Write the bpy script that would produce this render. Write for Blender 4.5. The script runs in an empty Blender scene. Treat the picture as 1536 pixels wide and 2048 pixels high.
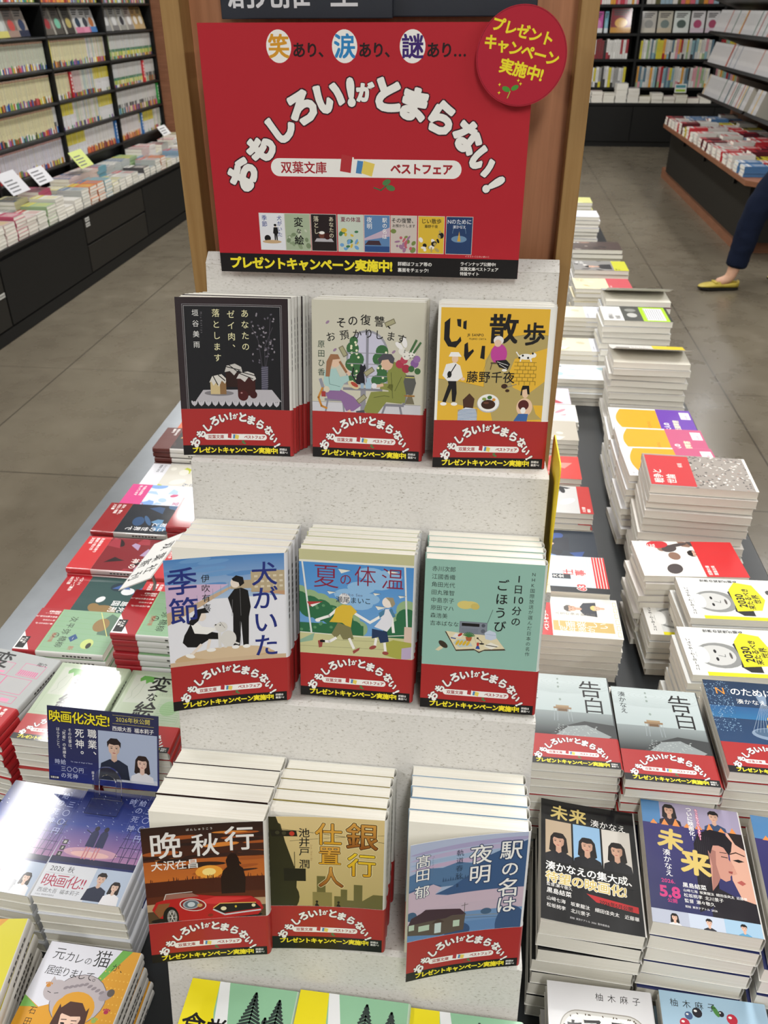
import bpy, bmesh, math, random
from mathutils import Vector, Matrix
from mathutils.geometry import tessellate_polygon
R = math.radians
S = bpy.context.scene
COL = S.collection

# ------------------------------------------------------------------ camera
cam_d = bpy.data.cameras.new('camera')
cam_d.sensor_fit = 'VERTICAL'; cam_d.sensor_height = 36.0; cam_d.lens = 36.0 * 1648 / 2048
cam_d.clip_start = 0.02; cam_d.clip_end = 60
cam = bpy.data.objects.new('camera', cam_d); COL.objects.link(cam)
MX = ((0.993762, 0.054865, -0.097095), (0.111448, -0.520802, 0.846372), (-0.004131, -0.851913, -0.523667))
m4 = Matrix.Identity(4)
for i in range(3):
    m4[i][0] = MX[i][0]; m4[i][1] = -MX[i][1]; m4[i][2] = -MX[i][2]
m4.translation = Vector((0.087703, -0.668655, 1.45))
cam.matrix_world = m4
S.camera = cam
# depth of field: the phone lens leaves the far shelves a little soft
cam_d.dof.use_dof = True; cam_d.dof.focus_distance = 0.85; cam_d.dof.aperture_fstop = 15.0

# ------------------------------------------------------------------ view, world, lights
S.view_settings.view_transform = 'Standard'; S.view_settings.look = 'None'
S.view_settings.gamma = 1.0; S.view_settings.use_curve_mapping = False
S.view_settings.exposure = 0.22
W = bpy.data.worlds.new('world'); S.world = W; W.use_nodes = True
W.node_tree.nodes['Background'].inputs[0].default_value = (0.9, 0.95, 1.0, 1)
W.node_tree.nodes['Background'].inputs[1].default_value = 0.1
CEIL = 2.85
def area(name, x, y, sx, sy, power, rz=0, col=(1, 0.985, 0.96)):
    l = bpy.data.lights.new(name, 'AREA'); l.shape = 'RECTANGLE'; l.size = sx; l.size_y = sy
    l.energy = power; l.color = col
    o = bpy.data.objects.new(name, l); COL.objects.link(o)
    o.location = (x, y, CEIL - 0.075); o.rotation_euler = (0, 0, rz)
    return o
LAMPS = [(-1.75, -1.2), (-1.75, 1.7), (-1.75, 4.6), (-1.75, 7.5), (0.45, -1.9), (0.45, 0.9), (0.45, 3.2), (0.45, 6.2), (0.45, 9.0),
         (2.6, -1.2), (2.6, 1.7), (2.6, 4.6), (2.6, 7.5)]
LPOW = 30
for (x, y) in LAMPS:
    area('ceiling_lamp_light', x, y, 0.22, 1.5, LPOW)

# ------------------------------------------------------------------ materials
def H(s):
    s = s.lstrip('#'); out = []
    for i in (0, 2, 4):
        c = int(s[i:i+2], 16) / 255
        out.append(c / 12.92 if c <= 0.04045 else ((c + 0.055) / 1.055) ** 2.4)
    return tuple(out)
def mat(name):
    m = bpy.data.materials.new(name); m.use_nodes = True
    nt = m.node_tree; b = nt.nodes['Principled BSDF']
    return m, nt, b
def nd(nt, t, **kw):
    n = nt.nodes.new(t)
    for k, v in kw.items(): setattr(n, k, v)
    return n
def ramp(nt, stops):
    r = nt.nodes.new('ShaderNodeValToRGB'); e = r.color_ramp.elements
    while len(e) > 1: e.remove(e[-1])
    e[0].position = stops[0][0]; e[0].color = (*stops[0][1], 1)
    for p, c in stops[1:]:
        x = e.new(p); x.color = (*c, 1)
    return r
def coords(nt, scale=(1, 1, 1), kind='Object'):
    tc = nt.nodes.new('ShaderNodeTexCoord'); mp = nt.nodes.new('ShaderNodeMapping')
    mp.inputs['Scale'].default_value = scale
    nt.links.new(tc.outputs[kind], mp.inputs[0]); return mp.outputs[0]
def noise(nt, vec, scale, detail=3, rough=0.5):
    n = nt.nodes.new('ShaderNodeTexNoise'); n.inputs['Scale'].default_value = scale
    n.inputs['Detail'].default_value = detail; n.inputs['Roughness'].default_value = rough
    nt.links.new(vec, n.inputs['Vector']); return n
def bump(nt, b, height, strength=0.1, dist=0.002):
    bp = nt.nodes.new('ShaderNodeBump'); bp.inputs['Strength'].default_value = strength
    bp.inputs['Distance'].default_value = dist
    nt.links.new(height, bp.inputs['Height']); nt.links.new(bp.outputs[0], b.inputs['Normal'])
MATS = {}
def print_mat(name, rough, spec=0.5, coat=0.0, wave=0.12):
    m, nt, b = mat(name)
    at = nd(nt, 'ShaderNodeAttribute', attribute_name='Col')
    n = noise(nt, coords(nt), 60, 2)
    mr = nd(nt, 'ShaderNodeMapRange'); mr.inputs['To Min'].default_value = rough - 0.05; mr.inputs['To Max'].default_value = rough + 0.06
    nt.links.new(n.outputs['Fac'], mr.inputs['Value']); nt.links.new(mr.outputs[0], b.inputs['Roughness'])
    nt.links.new(at.outputs['Color'], b.inputs['Base Color'])
    b.inputs['Specular IOR Level'].default_value = spec
    b.inputs['Coat Weight'].default_value = coat; b.inputs['Coat Roughness'].default_value = 0.07
    n2 = noise(nt, coords(nt), 18, 1); bump(nt, b, n2.outputs['Fac'], wave, 0.0015)
    MATS[name] = m
    return m
print_mat('jacket_print', 0.36, 0.32, 0.12)
print_mat('glossy_print', 0.3, 0.2, 0.75, 0.5)
print_mat('matt_print', 0.6, 0.3)
print_mat('satin_paint', 0.45, 0.45)
print_mat('cloth_print', 0.9, 0.15)
def pages_mat():
    m, nt, b = mat('page_edges')
    tc = coords(nt, (3, 3, 1500)); n = noise(nt, tc, 1.0, 2, 0.6)
    r = ramp(nt, [(0.25, H('e2decf')), (0.5, H('eeebe0')), (0.8, H('f5f3eb'))])
    nt.links.new(n.outputs['Fac'], r.inputs[0]); nt.links.new(r.outputs[0], b.inputs['Base Color'])
    b.inputs['Roughness'].default_value = 0.85
    bump(nt, b, n.outputs['Fac'], 0.25, 0.0006)
    MATS['pages'] = m
pages_mat()
def wood_mat(name, c1, c2, scale=(18, 18, 0.8), rough=0.45):
    m, nt, b = mat(name)
    v = coords(nt, scale); n = noise(nt, v, 6, 6, 0.65)
    r = ramp(nt, [(0.3, H(c1)), (0.7, H(c2))])
    nt.links.new(n.outputs['Fac'], r.inputs[0]); nt.links.new(r.outputs[0], b.inputs['Base Color'])
    b.inputs['Roughness'].default_value = rough; bump(nt, b, n.outputs['Fac'], 0.08, 0.001)
    MATS[name] = m
wood_mat('wood_panel', 'ac7450', 'c98d66')
wood_mat('wood_frame', '94703f', 'a98653')
wood_mat('wood_brown', '7f5238', '99664a', (1, 1, 10))
def speckle_board():
    m, nt, b = mat('speckled_board')
    v = coords(nt, (1, 1, 2.2)); n = noise(nt, v, 330, 2, 0.6)
    r = ramp(nt, [(0.0, H('77726a')), (0.29, H('a39e94')), (0.37, H('d0cec9')), (0.6, H('d8d6d2')), (1, H('dedcd9'))])
    nt.links.new(n.outputs['Fac'], r.inputs[0]); nt.links.new(r.outputs[0], b.inputs['Base Color'])
    b.inputs['Roughness'].default_value = 0.8
    MATS['board'] = m
speckle_board()
def plain(name, c, rough=0.5, metal=0.0, nscale=40, var=0.08, spec=0.5, bstr=0.05):
    m, nt, b = mat(name); c = H(c)
    n = noise(nt, coords(nt), nscale, 3)
    r = ramp(nt, [(0.3, tuple(x * (1 - var) for x in c)), (0.7, tuple(min(1, x * (1 + var)) for x in c))])
    nt.links.new(n.outputs['Fac'], r.inputs[0]); nt.links.new(r.outputs[0], b.inputs['Base Color'])
    b.inputs['Roughness'].default_value = rough; b.inputs['Metallic'].default_value = metal
    b.inputs['Specular IOR Level'].default_value = spec
    bump(nt, b, n.outputs['Fac'], bstr, 0.0008)
    MATS[name] = m; return m
plain('black_laminate', '121213', 0.45, spec=0.35)
plain('cabinet_black', '131312', 0.55, spec=0.3)
plain('cabinet_charcoal', '23211d', 0.55, spec=0.3)
plain('shelf_black', '0e0f0f', 0.4, spec=0.35)
plain('table_top_dark', '2b2e31', 0.3, 0.0, 9, 0.12)
plain('brushed_metal', '9ea3a8', 0.3, 0.85, 25, 0.05)
plain('white_plaster', 'd9d8d3', 0.9)
plain('ceiling_white', 'e6e6e2', 0.9)
plain('denim', '141c30', 0.95, 0, 300, 0.25, 0.2)
plain('skin', 'd9ab90', 0.55)
plain('yellow_leather', 'c4b04a', 0.45)
plain('hair_black', '17130f', 0.5)
plain('navy_sign', '252a35', 0.4)
plain('dark_sole', '14120f', 0.7)
def acrylic():
    m, nt, b = mat('clear_acrylic')
    b.inputs['Base Color'].default_value = (0.95, 0.97, 0.98, 1); b.inputs['Roughness'].default_value = 0.04
    b.inputs['Transmission Weight'].default_value = 1.0; b.inputs['IOR'].default_value = 1.3
    MATS['acrylic'] = m
acrylic()
def floor_mat():
    m, nt, b = mat('polished_concrete')
    v = coords(nt)
    n1 = noise(nt, v, 0.9, 4, 0.5); n2 = noise(nt, v, 7, 5, 0.55)
    mx = nd(nt, 'ShaderNodeMix', data_type='FLOAT'); mx.inputs[0].default_value = 0.4
    nt.links.new(n1.outputs['Fac'], mx.inputs[2]); nt.links.new(n2.outputs['Fac'], mx.inputs[3])
    r = ramp(nt, [(0.2, H('5c5548')), (0.42, H('696153')), (0.58, H('736b5c')), (0.8, H('898071'))])
    nt.links.new(mx.outputs[0], r.inputs[0])
    sep = nd(nt, 'ShaderNodeSeparateXYZ'); nt.links.new(v, sep.inputs[0])
    def line(axis, pos, period, width):
        a = nd(nt, 'ShaderNodeMath', operation='SUBTRACT'); a.inputs[1].default_value = pos
        nt.links.new(sep.outputs[axis], a.inputs[0])
        p = nd(nt, 'ShaderNodeMath', operation='PINGPONG'); p.inputs[1].default_value = period / 2
        nt.links.new(a.outputs[0], p.inputs[0])
        l = nd(nt, 'ShaderNodeMath', operation='LESS_THAN'); l.inputs[1].default_value = width
        nt.links.new(p.outputs[0], l.inputs[0]); return l.outputs[0]
    lx = line(0, 1.19, 3.0, 0.0035); ly = line(1, 1.81, 3.0, 0.0035); ly2 = line(1, 2.8, 3.0, 0.0018)
    ad = nd(nt, 'ShaderNodeMath', operation='MAXIMUM'); nt.links.new(lx, ad.inputs[0]); nt.links.new(ly, ad.inputs[1])
    ad2 = nd(nt, 'ShaderNodeMath', operation='MAXIMUM'); nt.links.new(ad.outputs[0], ad2.inputs[0]); nt.links.new(ly2, ad2.inputs[1])
    mc = nd(nt, 'ShaderNodeMix', data_type='RGBA'); nt.links.new(ad2.outputs[0], mc.inputs[0])
    nt.links.new(r.outputs[0], mc.inputs[6]); mc.inputs[7].default_value = (*H('4a443a'), 1)
    nt.links.new(mc.outputs[2], b.inputs['Base Color'])
    rr = nd(nt, 'ShaderNodeMapRange'); rr.inputs['To Min'].default_value = 0.16; rr.inputs['To Max'].default_value = 0.42
    nt.links.new(n2.outputs['Fac'], rr.inputs['Value']); nt.links.new(rr.outputs[0], b.inputs['Roughness'])
    b.inputs['Specular IOR Level'].default_value = 0.5
    n3 = noise(nt, v, 5, 3); bump(nt, b, n3.outputs['Fac'], 0.12, 0.01)
    MATS['floor'] = m
floor_mat()
def white_label():
    m, nt, b = mat('fixture_white'); b.inputs['Base Color'].default_value = (0.8, 0.8, 0.8, 1); b.inputs['Roughness'].default_value = 0.5
    MATS['fixture'] = m
white_label()

# ------------------------------------------------------------------ mesh tools
MI = {}
class MB:
    """collects coloured faces; build() makes one mesh"""
    def __init__(s): s.V = []; s.F = []; s.C = []; s.M = []; s.mats = []
    def mi(s, m):
        if m not in s.mats: s.mats.append(m)
        return s.mats.index(m)
    def face(s, pts, col=(1, 1, 1), m='jacket_print'):
        b = len(s.V); s.V.extend(pts); s.F.append(tuple(range(b, b + len(pts))))
        if col and isinstance(col[0], (tuple, list)): s.C.extend(col)
        else: s.C.extend([col] * len(pts))
        s.M.append(s.mi(m))
    def box(s, x0, y0, z0, x1, y1, z1, col=(1, 1, 1), m='jacket_print', skip=''):
        P = [(x0,y0,z0),(x1,y0,z0),(x1,y1,z0),(x0,y1,z0),(x0,y0,z1),(x1,y0,z1),(x1,y1,z1),(x0,y1,z1)]
        for k, f in (('b',(3,2,1,0)),('t',(4,5,6,7)),('f',(0,1,5,4)),('k',(2,3,7,6)),('l',(3,0,4,7)),('r',(1,2,6,5))):
            if k not in skip: s.face([P[i] for i in f], col, m)
    def prism(s, prof, a, b, axis='x', col=(1,1,1), m='jacket_print'):
        """closed 2D profile swept from a to b along axis; profile axes are the other two in order"""
        def P(q, t):
            if axis == 'x': return (t, q[0], q[1])
            if axis == 'y': return (q[0], t, q[1])
            return (q[0], q[1], t)
        n = len(prof)
        for i in range(n):
            j = (i + 1) % n
            s.face([P(prof[i], a), P(prof[j], a), P(prof[j], b), P(prof[i], b)], col, m)
        tris = tessellate_polygon([[Vector((q[0], q[1], 0)) for q in prof]])
        for t in tris:
            s.face([P(prof[i], a) for i in t], col, m); s.face([P(prof[i], b) for i in t], col, m)
    def tube(s, pts, r, n=10, col=(1,1,1), m='jacket_print', cap=True):
        pts = [Vector(p) for p in pts]; rings = []
        rs = r if isinstance(r, (list, tuple)) else [r] * len(pts)
        for i, p in enumerate(pts):
            d = (pts[min(i+1, len(pts)-1)] - pts[max(i-1, 0)]).normalized()
            u = d.orthogonal().normalized() if i == 0 else (rings[-1][1] - d * rings[-1][1].dot(d)).normalized()
            v = d.cross(u)
            rings.append(([tuple(p + (u * math.cos(2*math.pi*k/n) + v * math.sin(2*math.pi*k/n)) * rs[i]) for k in range(n)], u))
        for i in range(len(pts) - 1):
            a, b = rings[i][0], rings[i+1][0]
            for k in range(n):
                s.face([a[k], a[(k+1) % n], b[(k+1) % n], b[k]], col, m)
        if cap: s.face(rings[0][0][::-1], col, m); s.face(rings[-1][0], col, m)
    def add(s, me_b, mtx):
        b = len(s.V); s.V.extend([tuple(mtx @ Vector(v)) for v in me_b.V])
        mp = [s.mi(x) for x in me_b.mats]
        s.F.extend([tuple(i + b for i in f) for f in me_b.F]); s.C.extend(me_b.C); s.M.extend([mp[i] for i in me_b.M])
    def mesh(s, name):
        me = bpy.data.meshes.new(name); me.from_pydata(s.V, [], s.F)
        for m in s.mats: me.materials.append(MATS[m])
        me.polygons.foreach_set('material_index', s.M)
        ca = me.color_attributes.new('Col', 'FLOAT_COLOR', 'POINT')
        buf = []
        for c in s.C: buf.extend((c[0], c[1], c[2], 1.0))
        ca.data.foreach_set('color', buf)
        me.update(); return me
def fix_normals(me, merge=1e-5):
    bm = bmesh.new(); bm.from_mesh(me)
    bmesh.ops.remove_doubles(bm, verts=bm.verts, dist=merge)
    bmesh.ops.recalc_face_normals(bm, faces=bm.faces); bm.to_mesh(me); bm.free(); return me
def link(name, me, parent=None, mtx=None, loc=None):
    o = bpy.data.objects.new(name, me); COL.objects.link(o)
    if parent: o.parent = parent
    if mtx is not None: o.matrix_basis = mtx
    if loc is not None: o.location = loc
    return o
def tag(o, label, cat, group=None, kind=None):
    if label: o['label'] = label
    if cat: o['category'] = cat
    if group: o['group'] = group
    if kind: o['kind'] = kind
    return o
def thing(name, label, cat, mtx=None, group=None, loc=None, rz=0):
    o = bpy.data.objects.new(name, None); COL.objects.link(o); o.empty_display_size = 0.02
    if mtx is not None: o.matrix_basis = mtx
    if loc is not None: o.location = loc; o.rotation_euler = (0, 0, rz)
    return tag(o, label, cat, group)
def struct(name, mb, mtx=None):
    o = link(name, fix_normals(mb.mesh(name)), None, mtx); o['kind'] = 'structure'; return o
def solid(name, mb, parent=None, mtx=None, bevel=0.0, loc=None):
    me = fix_normals(mb.mesh(name)); o = link(name, me, parent, mtx, loc)
    if bevel:
        b = o.modifiers.new('bevel', 'BEVEL'); b.width = bevel; b.segments = 2; b.limit_method = 'ANGLE'
    return o

# ------------------------------------------------------------------ printed artwork
GL = {}
def glyph(ch, b):
    k = (ch, b)
    if k not in GL:
        c = bpy.data.curves.new('g', 'FONT'); c.body = ch; c.size = 1; c.resolution_u = 3; c.offset = b
        o = bpy.data.objects.new('g', c); COL.objects.link(o)
        bpy.context.view_layer.update()
        me = bpy.data.meshes.new_from_object(o.evaluated_get(bpy.context.evaluated_depsgraph_get()))
        me.calc_loop_triangles()
        vs = [(v.co.x, v.co.y) for v in me.vertices]; ts = [tuple(t.vertices) for t in me.loop_triangles]
        out = []
        for t in ts:
            p = [vs[i] for i in t]
            ar = (p[1][0]-p[0][0])*(p[2][1]-p[0][1])-(p[2][0]-p[0][0])*(p[1][1]-p[0][1])
            if abs(ar) < 1e-9: continue
            out.append(p if ar > 0 else p[::-1])
        xs = [v[0] for v in vs] or [0, 0.5]
        GL[k] = (out, min(xs), max(xs))
        bpy.data.objects.remove(o); bpy.data.curves.remove(c); bpy.data.meshes.remove(me)
    return GL[k]
def glyph_copies(ch, b):
    """(offset glyph key, list of shifts): thick strokes made of shifted overprints where outlines are dense"""
    kanji = ord(ch) >= 0x4e00
    if b <= 0: return glyph(ch, b if not kanji else max(b, -0.006)), [(0, 0)]
    if not kanji and b <= 0.05: return glyph(ch, b), [(0, 0)]
    base = 0.0 if kanji else 0.03
    q = b - base; d = q*0.72
    if b <= 0.03: return glyph(ch, base), [(d, d), (-d, d), (d, -d), (-d, -d)]
    return glyph(ch, base), [(d, d), (-d, d), (d, -d), (-d, -d), (q, 0), (-q, 0), (0, q), (0, -q), (0, 0)]
def is_wide(ch): return ord(ch) > 0x2000
def clip_half(poly, ax, lim, keep_less):
    out = []; n = len(poly)
    for i in range(n):
        a, b = poly[i], poly[(i+1) % n]
        ia = (a[ax] <= lim) if keep_less else (a[ax] >= lim); ib = (b[ax] <= lim) if keep_less else (b[ax] >= lim)
        if ia: out.append(a)
        if ia != ib:
            t = (lim - a[ax]) / (b[ax] - a[ax]); out.append(tuple(a[k] + (b[k]-a[k])*t for k in range(5)))
    return out
class Art:
    """flat printed shapes in millimetres; every call prints over the last"""
    def __init__(s, w, h, y0=0): s.w = w; s.h = h; s.y0 = y0; s.P = []; s.L = 0
    def _n(s): s.L += 1; return s.L
    def poly(s, pts, col, cols=None, hold=False):
        L = s.L if hold else s._n()
        tr = tessellate_polygon([[Vector((p[0], p[1], 0)) for p in pts]])
        for t in tr:
            q = [pts[i] for i in t]; c = [cols[i] for i in t] if cols else [col]*3
            ar = (q[1][0]-q[0][0])*(q[2][1]-q[0][1])-(q[2][0]-q[0][0])*(q[1][1]-q[0][1])
            pv = [(q[i][0], q[i][1], *c[i]) for i in range(3)]
            s.P.append((L, pv if ar > 0 else pv[::-1], 0))
    def rect(s, x0, y0, x1, y1, col, top=None, hold=False):
        s.poly([(x0,y0),(x1,y0),(x1,y1),(x0,y1)], col, [col,col,top,top] if top else None, hold)
    def ell(s, cx, cy, rx, ry, col, n=22, rot=0, a0=0, a1=360, hold=False):
        r = R(rot); pts = []
        full = a1 - a0 >= 360
        for i in range(n if full else n + 1):
            t = R(a0 + (a1-a0)*i/n); x, y = rx*math.cos(t), ry*math.sin(t)
            pts.append((cx + x*math.cos(r) - y*math.sin(r), cy + x*math.sin(r) + y*math.cos(r)))
        s.poly(pts, col, hold=hold)
    def line(s, pts, wd, col, close=False):
        L = s._n(); pts = list(pts) + ([pts[0]] if close else [])
        for a, b in zip(pts, pts[1:]):
            dx, dy = b[0]-a[0], b[1]-a[1]; l = math.hypot(dx, dy) or 1; nx, ny = -dy/l*wd/2, dx/l*wd/2
            ex, ey = dx/l*wd/3, dy/l*wd/3
            s.poly([(a[0]+nx-ex,a[1]+ny-ey),(a[0]-nx-ex,a[1]-ny-ey),(b[0]-nx+ex,b[1]-ny+ey),(b[0]+nx+ex,b[1]+ny+ey)], col, hold=True)
    def ring(s, cx, cy, rx, ry, wd, col, n=24, a0=0, a1=360):
        s.line([(cx+rx*math.cos(R(a0+(a1-a0)*i/n)), cy+ry*math.sin(R(a0+(a1-a0)*i/n))) for i in range(n+1)], wd, col)
    def ch(s, c, cx, cy, size, col, b=0.0, rot=0, sx=1, sy=1, L=None, grad=None, dx=None):
        (tr, mn, mx), shifts = glyph_copies(c, b); r = R(rot); L = L or s._n()
        ox = 0.5 if is_wide(c) else (mn+mx)/2
        for ci, p in [(ci, [(x+s_[0], y+s_[1]) for x, y in t_]) for ci, s_ in enumerate(shifts) for t_ in tr]:
            q = []
            for (x, y) in p:
                X = (x-ox)*size*sx; Y = (y-0.37)*size*sy
                cc = col
                if grad: t = min(1, max(0, y+0.1)); cc = tuple(col[k]+(grad[k]-col[k])*t for k in range(3))
                q.append((cx+X*math.cos(r)-Y*math.sin(r), cy+X*math.sin(r)+Y*math.cos(r), *cc))
            s.P.append((L, q, ci))
    def t(s, txt, x, y, size, col, b=0.0, rot=0, ls=1.0, out=None, sx=1, sy=1, grad=None, center=False):
        adv = []; pen = 0
        for c in txt:
            if c == ' ': w_ = 0.5
            elif is_wide(c): w_ = ls
            else:
                g = glyph(c, 0); w_ = (g[2]-g[1]) + 0.1*ls
            adv.append((c, pen + w_/2)); pen += w_
        k = size*sx; off = -pen/2 if center else 0
        ca, sa = math.cos(R(rot)), math.sin(R(rot))
        for lay in ((out, b) if out else (None, b)),:
            if out:
                L = s._n()
                for c, p in adv:
                    if c != ' ': s.ch(c, x+(p+off)*k*ca, y+(p+off)*k*sa, size, out[1], b+out[0], rot, sx, sy, L)
            L = s._n()
            for c, p in adv:
                if c != ' ': s.ch(c, x+(p+off)*k*ca, y+(p+off)*k*sa, size, col, b, rot, sx, sy, L, grad)
    def v(s, txt, x, y, size, col, b=0.0, ls=1.05, out=None, rot=0, grad=None, sx=1, sy=1):
        items = []; yy = y
        for c in txt:
            if c == ' ': yy -= size*0.5*ls; continue
            rr, dx, dy = rot, 0, 0
            if c in 'ー（）「」…': rr = rot-90
            if c in '、。': dx, dy = size*0.55, size*0.5
            items.append((c, x+dx, yy+dy, rr)); yy -= size*ls
        if out:
            L = s._n()
            for c, X, Y, rr in items: s.ch(c, X, Y, size, out[1], b+out[0], rr, sx, sy, L)
        L = s._n()
        for c, X, Y, rr in items: s.ch(c, X, Y, size, col, b, rr, sx, sy, L, grad)
    def emit(s, mb, fn, e0, xs=None, m='jacket_print', dz=1.3e-5):
        """fn(x_mm, y_mm, e) -> 3D point; xs: cut lines for curved sheets"""
        grp = {}
        for L, pv, ci in s.P:
            g = grp.setdefault(L, [1e9, 1e9, -1e9, -1e9])
            for p in pv: g[0] = min(g[0], p[0]); g[1] = min(g[1], p[1]); g[2] = max(g[2], p[0]); g[3] = max(g[3], p[1])
        lev = {}; done = []
        for L in sorted(grp):
            g = grp[L]; k = 1
            for h, l in done:
                if l >= k and g[0] < h[2] and h[0] < g[2] and g[1] < h[3] and h[1] < g[3]: k = l + 1
            lev[L] = k; done.append((g, k))
        for L, pv, ci in s.P:
            e = e0 + lev[L]*dz + ci*1.3e-6
            inside = all(0 <= p[0] <= s.w and s.y0 <= p[1] <= s.h for p in pv)
            if not inside:
                for ax, lim, kl in ((0, 0, False), (0, s.w, True), (1, s.y0, False), (1, s.h, True)):
                    pv = clip_half(pv, ax, lim, kl)
                    if len(pv) < 3: break
                if len(pv) < 3: continue
            parts = [pv]
            if xs:
                a, b = min(p[0] for p in pv), max(p[0] for p in pv)
                for c in xs:
                    if a < c < b:
                        nx = []
                        for q in parts:
                            l, r_ = clip_half(q, 0, c, True), clip_half(q, 0, c, False)
                            if len(l) > 2: nx.append(l)
                            if len(r_) > 2: nx.append(r_)
                        parts = nx
            for q in parts:
                mb.face([fn(p[0], p[1], e) for p in q], [p[2:5] for p in q], m)
WH = H('f2f1ee'); BK = H('141214'); RED = H('b0252b'); YEL = H('f4e431')
# ------------------------------------------------------------------ shared fair lettering
ARC = [('お',213,668,62,118),('も',288,562,50,112),('し',366,482,38,112),('ろ',456,405,27,122),('い',562,368,12,118),('!',650,345,4,118),('が',706,350,0,66),
       ('と',795,358,-3,122),('ま',897,392,-14,118),('ら',1006,442,-27,118),('な',1106,512,-40,112),('い',1165,605,-52,104),('!',1212,690,-60,112)]
def arc_title(a, fn, k, outline, g=1.06, w0=0.072):
    """fn maps the layout units of ARC to print millimetres"""
    for ow, col in ((w0+0.043, outline), (w0, WH)):
        L = a._n()
        for c, px, py, rot, sz in ARC:
            x, y = fn(px, py); a.ch(c, x, y, sz*k*g, col, ow, rot, L=L)
def pill(a, fn, k, red):
    p = fn
    (x0, y1), (x1, y0) = p(325, 600), p(1083, 672)
    r = (y1-y0)/2
    a.ell(x0+r, (y0+y1)/2, r, r, WH); a.ell(x1-r, (y0+y1)/2, r, r, WH); a.rect(x0+r, y0, x1-r, y1, WH)
    a.t('双葉文庫', *p(366, 636), 49*k, red, 0.022); a.t('ベストフェア', *p(806, 636), 43.5*k, red, 0.04, ls=0.98)
    # small books and a sprout printed at the middle of the pill
    def q(pts, c): a.poly([p(*t) for t in pts], c)
    q([(612,582),(655,590),(648,655),(605,648)], H('b5343a')); q([(655,592),(661,594),(655,655),(648,655)], WH)
    q([(675,605),(698,608),(692,658),(668,655)], H('4c86bd')); q([(700,606),(744,618),(732,668),(690,655)], H('e8cf62'))
    a.line([p(740,712), p(768,722), p(790,702)], 5*k, H('3f6b45')); a.ell(*p(790,690), 18*k, 11*k, H('4f7f4c'), rot=25); a.ell(*p(806,712), 19*k, 11*k, H('4f7f4c'), rot=-15)
def band_fair(a, w=105, extra=0):
    # printed red belly band: lower strip black with the campaign line
    g = w/105
    a.rect(0, 0, w, 9.6+extra, BK)
    arc_title(a, lambda x, y: (-5.3*g + x*.0805*g, extra + 66.0 - y*.0805), .0805*g, H('3a1a30'), 1.0, 0.054)
    pill(a, lambda x, y: (-5.3*g + x*.0805*g, extra + 69.0 - y*.0805), .0805*g, H('a3272c'))
    a.t('プレゼントキャンペーン実施中!', 8.4*g, 4.7+extra, 6.1*g, YEL, 0.045, ls=0.97)
    a.t('詳細は', 94.2*g, 6.4+extra, 2.5, WH, 0.02); a.t('裏面へ!', 94.2*g, 3.4+extra, 2.5, WH, 0.02)
# ------------------------------------------------------------------ covers
def fig(a, x, y, s, hair, top, legs, skin=H('ecd3c0'), face=1):
    """small standing figure, s = height"""
    a.poly([(x-s*.1,y+s*.42),(x-s*.09,y),(x-s*.02,y),(x,y+s*.35),(x+s*.03,y),(x+s*.1,y),(x+s*.1,y+s*.42)], legs)
    a.poly([(x-s*.12,y+s*.8),(x-s*.17,y+s*.45),(x-s*.1,y+s*.4),(x+s*.1,y+s*.4),(x+s*.17,y+s*.45),(x+s*.12,y+s*.8)], top)
    a.ell(x, y+s*.9, s*.07, s*.09, skin); a.ell(x-face*s*.015, y+s*.93, s*.085, s*.075, hair)
def portrait(a, x, y, s, hair, cloth, longh=True, skin=H('d8b09a'), look=0):
    """head and shoulders, s = head height; y = chin"""
    if longh: a.poly([(x-s*.52,y+s*.75),(x-s*.62,y-s*.25),(x-s*.3,y-s*.5),(x+s*.3,y-s*.5),(x+s*.62,y-s*.25),(x+s*.52,y+s*.75),(x+s*.3,y+s*1.08),(x-s*.3,y+s*1.08)], hair)
    a.poly([(x-s*1.0,y-s*1.6),(x-s*.85,y-s*.55),(x-s*.3,y-s*.25),(x+s*.3,y-s*.25),(x+s*.85,y-s*.55),(x+s*1.0,y-s*1.6)], cloth)
    a.poly([(x-s*.17,y+s*.2),(x-s*.18,y-s*.3),(x,y-s*.42),(x+s*.18,y-s*.3),(x+s*.17,y+s*.2)], tuple(c*.93 for c in skin))
    a.poly([(x-s*.37,y+s*.62),(x-s*.33,y+s*.25),(x-s*.12,y+s*.01),(x+s*.12,y+s*.01),(x+s*.33,y+s*.25),(x+s*.37,y+s*.62),(x+s*.2,y+s*.95),(x-s*.2,y+s*.95)], skin)
    a.poly([(x+s*.37,y+s*.62),(x+s*.33,y+s*.25),(x+s*.12,y+s*.01),(x+s*.16,y+s*.3),(x+s*.25,y+s*.7)], tuple(c*.86 for c in skin))
    for d in (-1, 1):
        ex = x + d*s*.16 + look*s*.05
        a.ell(ex, y+s*.47, s*.07, s*.028, BK); a.line([(ex-s*.08,y+s*.57),(ex+s*.08,y+s*.585)], s*.025, hair)
    a.line([(x+look*s*.07,y+s*.42),(x+s*.04+look*s*.07,y+s*.29),(x-s*.02+look*s*.05,y+s*.28)], s*.02, H('b98a76'))
    a.ell(x+look*s*.04, y+s*.17, s*.1, s*.03, H('b0605c'))
    a.poly([(x-s*.42,y+s*.5),(x-s*.44,y+s*.85),(x-s*.2,y+s*1.1),(x+s*.2,y+s*1.1),(x+s*.44,y+s*.85),(x+s*.42,y+s*.5),(x+s*.3,y+s*.72),(x,y+s*.68),(x-s*.3,y+s*.74)], hair)
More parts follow.
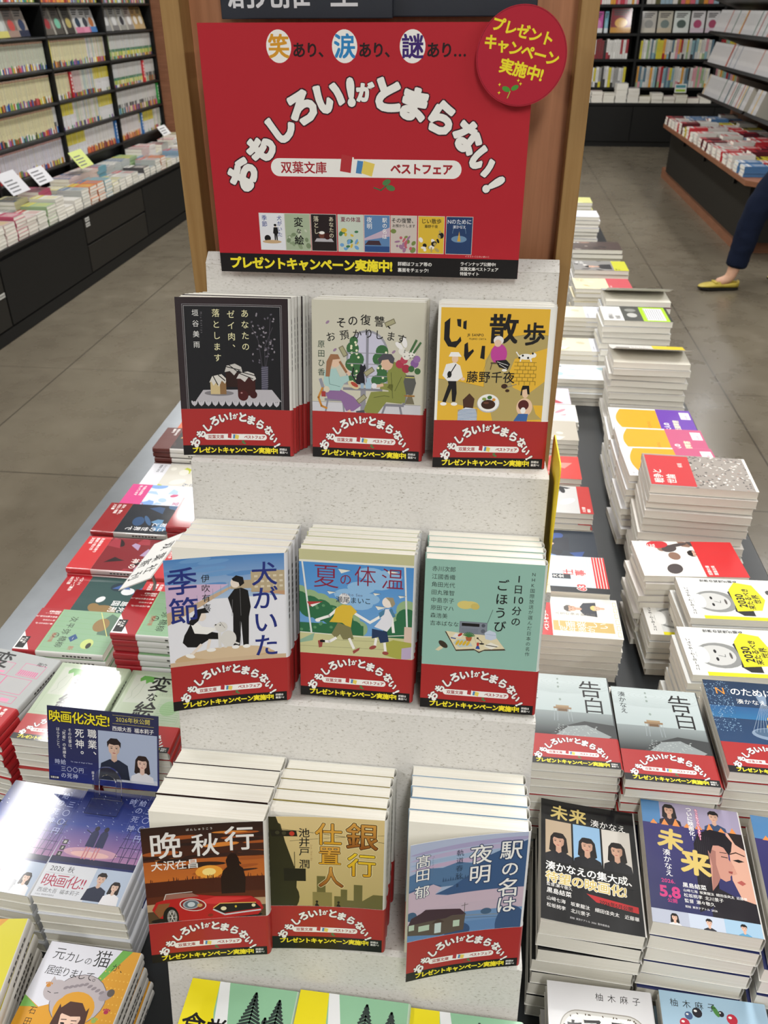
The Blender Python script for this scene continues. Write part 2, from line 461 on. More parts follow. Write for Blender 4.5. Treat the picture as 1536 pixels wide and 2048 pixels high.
def c_cake(a):
    a.rect(0, 0, 105, 148, H('2b2025'))
    a.rect(6, 42, 99, 142, H('8d8b90')); a.rect(6.4, 42.4, 98.6, 141.6, H('2b2025')); a.rect(7.4, 43.4, 97.6, 140.6, H('a5a4a8')); a.rect(7.8, 43.8, 97.2, 140.2, H('15161c'))
    rnd = random.Random(3)
    a.line([(82,66),(79,88),(76,110),(70,122)], .5, H('4a4650')); a.line([(82,80),(86,105),(88,130)], .5, H('4a4650')); a.line([(82,80),(82,104),(90,122)], .5, H('4a4650'))
    for i in range(46):
        x = 70+rnd.random()*22; y = 88+rnd.random()*46
        a.ell(x, y, 1.2, .8, H('8d8790' if i % 2 else '5e5a66'), 6, rot=rnd.random()*180)
    a.poly([(78,64),(78.5,86),(85,86),(84,64)], H('4b4a5c'))
    for i in range(10): a.line([(78.3, 66+i*2), (84.5, 67+i*2)], .4, H('8a8898'))
    a.poly([(16,55),(22,63),(88,64),(97,53),(90,52),(14,52)], H('b9b6bd'))
    for i in range(13):
        x = 13+i*6.6
        for d in (-1.6, 0, 1.6): a.ell(x+d, 50-abs(d)*-.4, 1.1, 2.6, H('c3c0c8'), 7, rot=-d*14)
    a.ell(37, 60, 14, 2.6, H('7f7c82')); a.rect(29,59,44,72,H('cdb98a')); a.rect(38,59,44,72,H('8b6a45')); a.poly([(28,70),(31,76),(40,78),(45,73),(43,69),(40,72),(37,66),(35,71),(32,67),(30,71)], H('d6d3cc')); a.line([(32,76),(36,68)], .9, BK); a.line([(37,77),(43,72)], .9, BK)
    a.rect(44,66,60,80,H('2a1410')); a.poly([(43,80),(45,86),(53,88),(59,85),(60,80),(56,82),(52,77),(48,81)], H('c5c2bd')); a.line([(45,85),(58,82)], .8, BK); a.line([(47,87),(56,80)], .8, BK)
    a.rect(55,58,72,76,H('3c1513')); a.poly([(54,74),(57,79),(65,81),(71,79),(73,74),(70,72),(66,76),(62,71),(58,74)], H('cfccc8')); a.line([(57,79),(70,74)], .8, BK); a.line([(60,80),(72,77)], .8, BK)
    a.ell(60, 58, 5, 5, H('4a1416')); a.ell(70, 59, 3.6, 3.6, H('3c1013')); a.ell(58.6,60.5,1,.7,H('b08080'))
    a.v('あなたの', 64, 134, 7.6, H('e7e2b5'), .004, 1.32); a.v('ゼイ肉、', 51, 133, 7.6, H('e7e2b5'), .004, 1.32); a.v('落とします', 37, 134, 7.6, H('e7e2b5'), .004, 1.34)
    a.v('垣谷美雨', 18, 134, 6.4, H('e8e8e6'), .0, 1.5)
    a.v('Miu Kakiya', 23.5, 134, 2.6, H('77757c'), 0, .8, rot=-90)
def c_revenge(a):
    a.rect(0, 0, 105, 148, H('cdcab9')); a.rect(0, 45, 105, 54, H('cfcfd6'))
    a.line([(0,54),(105,54)], .4, H('8d8d94'))
    # window
    a.ell(53, 100, 20, 22, H('9a9aa4'), a0=0, a1=180); a.rect(33, 72, 73, 100, H('9a9aa4'))
    a.ell(53, 100, 18, 20, H('c9c8dc'), a0=0, a1=180); a.rect(35, 72, 71, 100, H('c9c8dc'))
    g = H('3c6b40')
    for x, y, r in ((39,105,6),(43,95,7),(38,90,6),(44,84,6),(40,77,6),(67,103,6),(64,96,6),(69,92,5),(68,80,6),(62,76,5),(67,86,5),(40,112,4)): a.ell(x, y, r, r, g, 14)
    rnd = random.Random(5)
    for i in range(20): a.ell(rnd.choice((37,41,44,63,67,69))+rnd.random()*2, 74+rnd.random()*38, 1.2, 1.2, H('e9e8c8'), 7)
    for y in (80, 91, 101): a.line([(34,y),(72,y)], .7, H('9a9aa4'))
    a.rect(51.8,72,54.2,120,H('8c8c98')); a.line([(31,72),(75,72)], 1.6, H('9a9aa4'))
    # cat
    a.poly([(42,72),(43,80),(46,84),(46,88),(47,91),(49,89),(51,91),(52,87),(50,83),(51,76),(51,72)], H('1d1c26')); a.line([(43,74),(39,80),(40,87)], 1.2, H('1d1c26'))
    # table
    a.rect(30, 66, 68, 68.5, H('85858f')); a.rect(47, 45, 52, 66, H('8f8f99'))
    a.ell(40, 71, 6, 3, H('d9c9a0'), rot=-30); a.ell(41, 71.5, 4, 1.8, H('b24a3c'), rot=-30); a.rect(47,68,50,73,H('9db5cc')); a.poly([(52,68),(51.5,72),(53,75),(52.5,78),(57,78),(56,75),(57.5,72),(57,68)], H('a9c4d8')); a.line([(59,68.7),(67,68.7)], .8, H('e9e9e9'))
    # woman
    a.line([(8,75),(13,60)], 3, H('9293a0')); a.rect(12,55,32,57.5,H('8b8b96')); a.line([(15,55),(13,45)],1.6,H('8b8b96')); a.line([(30,55),(31,45)],1.6,H('8b8b96'))
    a.poly([(12,66),(15,57),(28,56),(33,46),(40,46),(48,52),(40,60),(28,66)], H('8e6c9c'))
    a.poly([(12,84),(11,72),(16,65),(27,65),(31,72),(36,75),(35,80),(27,78),(23,86)], H('a9cbc8')); a.line([(16,80),(17,71),(27,69)],.4,H('5f8080'))
    a.ell(22, 93, 5.5, 6, H('e3c2a8')); a.poly([(13,78),(14,92),(18,99),(25,99),(27,95),(20,94),(18,86),(17,78)], H('9c6f50')); a.line([(30,88),(36,81)], 3.2, H('e3c2a8')); a.line([(27,92),(33,83)], 2.2, H('9a6a48'))
    a.line([(10,67),(6,58),(9,50),(14,48)], 2, H('c98a3c')); a.ell(14, 66, 3, 3, H('d7cdb6')); a.rect(9,59,13,64,H('a83c3c'))
    a.line([(36,46),(37,44)], 3, H('e3c2a8'))
    # man
    a.line([(92,73),(89,55)], 3, H('85858f')); a.rect(68,52,89,54.5,H('85858f')); a.line([(71,53),(68,44)],2,H('85858f')); a.line([(85,53),(87,44)],2,H('85858f'))
    ol = H('8a8f4a'); dk = H('55592c')
    a.poly([(50,47),(57,65),(66,66),(86,66),(87,55),(72,56),(64,45),(54,44)], ol); a.line([(60,60),(70,62),(84,60)], .5, dk)
    a.poly([(75,92),(72,82),(74,66),(76,56),(90,56),(92,80),(85,92),(79,94)], ol); a.line([(84,82),(76,70),(68,71)], 6, ol); a.line([(86,80),(80,67)], .5, dk); a.line([(76,84),(78,60)], .5, dk)
    a.ell(72, 92, 5.6, 6, H('ddb89e')); a.poly([(63,96),(68,101),(76,101),(79,97),(78,92),(75,93),(73,96),(67,95),(65,91)], H('4e4c55')); a.line([(68,72),(63,71)], 2.6, H('ddb89e')); a.ell(60,71,2.6,2.6,H('e5e5ee'))
    a.line([(44,45),(50,46)], 3, H('4c4c55'))
    # vase and flowers
    a.poly([(90,55),(93,64),(96,64),(99,55)], H('78715c')); a.rect(89,62,99,63.5,H('a1753c')); a.poly([(91,64),(88,76),(90,82),(98,82),(100,75),(97,64)], H('5c5d5a')); a.line([(90,80),(98,80)], .9, H('cfc86a'))
    for x, y, r, c in ((84,92,4,'b03a50'),(90,88,4,'a83448'),(88,96,3.6,'b94459'),(98,93,4,'8b62a0'),(100,97,3.5,'9b74ae'),(90,100,4,'e9e7df'),(95,102,3.6,'f2f0e8'),(86,104,3.6,'e6e4dd'),(95,88,3,'3f6a3e'),(101,86,3,'3f6a3e')): a.ell(x,y,r,r,H(c),10)
    for q in range(9): a.ell(88+rnd.random()*10, 98+rnd.random()*7, .8,.8,H('8f8f86'),6)
    a.line([(94,104),(99,114)], 2.2, H('4a7046')); a.line([(97,103),(103,112)], 2.0, H('4a7046')); a.ell(88,112,2.4,5,H('efeeee'),rot=15); a.ell(83,109,2.2,4.4,H('efeeee'),rot=50)
    for x, y, r in ((74,129,25),(30,102,-60),(55,84,35),(48,58,40)):
        c, s_ = math.cos(R(r)), math.sin(R(r))
        pp = [(-5,-2.4),(5,-2.4),(5,2.4),(-5,2.4)]
        a.poly([(x+u*c-v*s_, y+u*s_+v*c) for u, v in pp], H('77735a')); a.poly([(x+u*.86*c-v*.7*s_, y+u*.86*s_+v*.7*c) for u, v in pp], H('a9a583'))
    for x, y in ((15,128),(22,103),(78,103)): a.ell(x, y, 2.2, 1.2, H('9b7f9c'), 8, rot=40)
    for c, x, y, r in (('そ',28,128,-4),('の',39,130,6),('復',51,131,-3),('讐',64,130,-3),('、',76,128,0)): a.ch(c, x, y, 10, BK, .012, r)
    for c, x, y, r in (('お',18,115,16),('預',31,117,8),('か',43,118,-3),('り',54,119,3),('し',64,118,-2),('ま',75,117,-7),('す',85,115,-14)): a.ch(c, x, y, 9.2, BK, .008, r)
    a.v('原田ひ香', 9, 108, 7.2, H('2f4a3a'), .0, 1.2)
def c_walk(a):
    a.rect(0, 0, 105, 148, H('efeee8')); a.rect(2.5, 0, 101, 146, H('e6b73a'))
    t = H('b5a266')
    a.poly([(2.5,83),(20,81),(45,76),(45,100),(52,112),(66,121),(84,124),(101,123),(101,112),(86,107),(72,102),(67,88),(72,76),(86,70),(101,82),(101,60),(92,60),(95,52),(101,47),(55,44),(52,55),(30,58),(2.5,63)], t)
    a.line([(2.5,83),(20,81),(45,76)], .3, H('9a8446')); a.line([(45,76),(44,92),(50,110),(66,121),(84,124),(101,123)], .3, H('9a8446'))
    k = BK
    a.poly([(6,133),(11,137),(11,120),(13,116),(18,117),(21,121),(22,117),(17,111),(10,112),(6,118)], k); a.poly([(17,136),(21,136),(21,129),(18,130)], k); a.poly([(23,134),(26,135),(26,127),(23,128)], k)
    a.poly([(25,114),(28,116),(29,107),(33,110),(34,108),(27,99),(25,104)], k); a.poly([(41,113),(44,113),(44,101),(40,102)], k)
    for c, x, y, s_ in (('散',60,128,27),('歩',88,124,21)): a.ch(c, x, y, s_, k, .03)
    a.t('JII SANPO', 27, 122.5, 3.1, k, .02, ls=1.4); a.t('FUJINO CHIYA', 29, 119, 2.1, k, .01, ls=1.6)
    a.t('藤野千夜', 28, 85, 11.0, k, .016, ls=1.03)
    # man
    a.poly([(7,62),(12,78),(11,82),(19,82),(20,70),(19,62),(16,62),(15,74),(10,61)], k); a.ell(8,60,3,1.6,WH); a.ell(18,60,3,1.6,WH)
    a.poly([(9,96),(6,86),(11,81),(20,81),(25,85),(22,95),(17,98)], H('ecebea')); a.ell(25,83,2,1.4,H('e8c6a8')); a.ell(17,101,3,3.6,H('e8c6a8')); a.poly([(11,103),(13,107),(20,107),(23,103)], WH); a.line([(18,96),(11,84)],.9,k); a.ell(12.5,87,2,3,k)
    # old woman
    a.ell(57, 106, 7.5, 9, H('c0459a')); a.ell(56, 118, 4.6, 4, H('e9e6e2')); a.ell(55.5,115.5,3.2,3.2,H('e5c5ac')); a.poly([(54,100),(64,101),(68,97),(66,92),(58,94)], k); a.line([(58,97),(65,93)],.4,WH); a.line([(56,99),(66,96)],.4,WH); a.rect(50,97,56,98.5,H('5b4a34')); a.line([(51,97),(50,92)],.8,H('5b4a34')); a.ell(63,91.5,2.4,1.2,WH)
    # cat and wall
    a.ell(82,104,6.5,2.6,WH); a.ell(89,105.5,2.4,2.2,WH); a.line([(76,104),(73,108)],1,WH); a.line([(78,103),(77,100)],1.2,WH); a.line([(86,103),(87,100)],1.2,WH)
    for x, y in ((79,105),(84,103),(76,103),(88,107)): a.ell(x,y,1,1,k,8)
    for i in range(6):
        y = 99-i*3.4; a.line([(72,y),(92,y)], .45, H('8f7420'))
        for j in range(4): x = 75+j*5+(i%2)*2.2; a.line([(x,y),(x,y-3.4)], .45, H('8f7420'))
    # plate
    a.ell(50,61,10.5,8.6,H('b9bcc8')); a.ell(50,61.5,10,8,WH); a.ell(50,61.5,7.4,5.6,H('dfe3ea')); a.ell(50,60,6.6,4.4,H('3b1f14')); a.ell(48,61.5,2.6,1,H('6b4030')); a.ell(51,66.5,2.2,1.7,H('3f6a2e')); a.ell(46,65,2,1.4,H('8ba04a')); a.ell(55,64.5,1.6,1.4,H('e09a40'))
    a.ell(64,77,3,2.2,H('3f2618')); a.line([(66,76),(75,79)],.6,H('7a7a78')); a.ell(67,73,2,1.4,H('3f2618'))
    # woman with puppy, stone, cloth
    a.ell(84,71,3,4.4,H('e8c6a8')); a.poly([(80,75),(81,78),(87,78),(88,70),(86,70),(85,75),(81,74),(81,69),(79.5,69)], k); a.ell(84,58,7.5,8.5,H('e8c6a8')); a.ell(83,60,5,4.8,H('55201e')); a.ell(83,55,2.4,3,WH); a.poly([(74,44),(79,52),(88,52),(87,44)], H('3d68a6'))
    a.poly([(27,56),(26,64),(32,70),(37,65),(36,56)], H('4a2f20')); a.poly([(22,44),(22,53),(29,57),(38,56),(40,51),(40,44)], H('d9dfe8'))
    for i in range(9): a.line([(22,44+i*1.3),(40,45+i*1.3)], .5, H('5b7fae'))
def c_dog(a):
    a.rect(0, 0, 105, 148, H('e6e7ee')); a.rect(0, 108, 105, 148, H('a9c0dc'), H('4f86c4'))
    rnd = random.Random(8)
    for i in range(14): a.ell(rnd.random()*105, 118+rnd.random()*28, 14, 2.2, H('6d9ccf' if i % 2 else '5f90c8'), 12, rot=4)
    a.poly([(0,125),(55,121),(25,105),(0,98)], H('d0b4d2')); a.poly([(0,98),(25,105),(57,119),(57,117),(25,99),(0,86)], H('c9ad8e'))
    a.rect(57,116,77,124,H('b5a488')); a.rect(75,112,105,132,H('b9a888')); a.poly([(60,116),(105,108),(105,112),(75,113)], H('c29a76'))
    for i in range(3):
        for j in range(5): a.rect(78+j*5.6,116+i*5,81+j*5.6,118+i*5,H('d8cdb4'))
    for i in range(6): a.line([(20+i*7,99+i*3.3),(20+i*7,110+i*2.6)], .35, H('8d99ad'))
    a.ell(50, 50, 46, 9, H('c9ab84')); a.ell(55, 54, 36, 6, H('d5bd9c')); a.rect(0,44,105,49,H('cdb394'))
    # student
    a.poly([(57,60),(58,92),(54,108),(60,116),(66,117),(72,114),(74,98),(72,88),(71,60),(66,60),(65,84),(63,60)], BK); a.line([(58,106),(57,90)],.3,H('77777a')); a.line([(65,116),(65,90)],.3,H('77777a')); a.line([(64,84),(64,62)],.3,H('77777a'))
    a.ell(61,122,4.2,4.8,H('e9dcd0')); a.poly([(58,126),(62,129),(68,127),(69,121),(65,118),(64,122),(59,124)], BK); a.ell(59,59,3.4,1.8,WH); a.ell(69,59,3.4,1.8,WH)
    # girl
    a.poly([(17,80),(20,86),(27,84),(38,76),(45,74),(44,68),(36,69),(24,62),(16,63),(12,68),(14,75)], BK); a.poly([(20,86),(25,88),(30,82),(40,80),(45,82),(45,79),(34,74),(23,76)], WH); a.ell(30,92,4,4.6,H('e9dcd0')); a.poly([(17,86),(22,92),(26,99),(33,100),(37,95),(30,95),(27,88),(22,84)], BK)
    a.line([(28,64),(20,56)],2.6,H('e9dcd0')); a.line([(36,68),(34,60)],2.6,H('e9dcd0')); a.ell(18,54,4.4,2,WH,rot=-20); a.ell(37,58,4.2,1.8,WH)
    # dog
    dg = H('dcdad6')
    a.ell(53,68,7,8,dg); a.ell(47,80,5.4,5,dg); a.line([(45,74),(45,60)],2.6,dg); a.line([(50,70),(50,60)],2.6,dg); a.ell(43,82,2.6,1.6,dg); a.ell(42,82.6,.8,.6,BK); a.ell(46,82,.6,.6,BK); a.line([(46,85),(50,79)],.5,H('9a9894')); a.line([(58,64),(62,62)],1.6,dg)
    b = H('23307c')
    a.v('犬がいた', 87, 129, 24, b, .012, .98); a.v('季節', 15, 127, 27, b, .012, 1.04); a.v('伊吹有喜', 35, 128, 7.8, BK, .004, 1.2)
def c_summer(a):
    a.rect(0, 0, 105, 148, H('cfd0a8')); a.rect(0, 66, 105, 136, H('6fa3d6'), H('4d8fd0'))
    rnd = random.Random(2)
    for i in range(8): a.ell(15+rnd.random()*70, 92+rnd.random()*36, 13, 6, H('8fbbe2'), 14)
    g = H('2e6b47'); lg = H('93b184')
    for x, y, r in ((0,104,9),(10,98,11),(20,96,10),(30,92,10),(40,86,11),(48,80,9),(56,73,8),(100,94,10),(94,84,8),(88,78,7),(105,86,8)): a.ell(x,y,r,r,lg,16)
    for x, y, r in ((0,98,9),(10,92,11),(20,89,11),(30,85,10),(40,79,11),(50,72,9),(100,86,10),(93,76,8),(86,70,8)): a.ell(x,y,r,r,g,16)
    a.rect(0,60,60,76,g); a.rect(82,64,105,78,g)
    for i in range(14): a.ell(rnd.random()*44, 68+rnd.random()*26, 1.6,1.4,H('5b9166'),8)
    a.rect(0, 44, 105, 66, H('c8c795')); a.line([(0,66),(60,65),(105,70)], .8, H('e4e4d8'))
    a.line([(30,60),(105,62)], .3, H('8a8a68')); a.line([(0,52),(105,54)], .3, H('8a8a68')); a.rect(0,136,105,138,H('e4e4d8')); a.rect(0,138,105,148,H('c4c296'))
    a.line([(3,136),(11,66)], 1.6, H('dfe3e2')); a.line([(97,136),(101,68)], 1.6, H('dfe3e2')); a.rect(98,60,105,78,H('d8c0b0'))
    a.poly([(0,58),(14,66),(12,58),(0,55)], H('8fb39a'))
    a.poly([(80,60),(88,64),(105,62),(105,46),(96,44),(80,48)], H('a8a84e')); a.poly([(96,56),(105,58),(105,46),(96,44)], H('b9a9c6'))
    for x, y, r in ((42,130,1),(86,131,.9),(30,108,.7),(72,109,.6),(95,108,.6),(76,96,.9)):
        a.poly([(x-6*r,y+1*r),(x+6*r,y),(x-3*r,y-3.4*r)], H('e7e7dd')); a.line([(x-6*r,y+1*r),(x+6*r,y)], .35, H('55606a'))
    a.poly([(7,97),(22,98),(10,92)], H('b23a3a')); a.poly([(10,94),(12,92),(20,97)], WH)
    # left child
    a.line([(36,92),(28,84),(18,80)], 2.6, WH); a.ell(17,79,2.4,1.8,WH); a.line([(52,88),(66,80)], 2.6, WH)
    a.poly([(34,92),(40,96),(48,96),(54,90),(50,86),(48,72),(40,78),(28,78),(32,84)], H('dcb93c')); a.ell(42,102,5.4,5.4,H('e6e4e4'))
    a.poly([(30,66),(36,78),(48,74),(51,62),(41,61),(38,66),(34,62)], H('7f7c54')); a.line([(34,62),(28,58),(23,58)],2.6,WH); a.line([(47,62),(51,53)],2.6,WH); a.poly([(17,58),(22,60),(21,52),(18,51)], H('9a4a44')); a.poly([(50,50),(57,54),(56,51),(51,47)], H('9a4a44'))
    a.line([(23,58),(20,58)],2.4,BK)
    # right child
    a.line([(66,80),(76,87)], 2.6, WH); a.line([(86,88),(88,72)], 2.6, WH); a.poly([(78,94),(84,95),(88,92),(86,78),(82,72),(70,76),(76,84)], H('e3e4ec')); a.poly([(74,90),(80,95),(79,89),(75,85)], H('4c7fa0')); a.line([(85,94),(88,88)],3,H('4c7fa0'))
    a.ell(82,101,5,5.2,H('efe5dc')); a.poly([(80,106),(87,106),(89,100),(86,96),(84,102)], H('a09478')); a.poly([(68,74),(82,72),(84,62),(76,60),(74,66),(68,64)], H('24385c')); a.line([(72,64),(71,57)],2.4,WH); a.line([(80,60),(81,52)],2.4,WH); a.ell(69,55,3.6,1.8,H('9a4a44'),rot=25); a.ell(81,50,3,1.8,H('9a4a44'))
    m = H('86203f')
    for c, x, y, s_, r in (('夏',25,123,25,0),('の',43,121,12,8),('体',61,125,21,0),('温',86,124,22,0)): a.ch(c, x, y, s_, m, -.01 if c != 'の' else 0.0, r)
    a.t('Maiko Seo', 40, 106.5, 3.6, H('5c5a80'), 0, ls=1.8); a.t('瀬尾まいこ', 34, 101, 6.6, H('1c2b3a'), 0.005)
def c_teal(a):
    a.rect(0, 0, 105, 148, H('93bdb0'))
    rnd = random.Random(4)
    a.t('赤川次郎', 6, 139, 5.3, BK); a.t('江國香織', 6, 131.5, 5.3, BK); a.t('角田光代', 6, 124, 5.3, BK); a.t('田丸雅智', 6, 116.5, 5.3, BK); a.t('中島京子', 6, 109, 5.3, BK)
    a.t('原田マハ', 6, 101.5, 5.3, BK); a.t('森浩美', 6, 94, 5.3, BK); a.t('吉本ばなな', 6, 86.5, 5.3, BK)
    a.v('1日10分の', 83, 133, 8.6, BK, .012, 1.16) if False else None
    for c, x, y in (('1',83,134),('日',83,124),('1',80.5,114),('0',86,114),('分',83,103.5),('の',83,93)): a.ch(c, x, y, 9, BK, .012)
    a.v('ごほうび', 69, 127, 11.6, BK, .012, 1.14)
    a.v('NHK国際放送が選んだ日本の名作', 95.5, 139, 4.4, BK, 0, 1.17)
    a.ell(37,106,7,4,H('d8c877')); a.ell(42,106.5,7,3.4,H('d8c877')); a.ell(46,105,4,3,H('cdbb68'))
    a.rect(33,76,58,90,H('6f7683')); a.rect(33.6,76.6,57.4,89.4,H('7f8794')); a.rect(35,85.5,51,88.5,BK); a.ell(54.5,87,1.7,1.7,H('4c525e')); a.ell(54.5,81.5,2,2,H('5c6370')); a.line([(58,90),(62,103)], .35, BK)
    for i in range(6): a.line([(35,78+i),(50,78+i)], .25, H('666d7a'))
    a.poly([(20,79),(31,60),(48,62),(52,59.5),(56,62),(76,64),(66,76),(52,77),(40,77)], H('4a3d30')); a.poly([(21,79.5),(31,61.5),(47,63.5),(52,61),(57,63.5),(75,65.5),(66,77),(52,78),(40,78)], H('e0d6b4'))
    a.line([(46,77.6),(52,61)], .2, H('9a8f70'))
    a.poly([(28,68),(34,64),(46,66),(42,72),(32,72)], H('b9c8c8')); 
    for i in range(4): a.ell(32+i*3.2, 68.6, 3, 1.3, H('d8b23a'), 9, rot=60)
    a.poly([(39,75),(40,71),(44,71),(45,75)], H('b0603c'))
    for i in range(9): a.line([(42,75),(42+math.cos(R(20+i*17))*5.5,75+math.sin(R(20+i*17))*4.6)], .9, H('3f7a44'))
    a.poly([(30,78),(36,76),(35,74),(27,74)], H('e3e3e3')); a.ell(34,76.6,2.4,1.2,H('b8342c'),rot=40); a.line([(26,73),(30,72.5)],1,H('2c4c9c'))
    a.poly([(57,74),(56,80),(60,83),(66,81),(67,75),(62,73)], H('c3cfe2')); a.line([(57,79),(66,78)],.3,H('8da0bd'))
    a.line([(50,74),(54,71),(54,69)],.5,BK); a.ell(54,69,2.4,.8,BK); a.ell(50,74.3,1,.8,BK); a.rect(49.6,66,51.6,70,H('b8342c')); a.poly([(48.6,63.6),(49.6,66.6),(51.6,66.6),(52.8,63.6)], H('2c4c9c'))
    a.poly([(56,67),(62,71),(70,68),(63,64)], H('eceade')); a.line([(58,68),(68,67)],.7,BK)
    a.poly([(12,60),(15,63),(18,65),(19,62),(15,59)], H('d9cfae')); a.ell(19,66,5,2.6,H('3a3226'),rot=-38)
def c_sunset(a):
    a.rect(0, 0, 105, 148, H('7a3418'), H('2e1d18')); a.rect(0, 82, 105, 112, H('c8702c'), H('b4602a'))
    rnd = random.Random(6)
    for i in range(26): a.ell(rnd.random()*105, 92+rnd.random()*48, 16, 1.2+rnd.random()*1.4, H(rnd.choice(('d98538','3a211c','a55526','2c1a18'))), 12, rot=rnd.random()*10-3)
    a.ell(56,97,12,7,H('eda23c')); a.ell(56,97,6,4,H('fbe08a'))
    a.rect(0,74,105,90,H('4a1f14'))
    for i in range(60): x = rnd.random()*105; a.line([(x,76),(x+rnd.random()*3-1,90+rnd.random()*4)], .5, H('4a1f14'))
    # woman silhouette from behind
    a.poly([(66,72),(66,88),(68,97),(72,101),(71,108),(73,113),(76,115.5),(80,115),(82.5,110),(83,102),(86,99),(88,88),(87,72)], H('24100c')); a.line([(80,110),(84,104)], 1.4, H('24100c'))
    # red roadster
    red = H('b81f22'); dr = H('7c1215')
    a.rect(0,40,105,66,H('b99a78')); a.rect(0,44,105,58,H('54402c'))
    a.ell(52,47,50,5,H('191312'))
    a.poly([(4,60),(8,68),(22,72),(44,73),(60,70),(92,68),(100,62),(103,54),(98,47),(60,44),(34,44),(10,50)], red)
    a.poly([(6,58),(10,66),(20,66),(16,56),(10,50)], H('8a5a36')); a.poly([(15,70),(17,76),(40,75),(46,71)], H('9a6a5c')); a.line([(15,70),(17,76),(40,76.5)], .7, H('d7d2cc'))
    a.poly([(40,64),(60,69),(92,66),(60,61)], H('d8393a')); a.poly([(58,56),(64,61),(96,60),(101,54),(66,50)], H('1b1718')); a.line([(58,55),(68,48.5),(100,52)], 1.5, H('cfd3d8')); a.line([(58,57),(64,61.5),(96,60.5)], .8, H('e8c86a'))
    a.ell(67,55.5,2.6,2.2,H('e9e0b8')); a.ell(94,57.5,1.8,1.8,H('e9e0b8')); a.ell(78,57,1.0,1.4,H('d9b93a'),8)
    a.ell(40,62,12,7,H('e3dcd6'),rot=-12); a.ell(40,62,11,6.2,H('8c1a1e'),rot=-12); a.ell(38.5,62.6,7.4,5.2,H('aab4bc')); a.ell(38.5,62.6,6,4.2,H('5f6c78')); a.ell(38.5,62.6,3.4,2.8,H('c9d3da')); a.ell(46,61,2.4,2,H('c9a06a'))
    a.ell(20,50,7,12,BK); a.ell(21,50,4.4,8.6,H('8f8c88')); a.ell(21,50,2.4,5,H('3c3836'))
    for i in range(6): a.line([(21,50),(21+4*math.cos(i*1.05),50+8*math.sin(i*1.05))], .6, H('d9d6d2'))
    a.ell(55,49,2.4,1.8,H('8a2c1c')); a.line([(30,44),(98,44)],1,H('dadadd'))
    for c, x, y, s_ in (('晩',20,128,29),('秋',54,126,25),('行',84,131,27)): a.ch(c, x, y, s_, H('e9e6e4'), .012)
    a.t('ばんしゅうこう', 38, 143, 2.6, WH, 0, ls=1.3); a.t('大沢在昌', 6, 107, 10.4, WH, .01, ls=1.0)
def c_bank(a):
    a.rect(0, 0, 105, 148, H('a89a5e'), H('dcc48c')); k = H('2f2d18'); k2 = H('6a6438')
    a.poly([(60,44),(60,62),(66,62),(66,70),(72,70),(72,58),(78,58),(78,76),(86,76),(86,58),(96,66),(105,66),(105,44)], k2)
    a.rect(44,66,52,84,k2); a.rect(40,48,58,66,H('8a7f4c'))
    a.poly([(0,148),(12,140),(20,100),(22,44),(0,44)], H('3b3820')); a.poly([(0,148),(8,148),(26,86),(24,44),(0,44)], k)
    a.ell(10,60,18,20,k); a.ell(0,80,14,16,k); a.rect(0,44,40,50,k); a.rect(14,78,34,92,H('1f1d12')); a.line([(24,92),(24,110)],.6,k)
    a.line([(0,136),(105,124)], .4, k); a.line([(20,122),(105,132)], .3, k)
    a.poly([(2,134),(26,133),(27,127),(4,127)], H('221f14')); a.ell(22,130,2.4,2.4,H('c23a2a')); a.ell(15,130.5,2,2,H('43402c')); a.ell(9,131,2,2,H('43402c'))
    for x in (44, 64): a.poly([(x-2.4,44),(x-1.6,52),(x,54),(x+1.8,51),(x+2.4,44)], BK); a.ell(x,55,1.2,1.4,BK)
    for ow, col in ((.055, H('efe0a8')), (.035, H('3a1c0c'))):
        for c, x, y, s_ in (('銀',85,129,30),('行',85,98,27),('仕',55,130,25),('置',56,107,22),('人',57,83,24)): a.ch(c, x, y, s_, col, ow)
    for c, x, y, s_ in (('銀',85,129,30),('行',85,98,27),('仕',55,130,25),('置',56,107,22),('人',57,83,24)): a.ch(c, x, y, s_, H('8a4a14') if c in '銀人' else H('d8a022'), .012, grad=H('d9a24a') if c != '行' else H('f0d030'))
    for c, x, y in (('池',33,131),('井',33,121),('戸',33,111),('潤',33,97)): a.ch(c, x, y, 10.4, BK, .012)
    a.v('Jun Ikeido', 39.5, 118, 2.6, H('8a5a2a'), 0, .75, rot=-90)
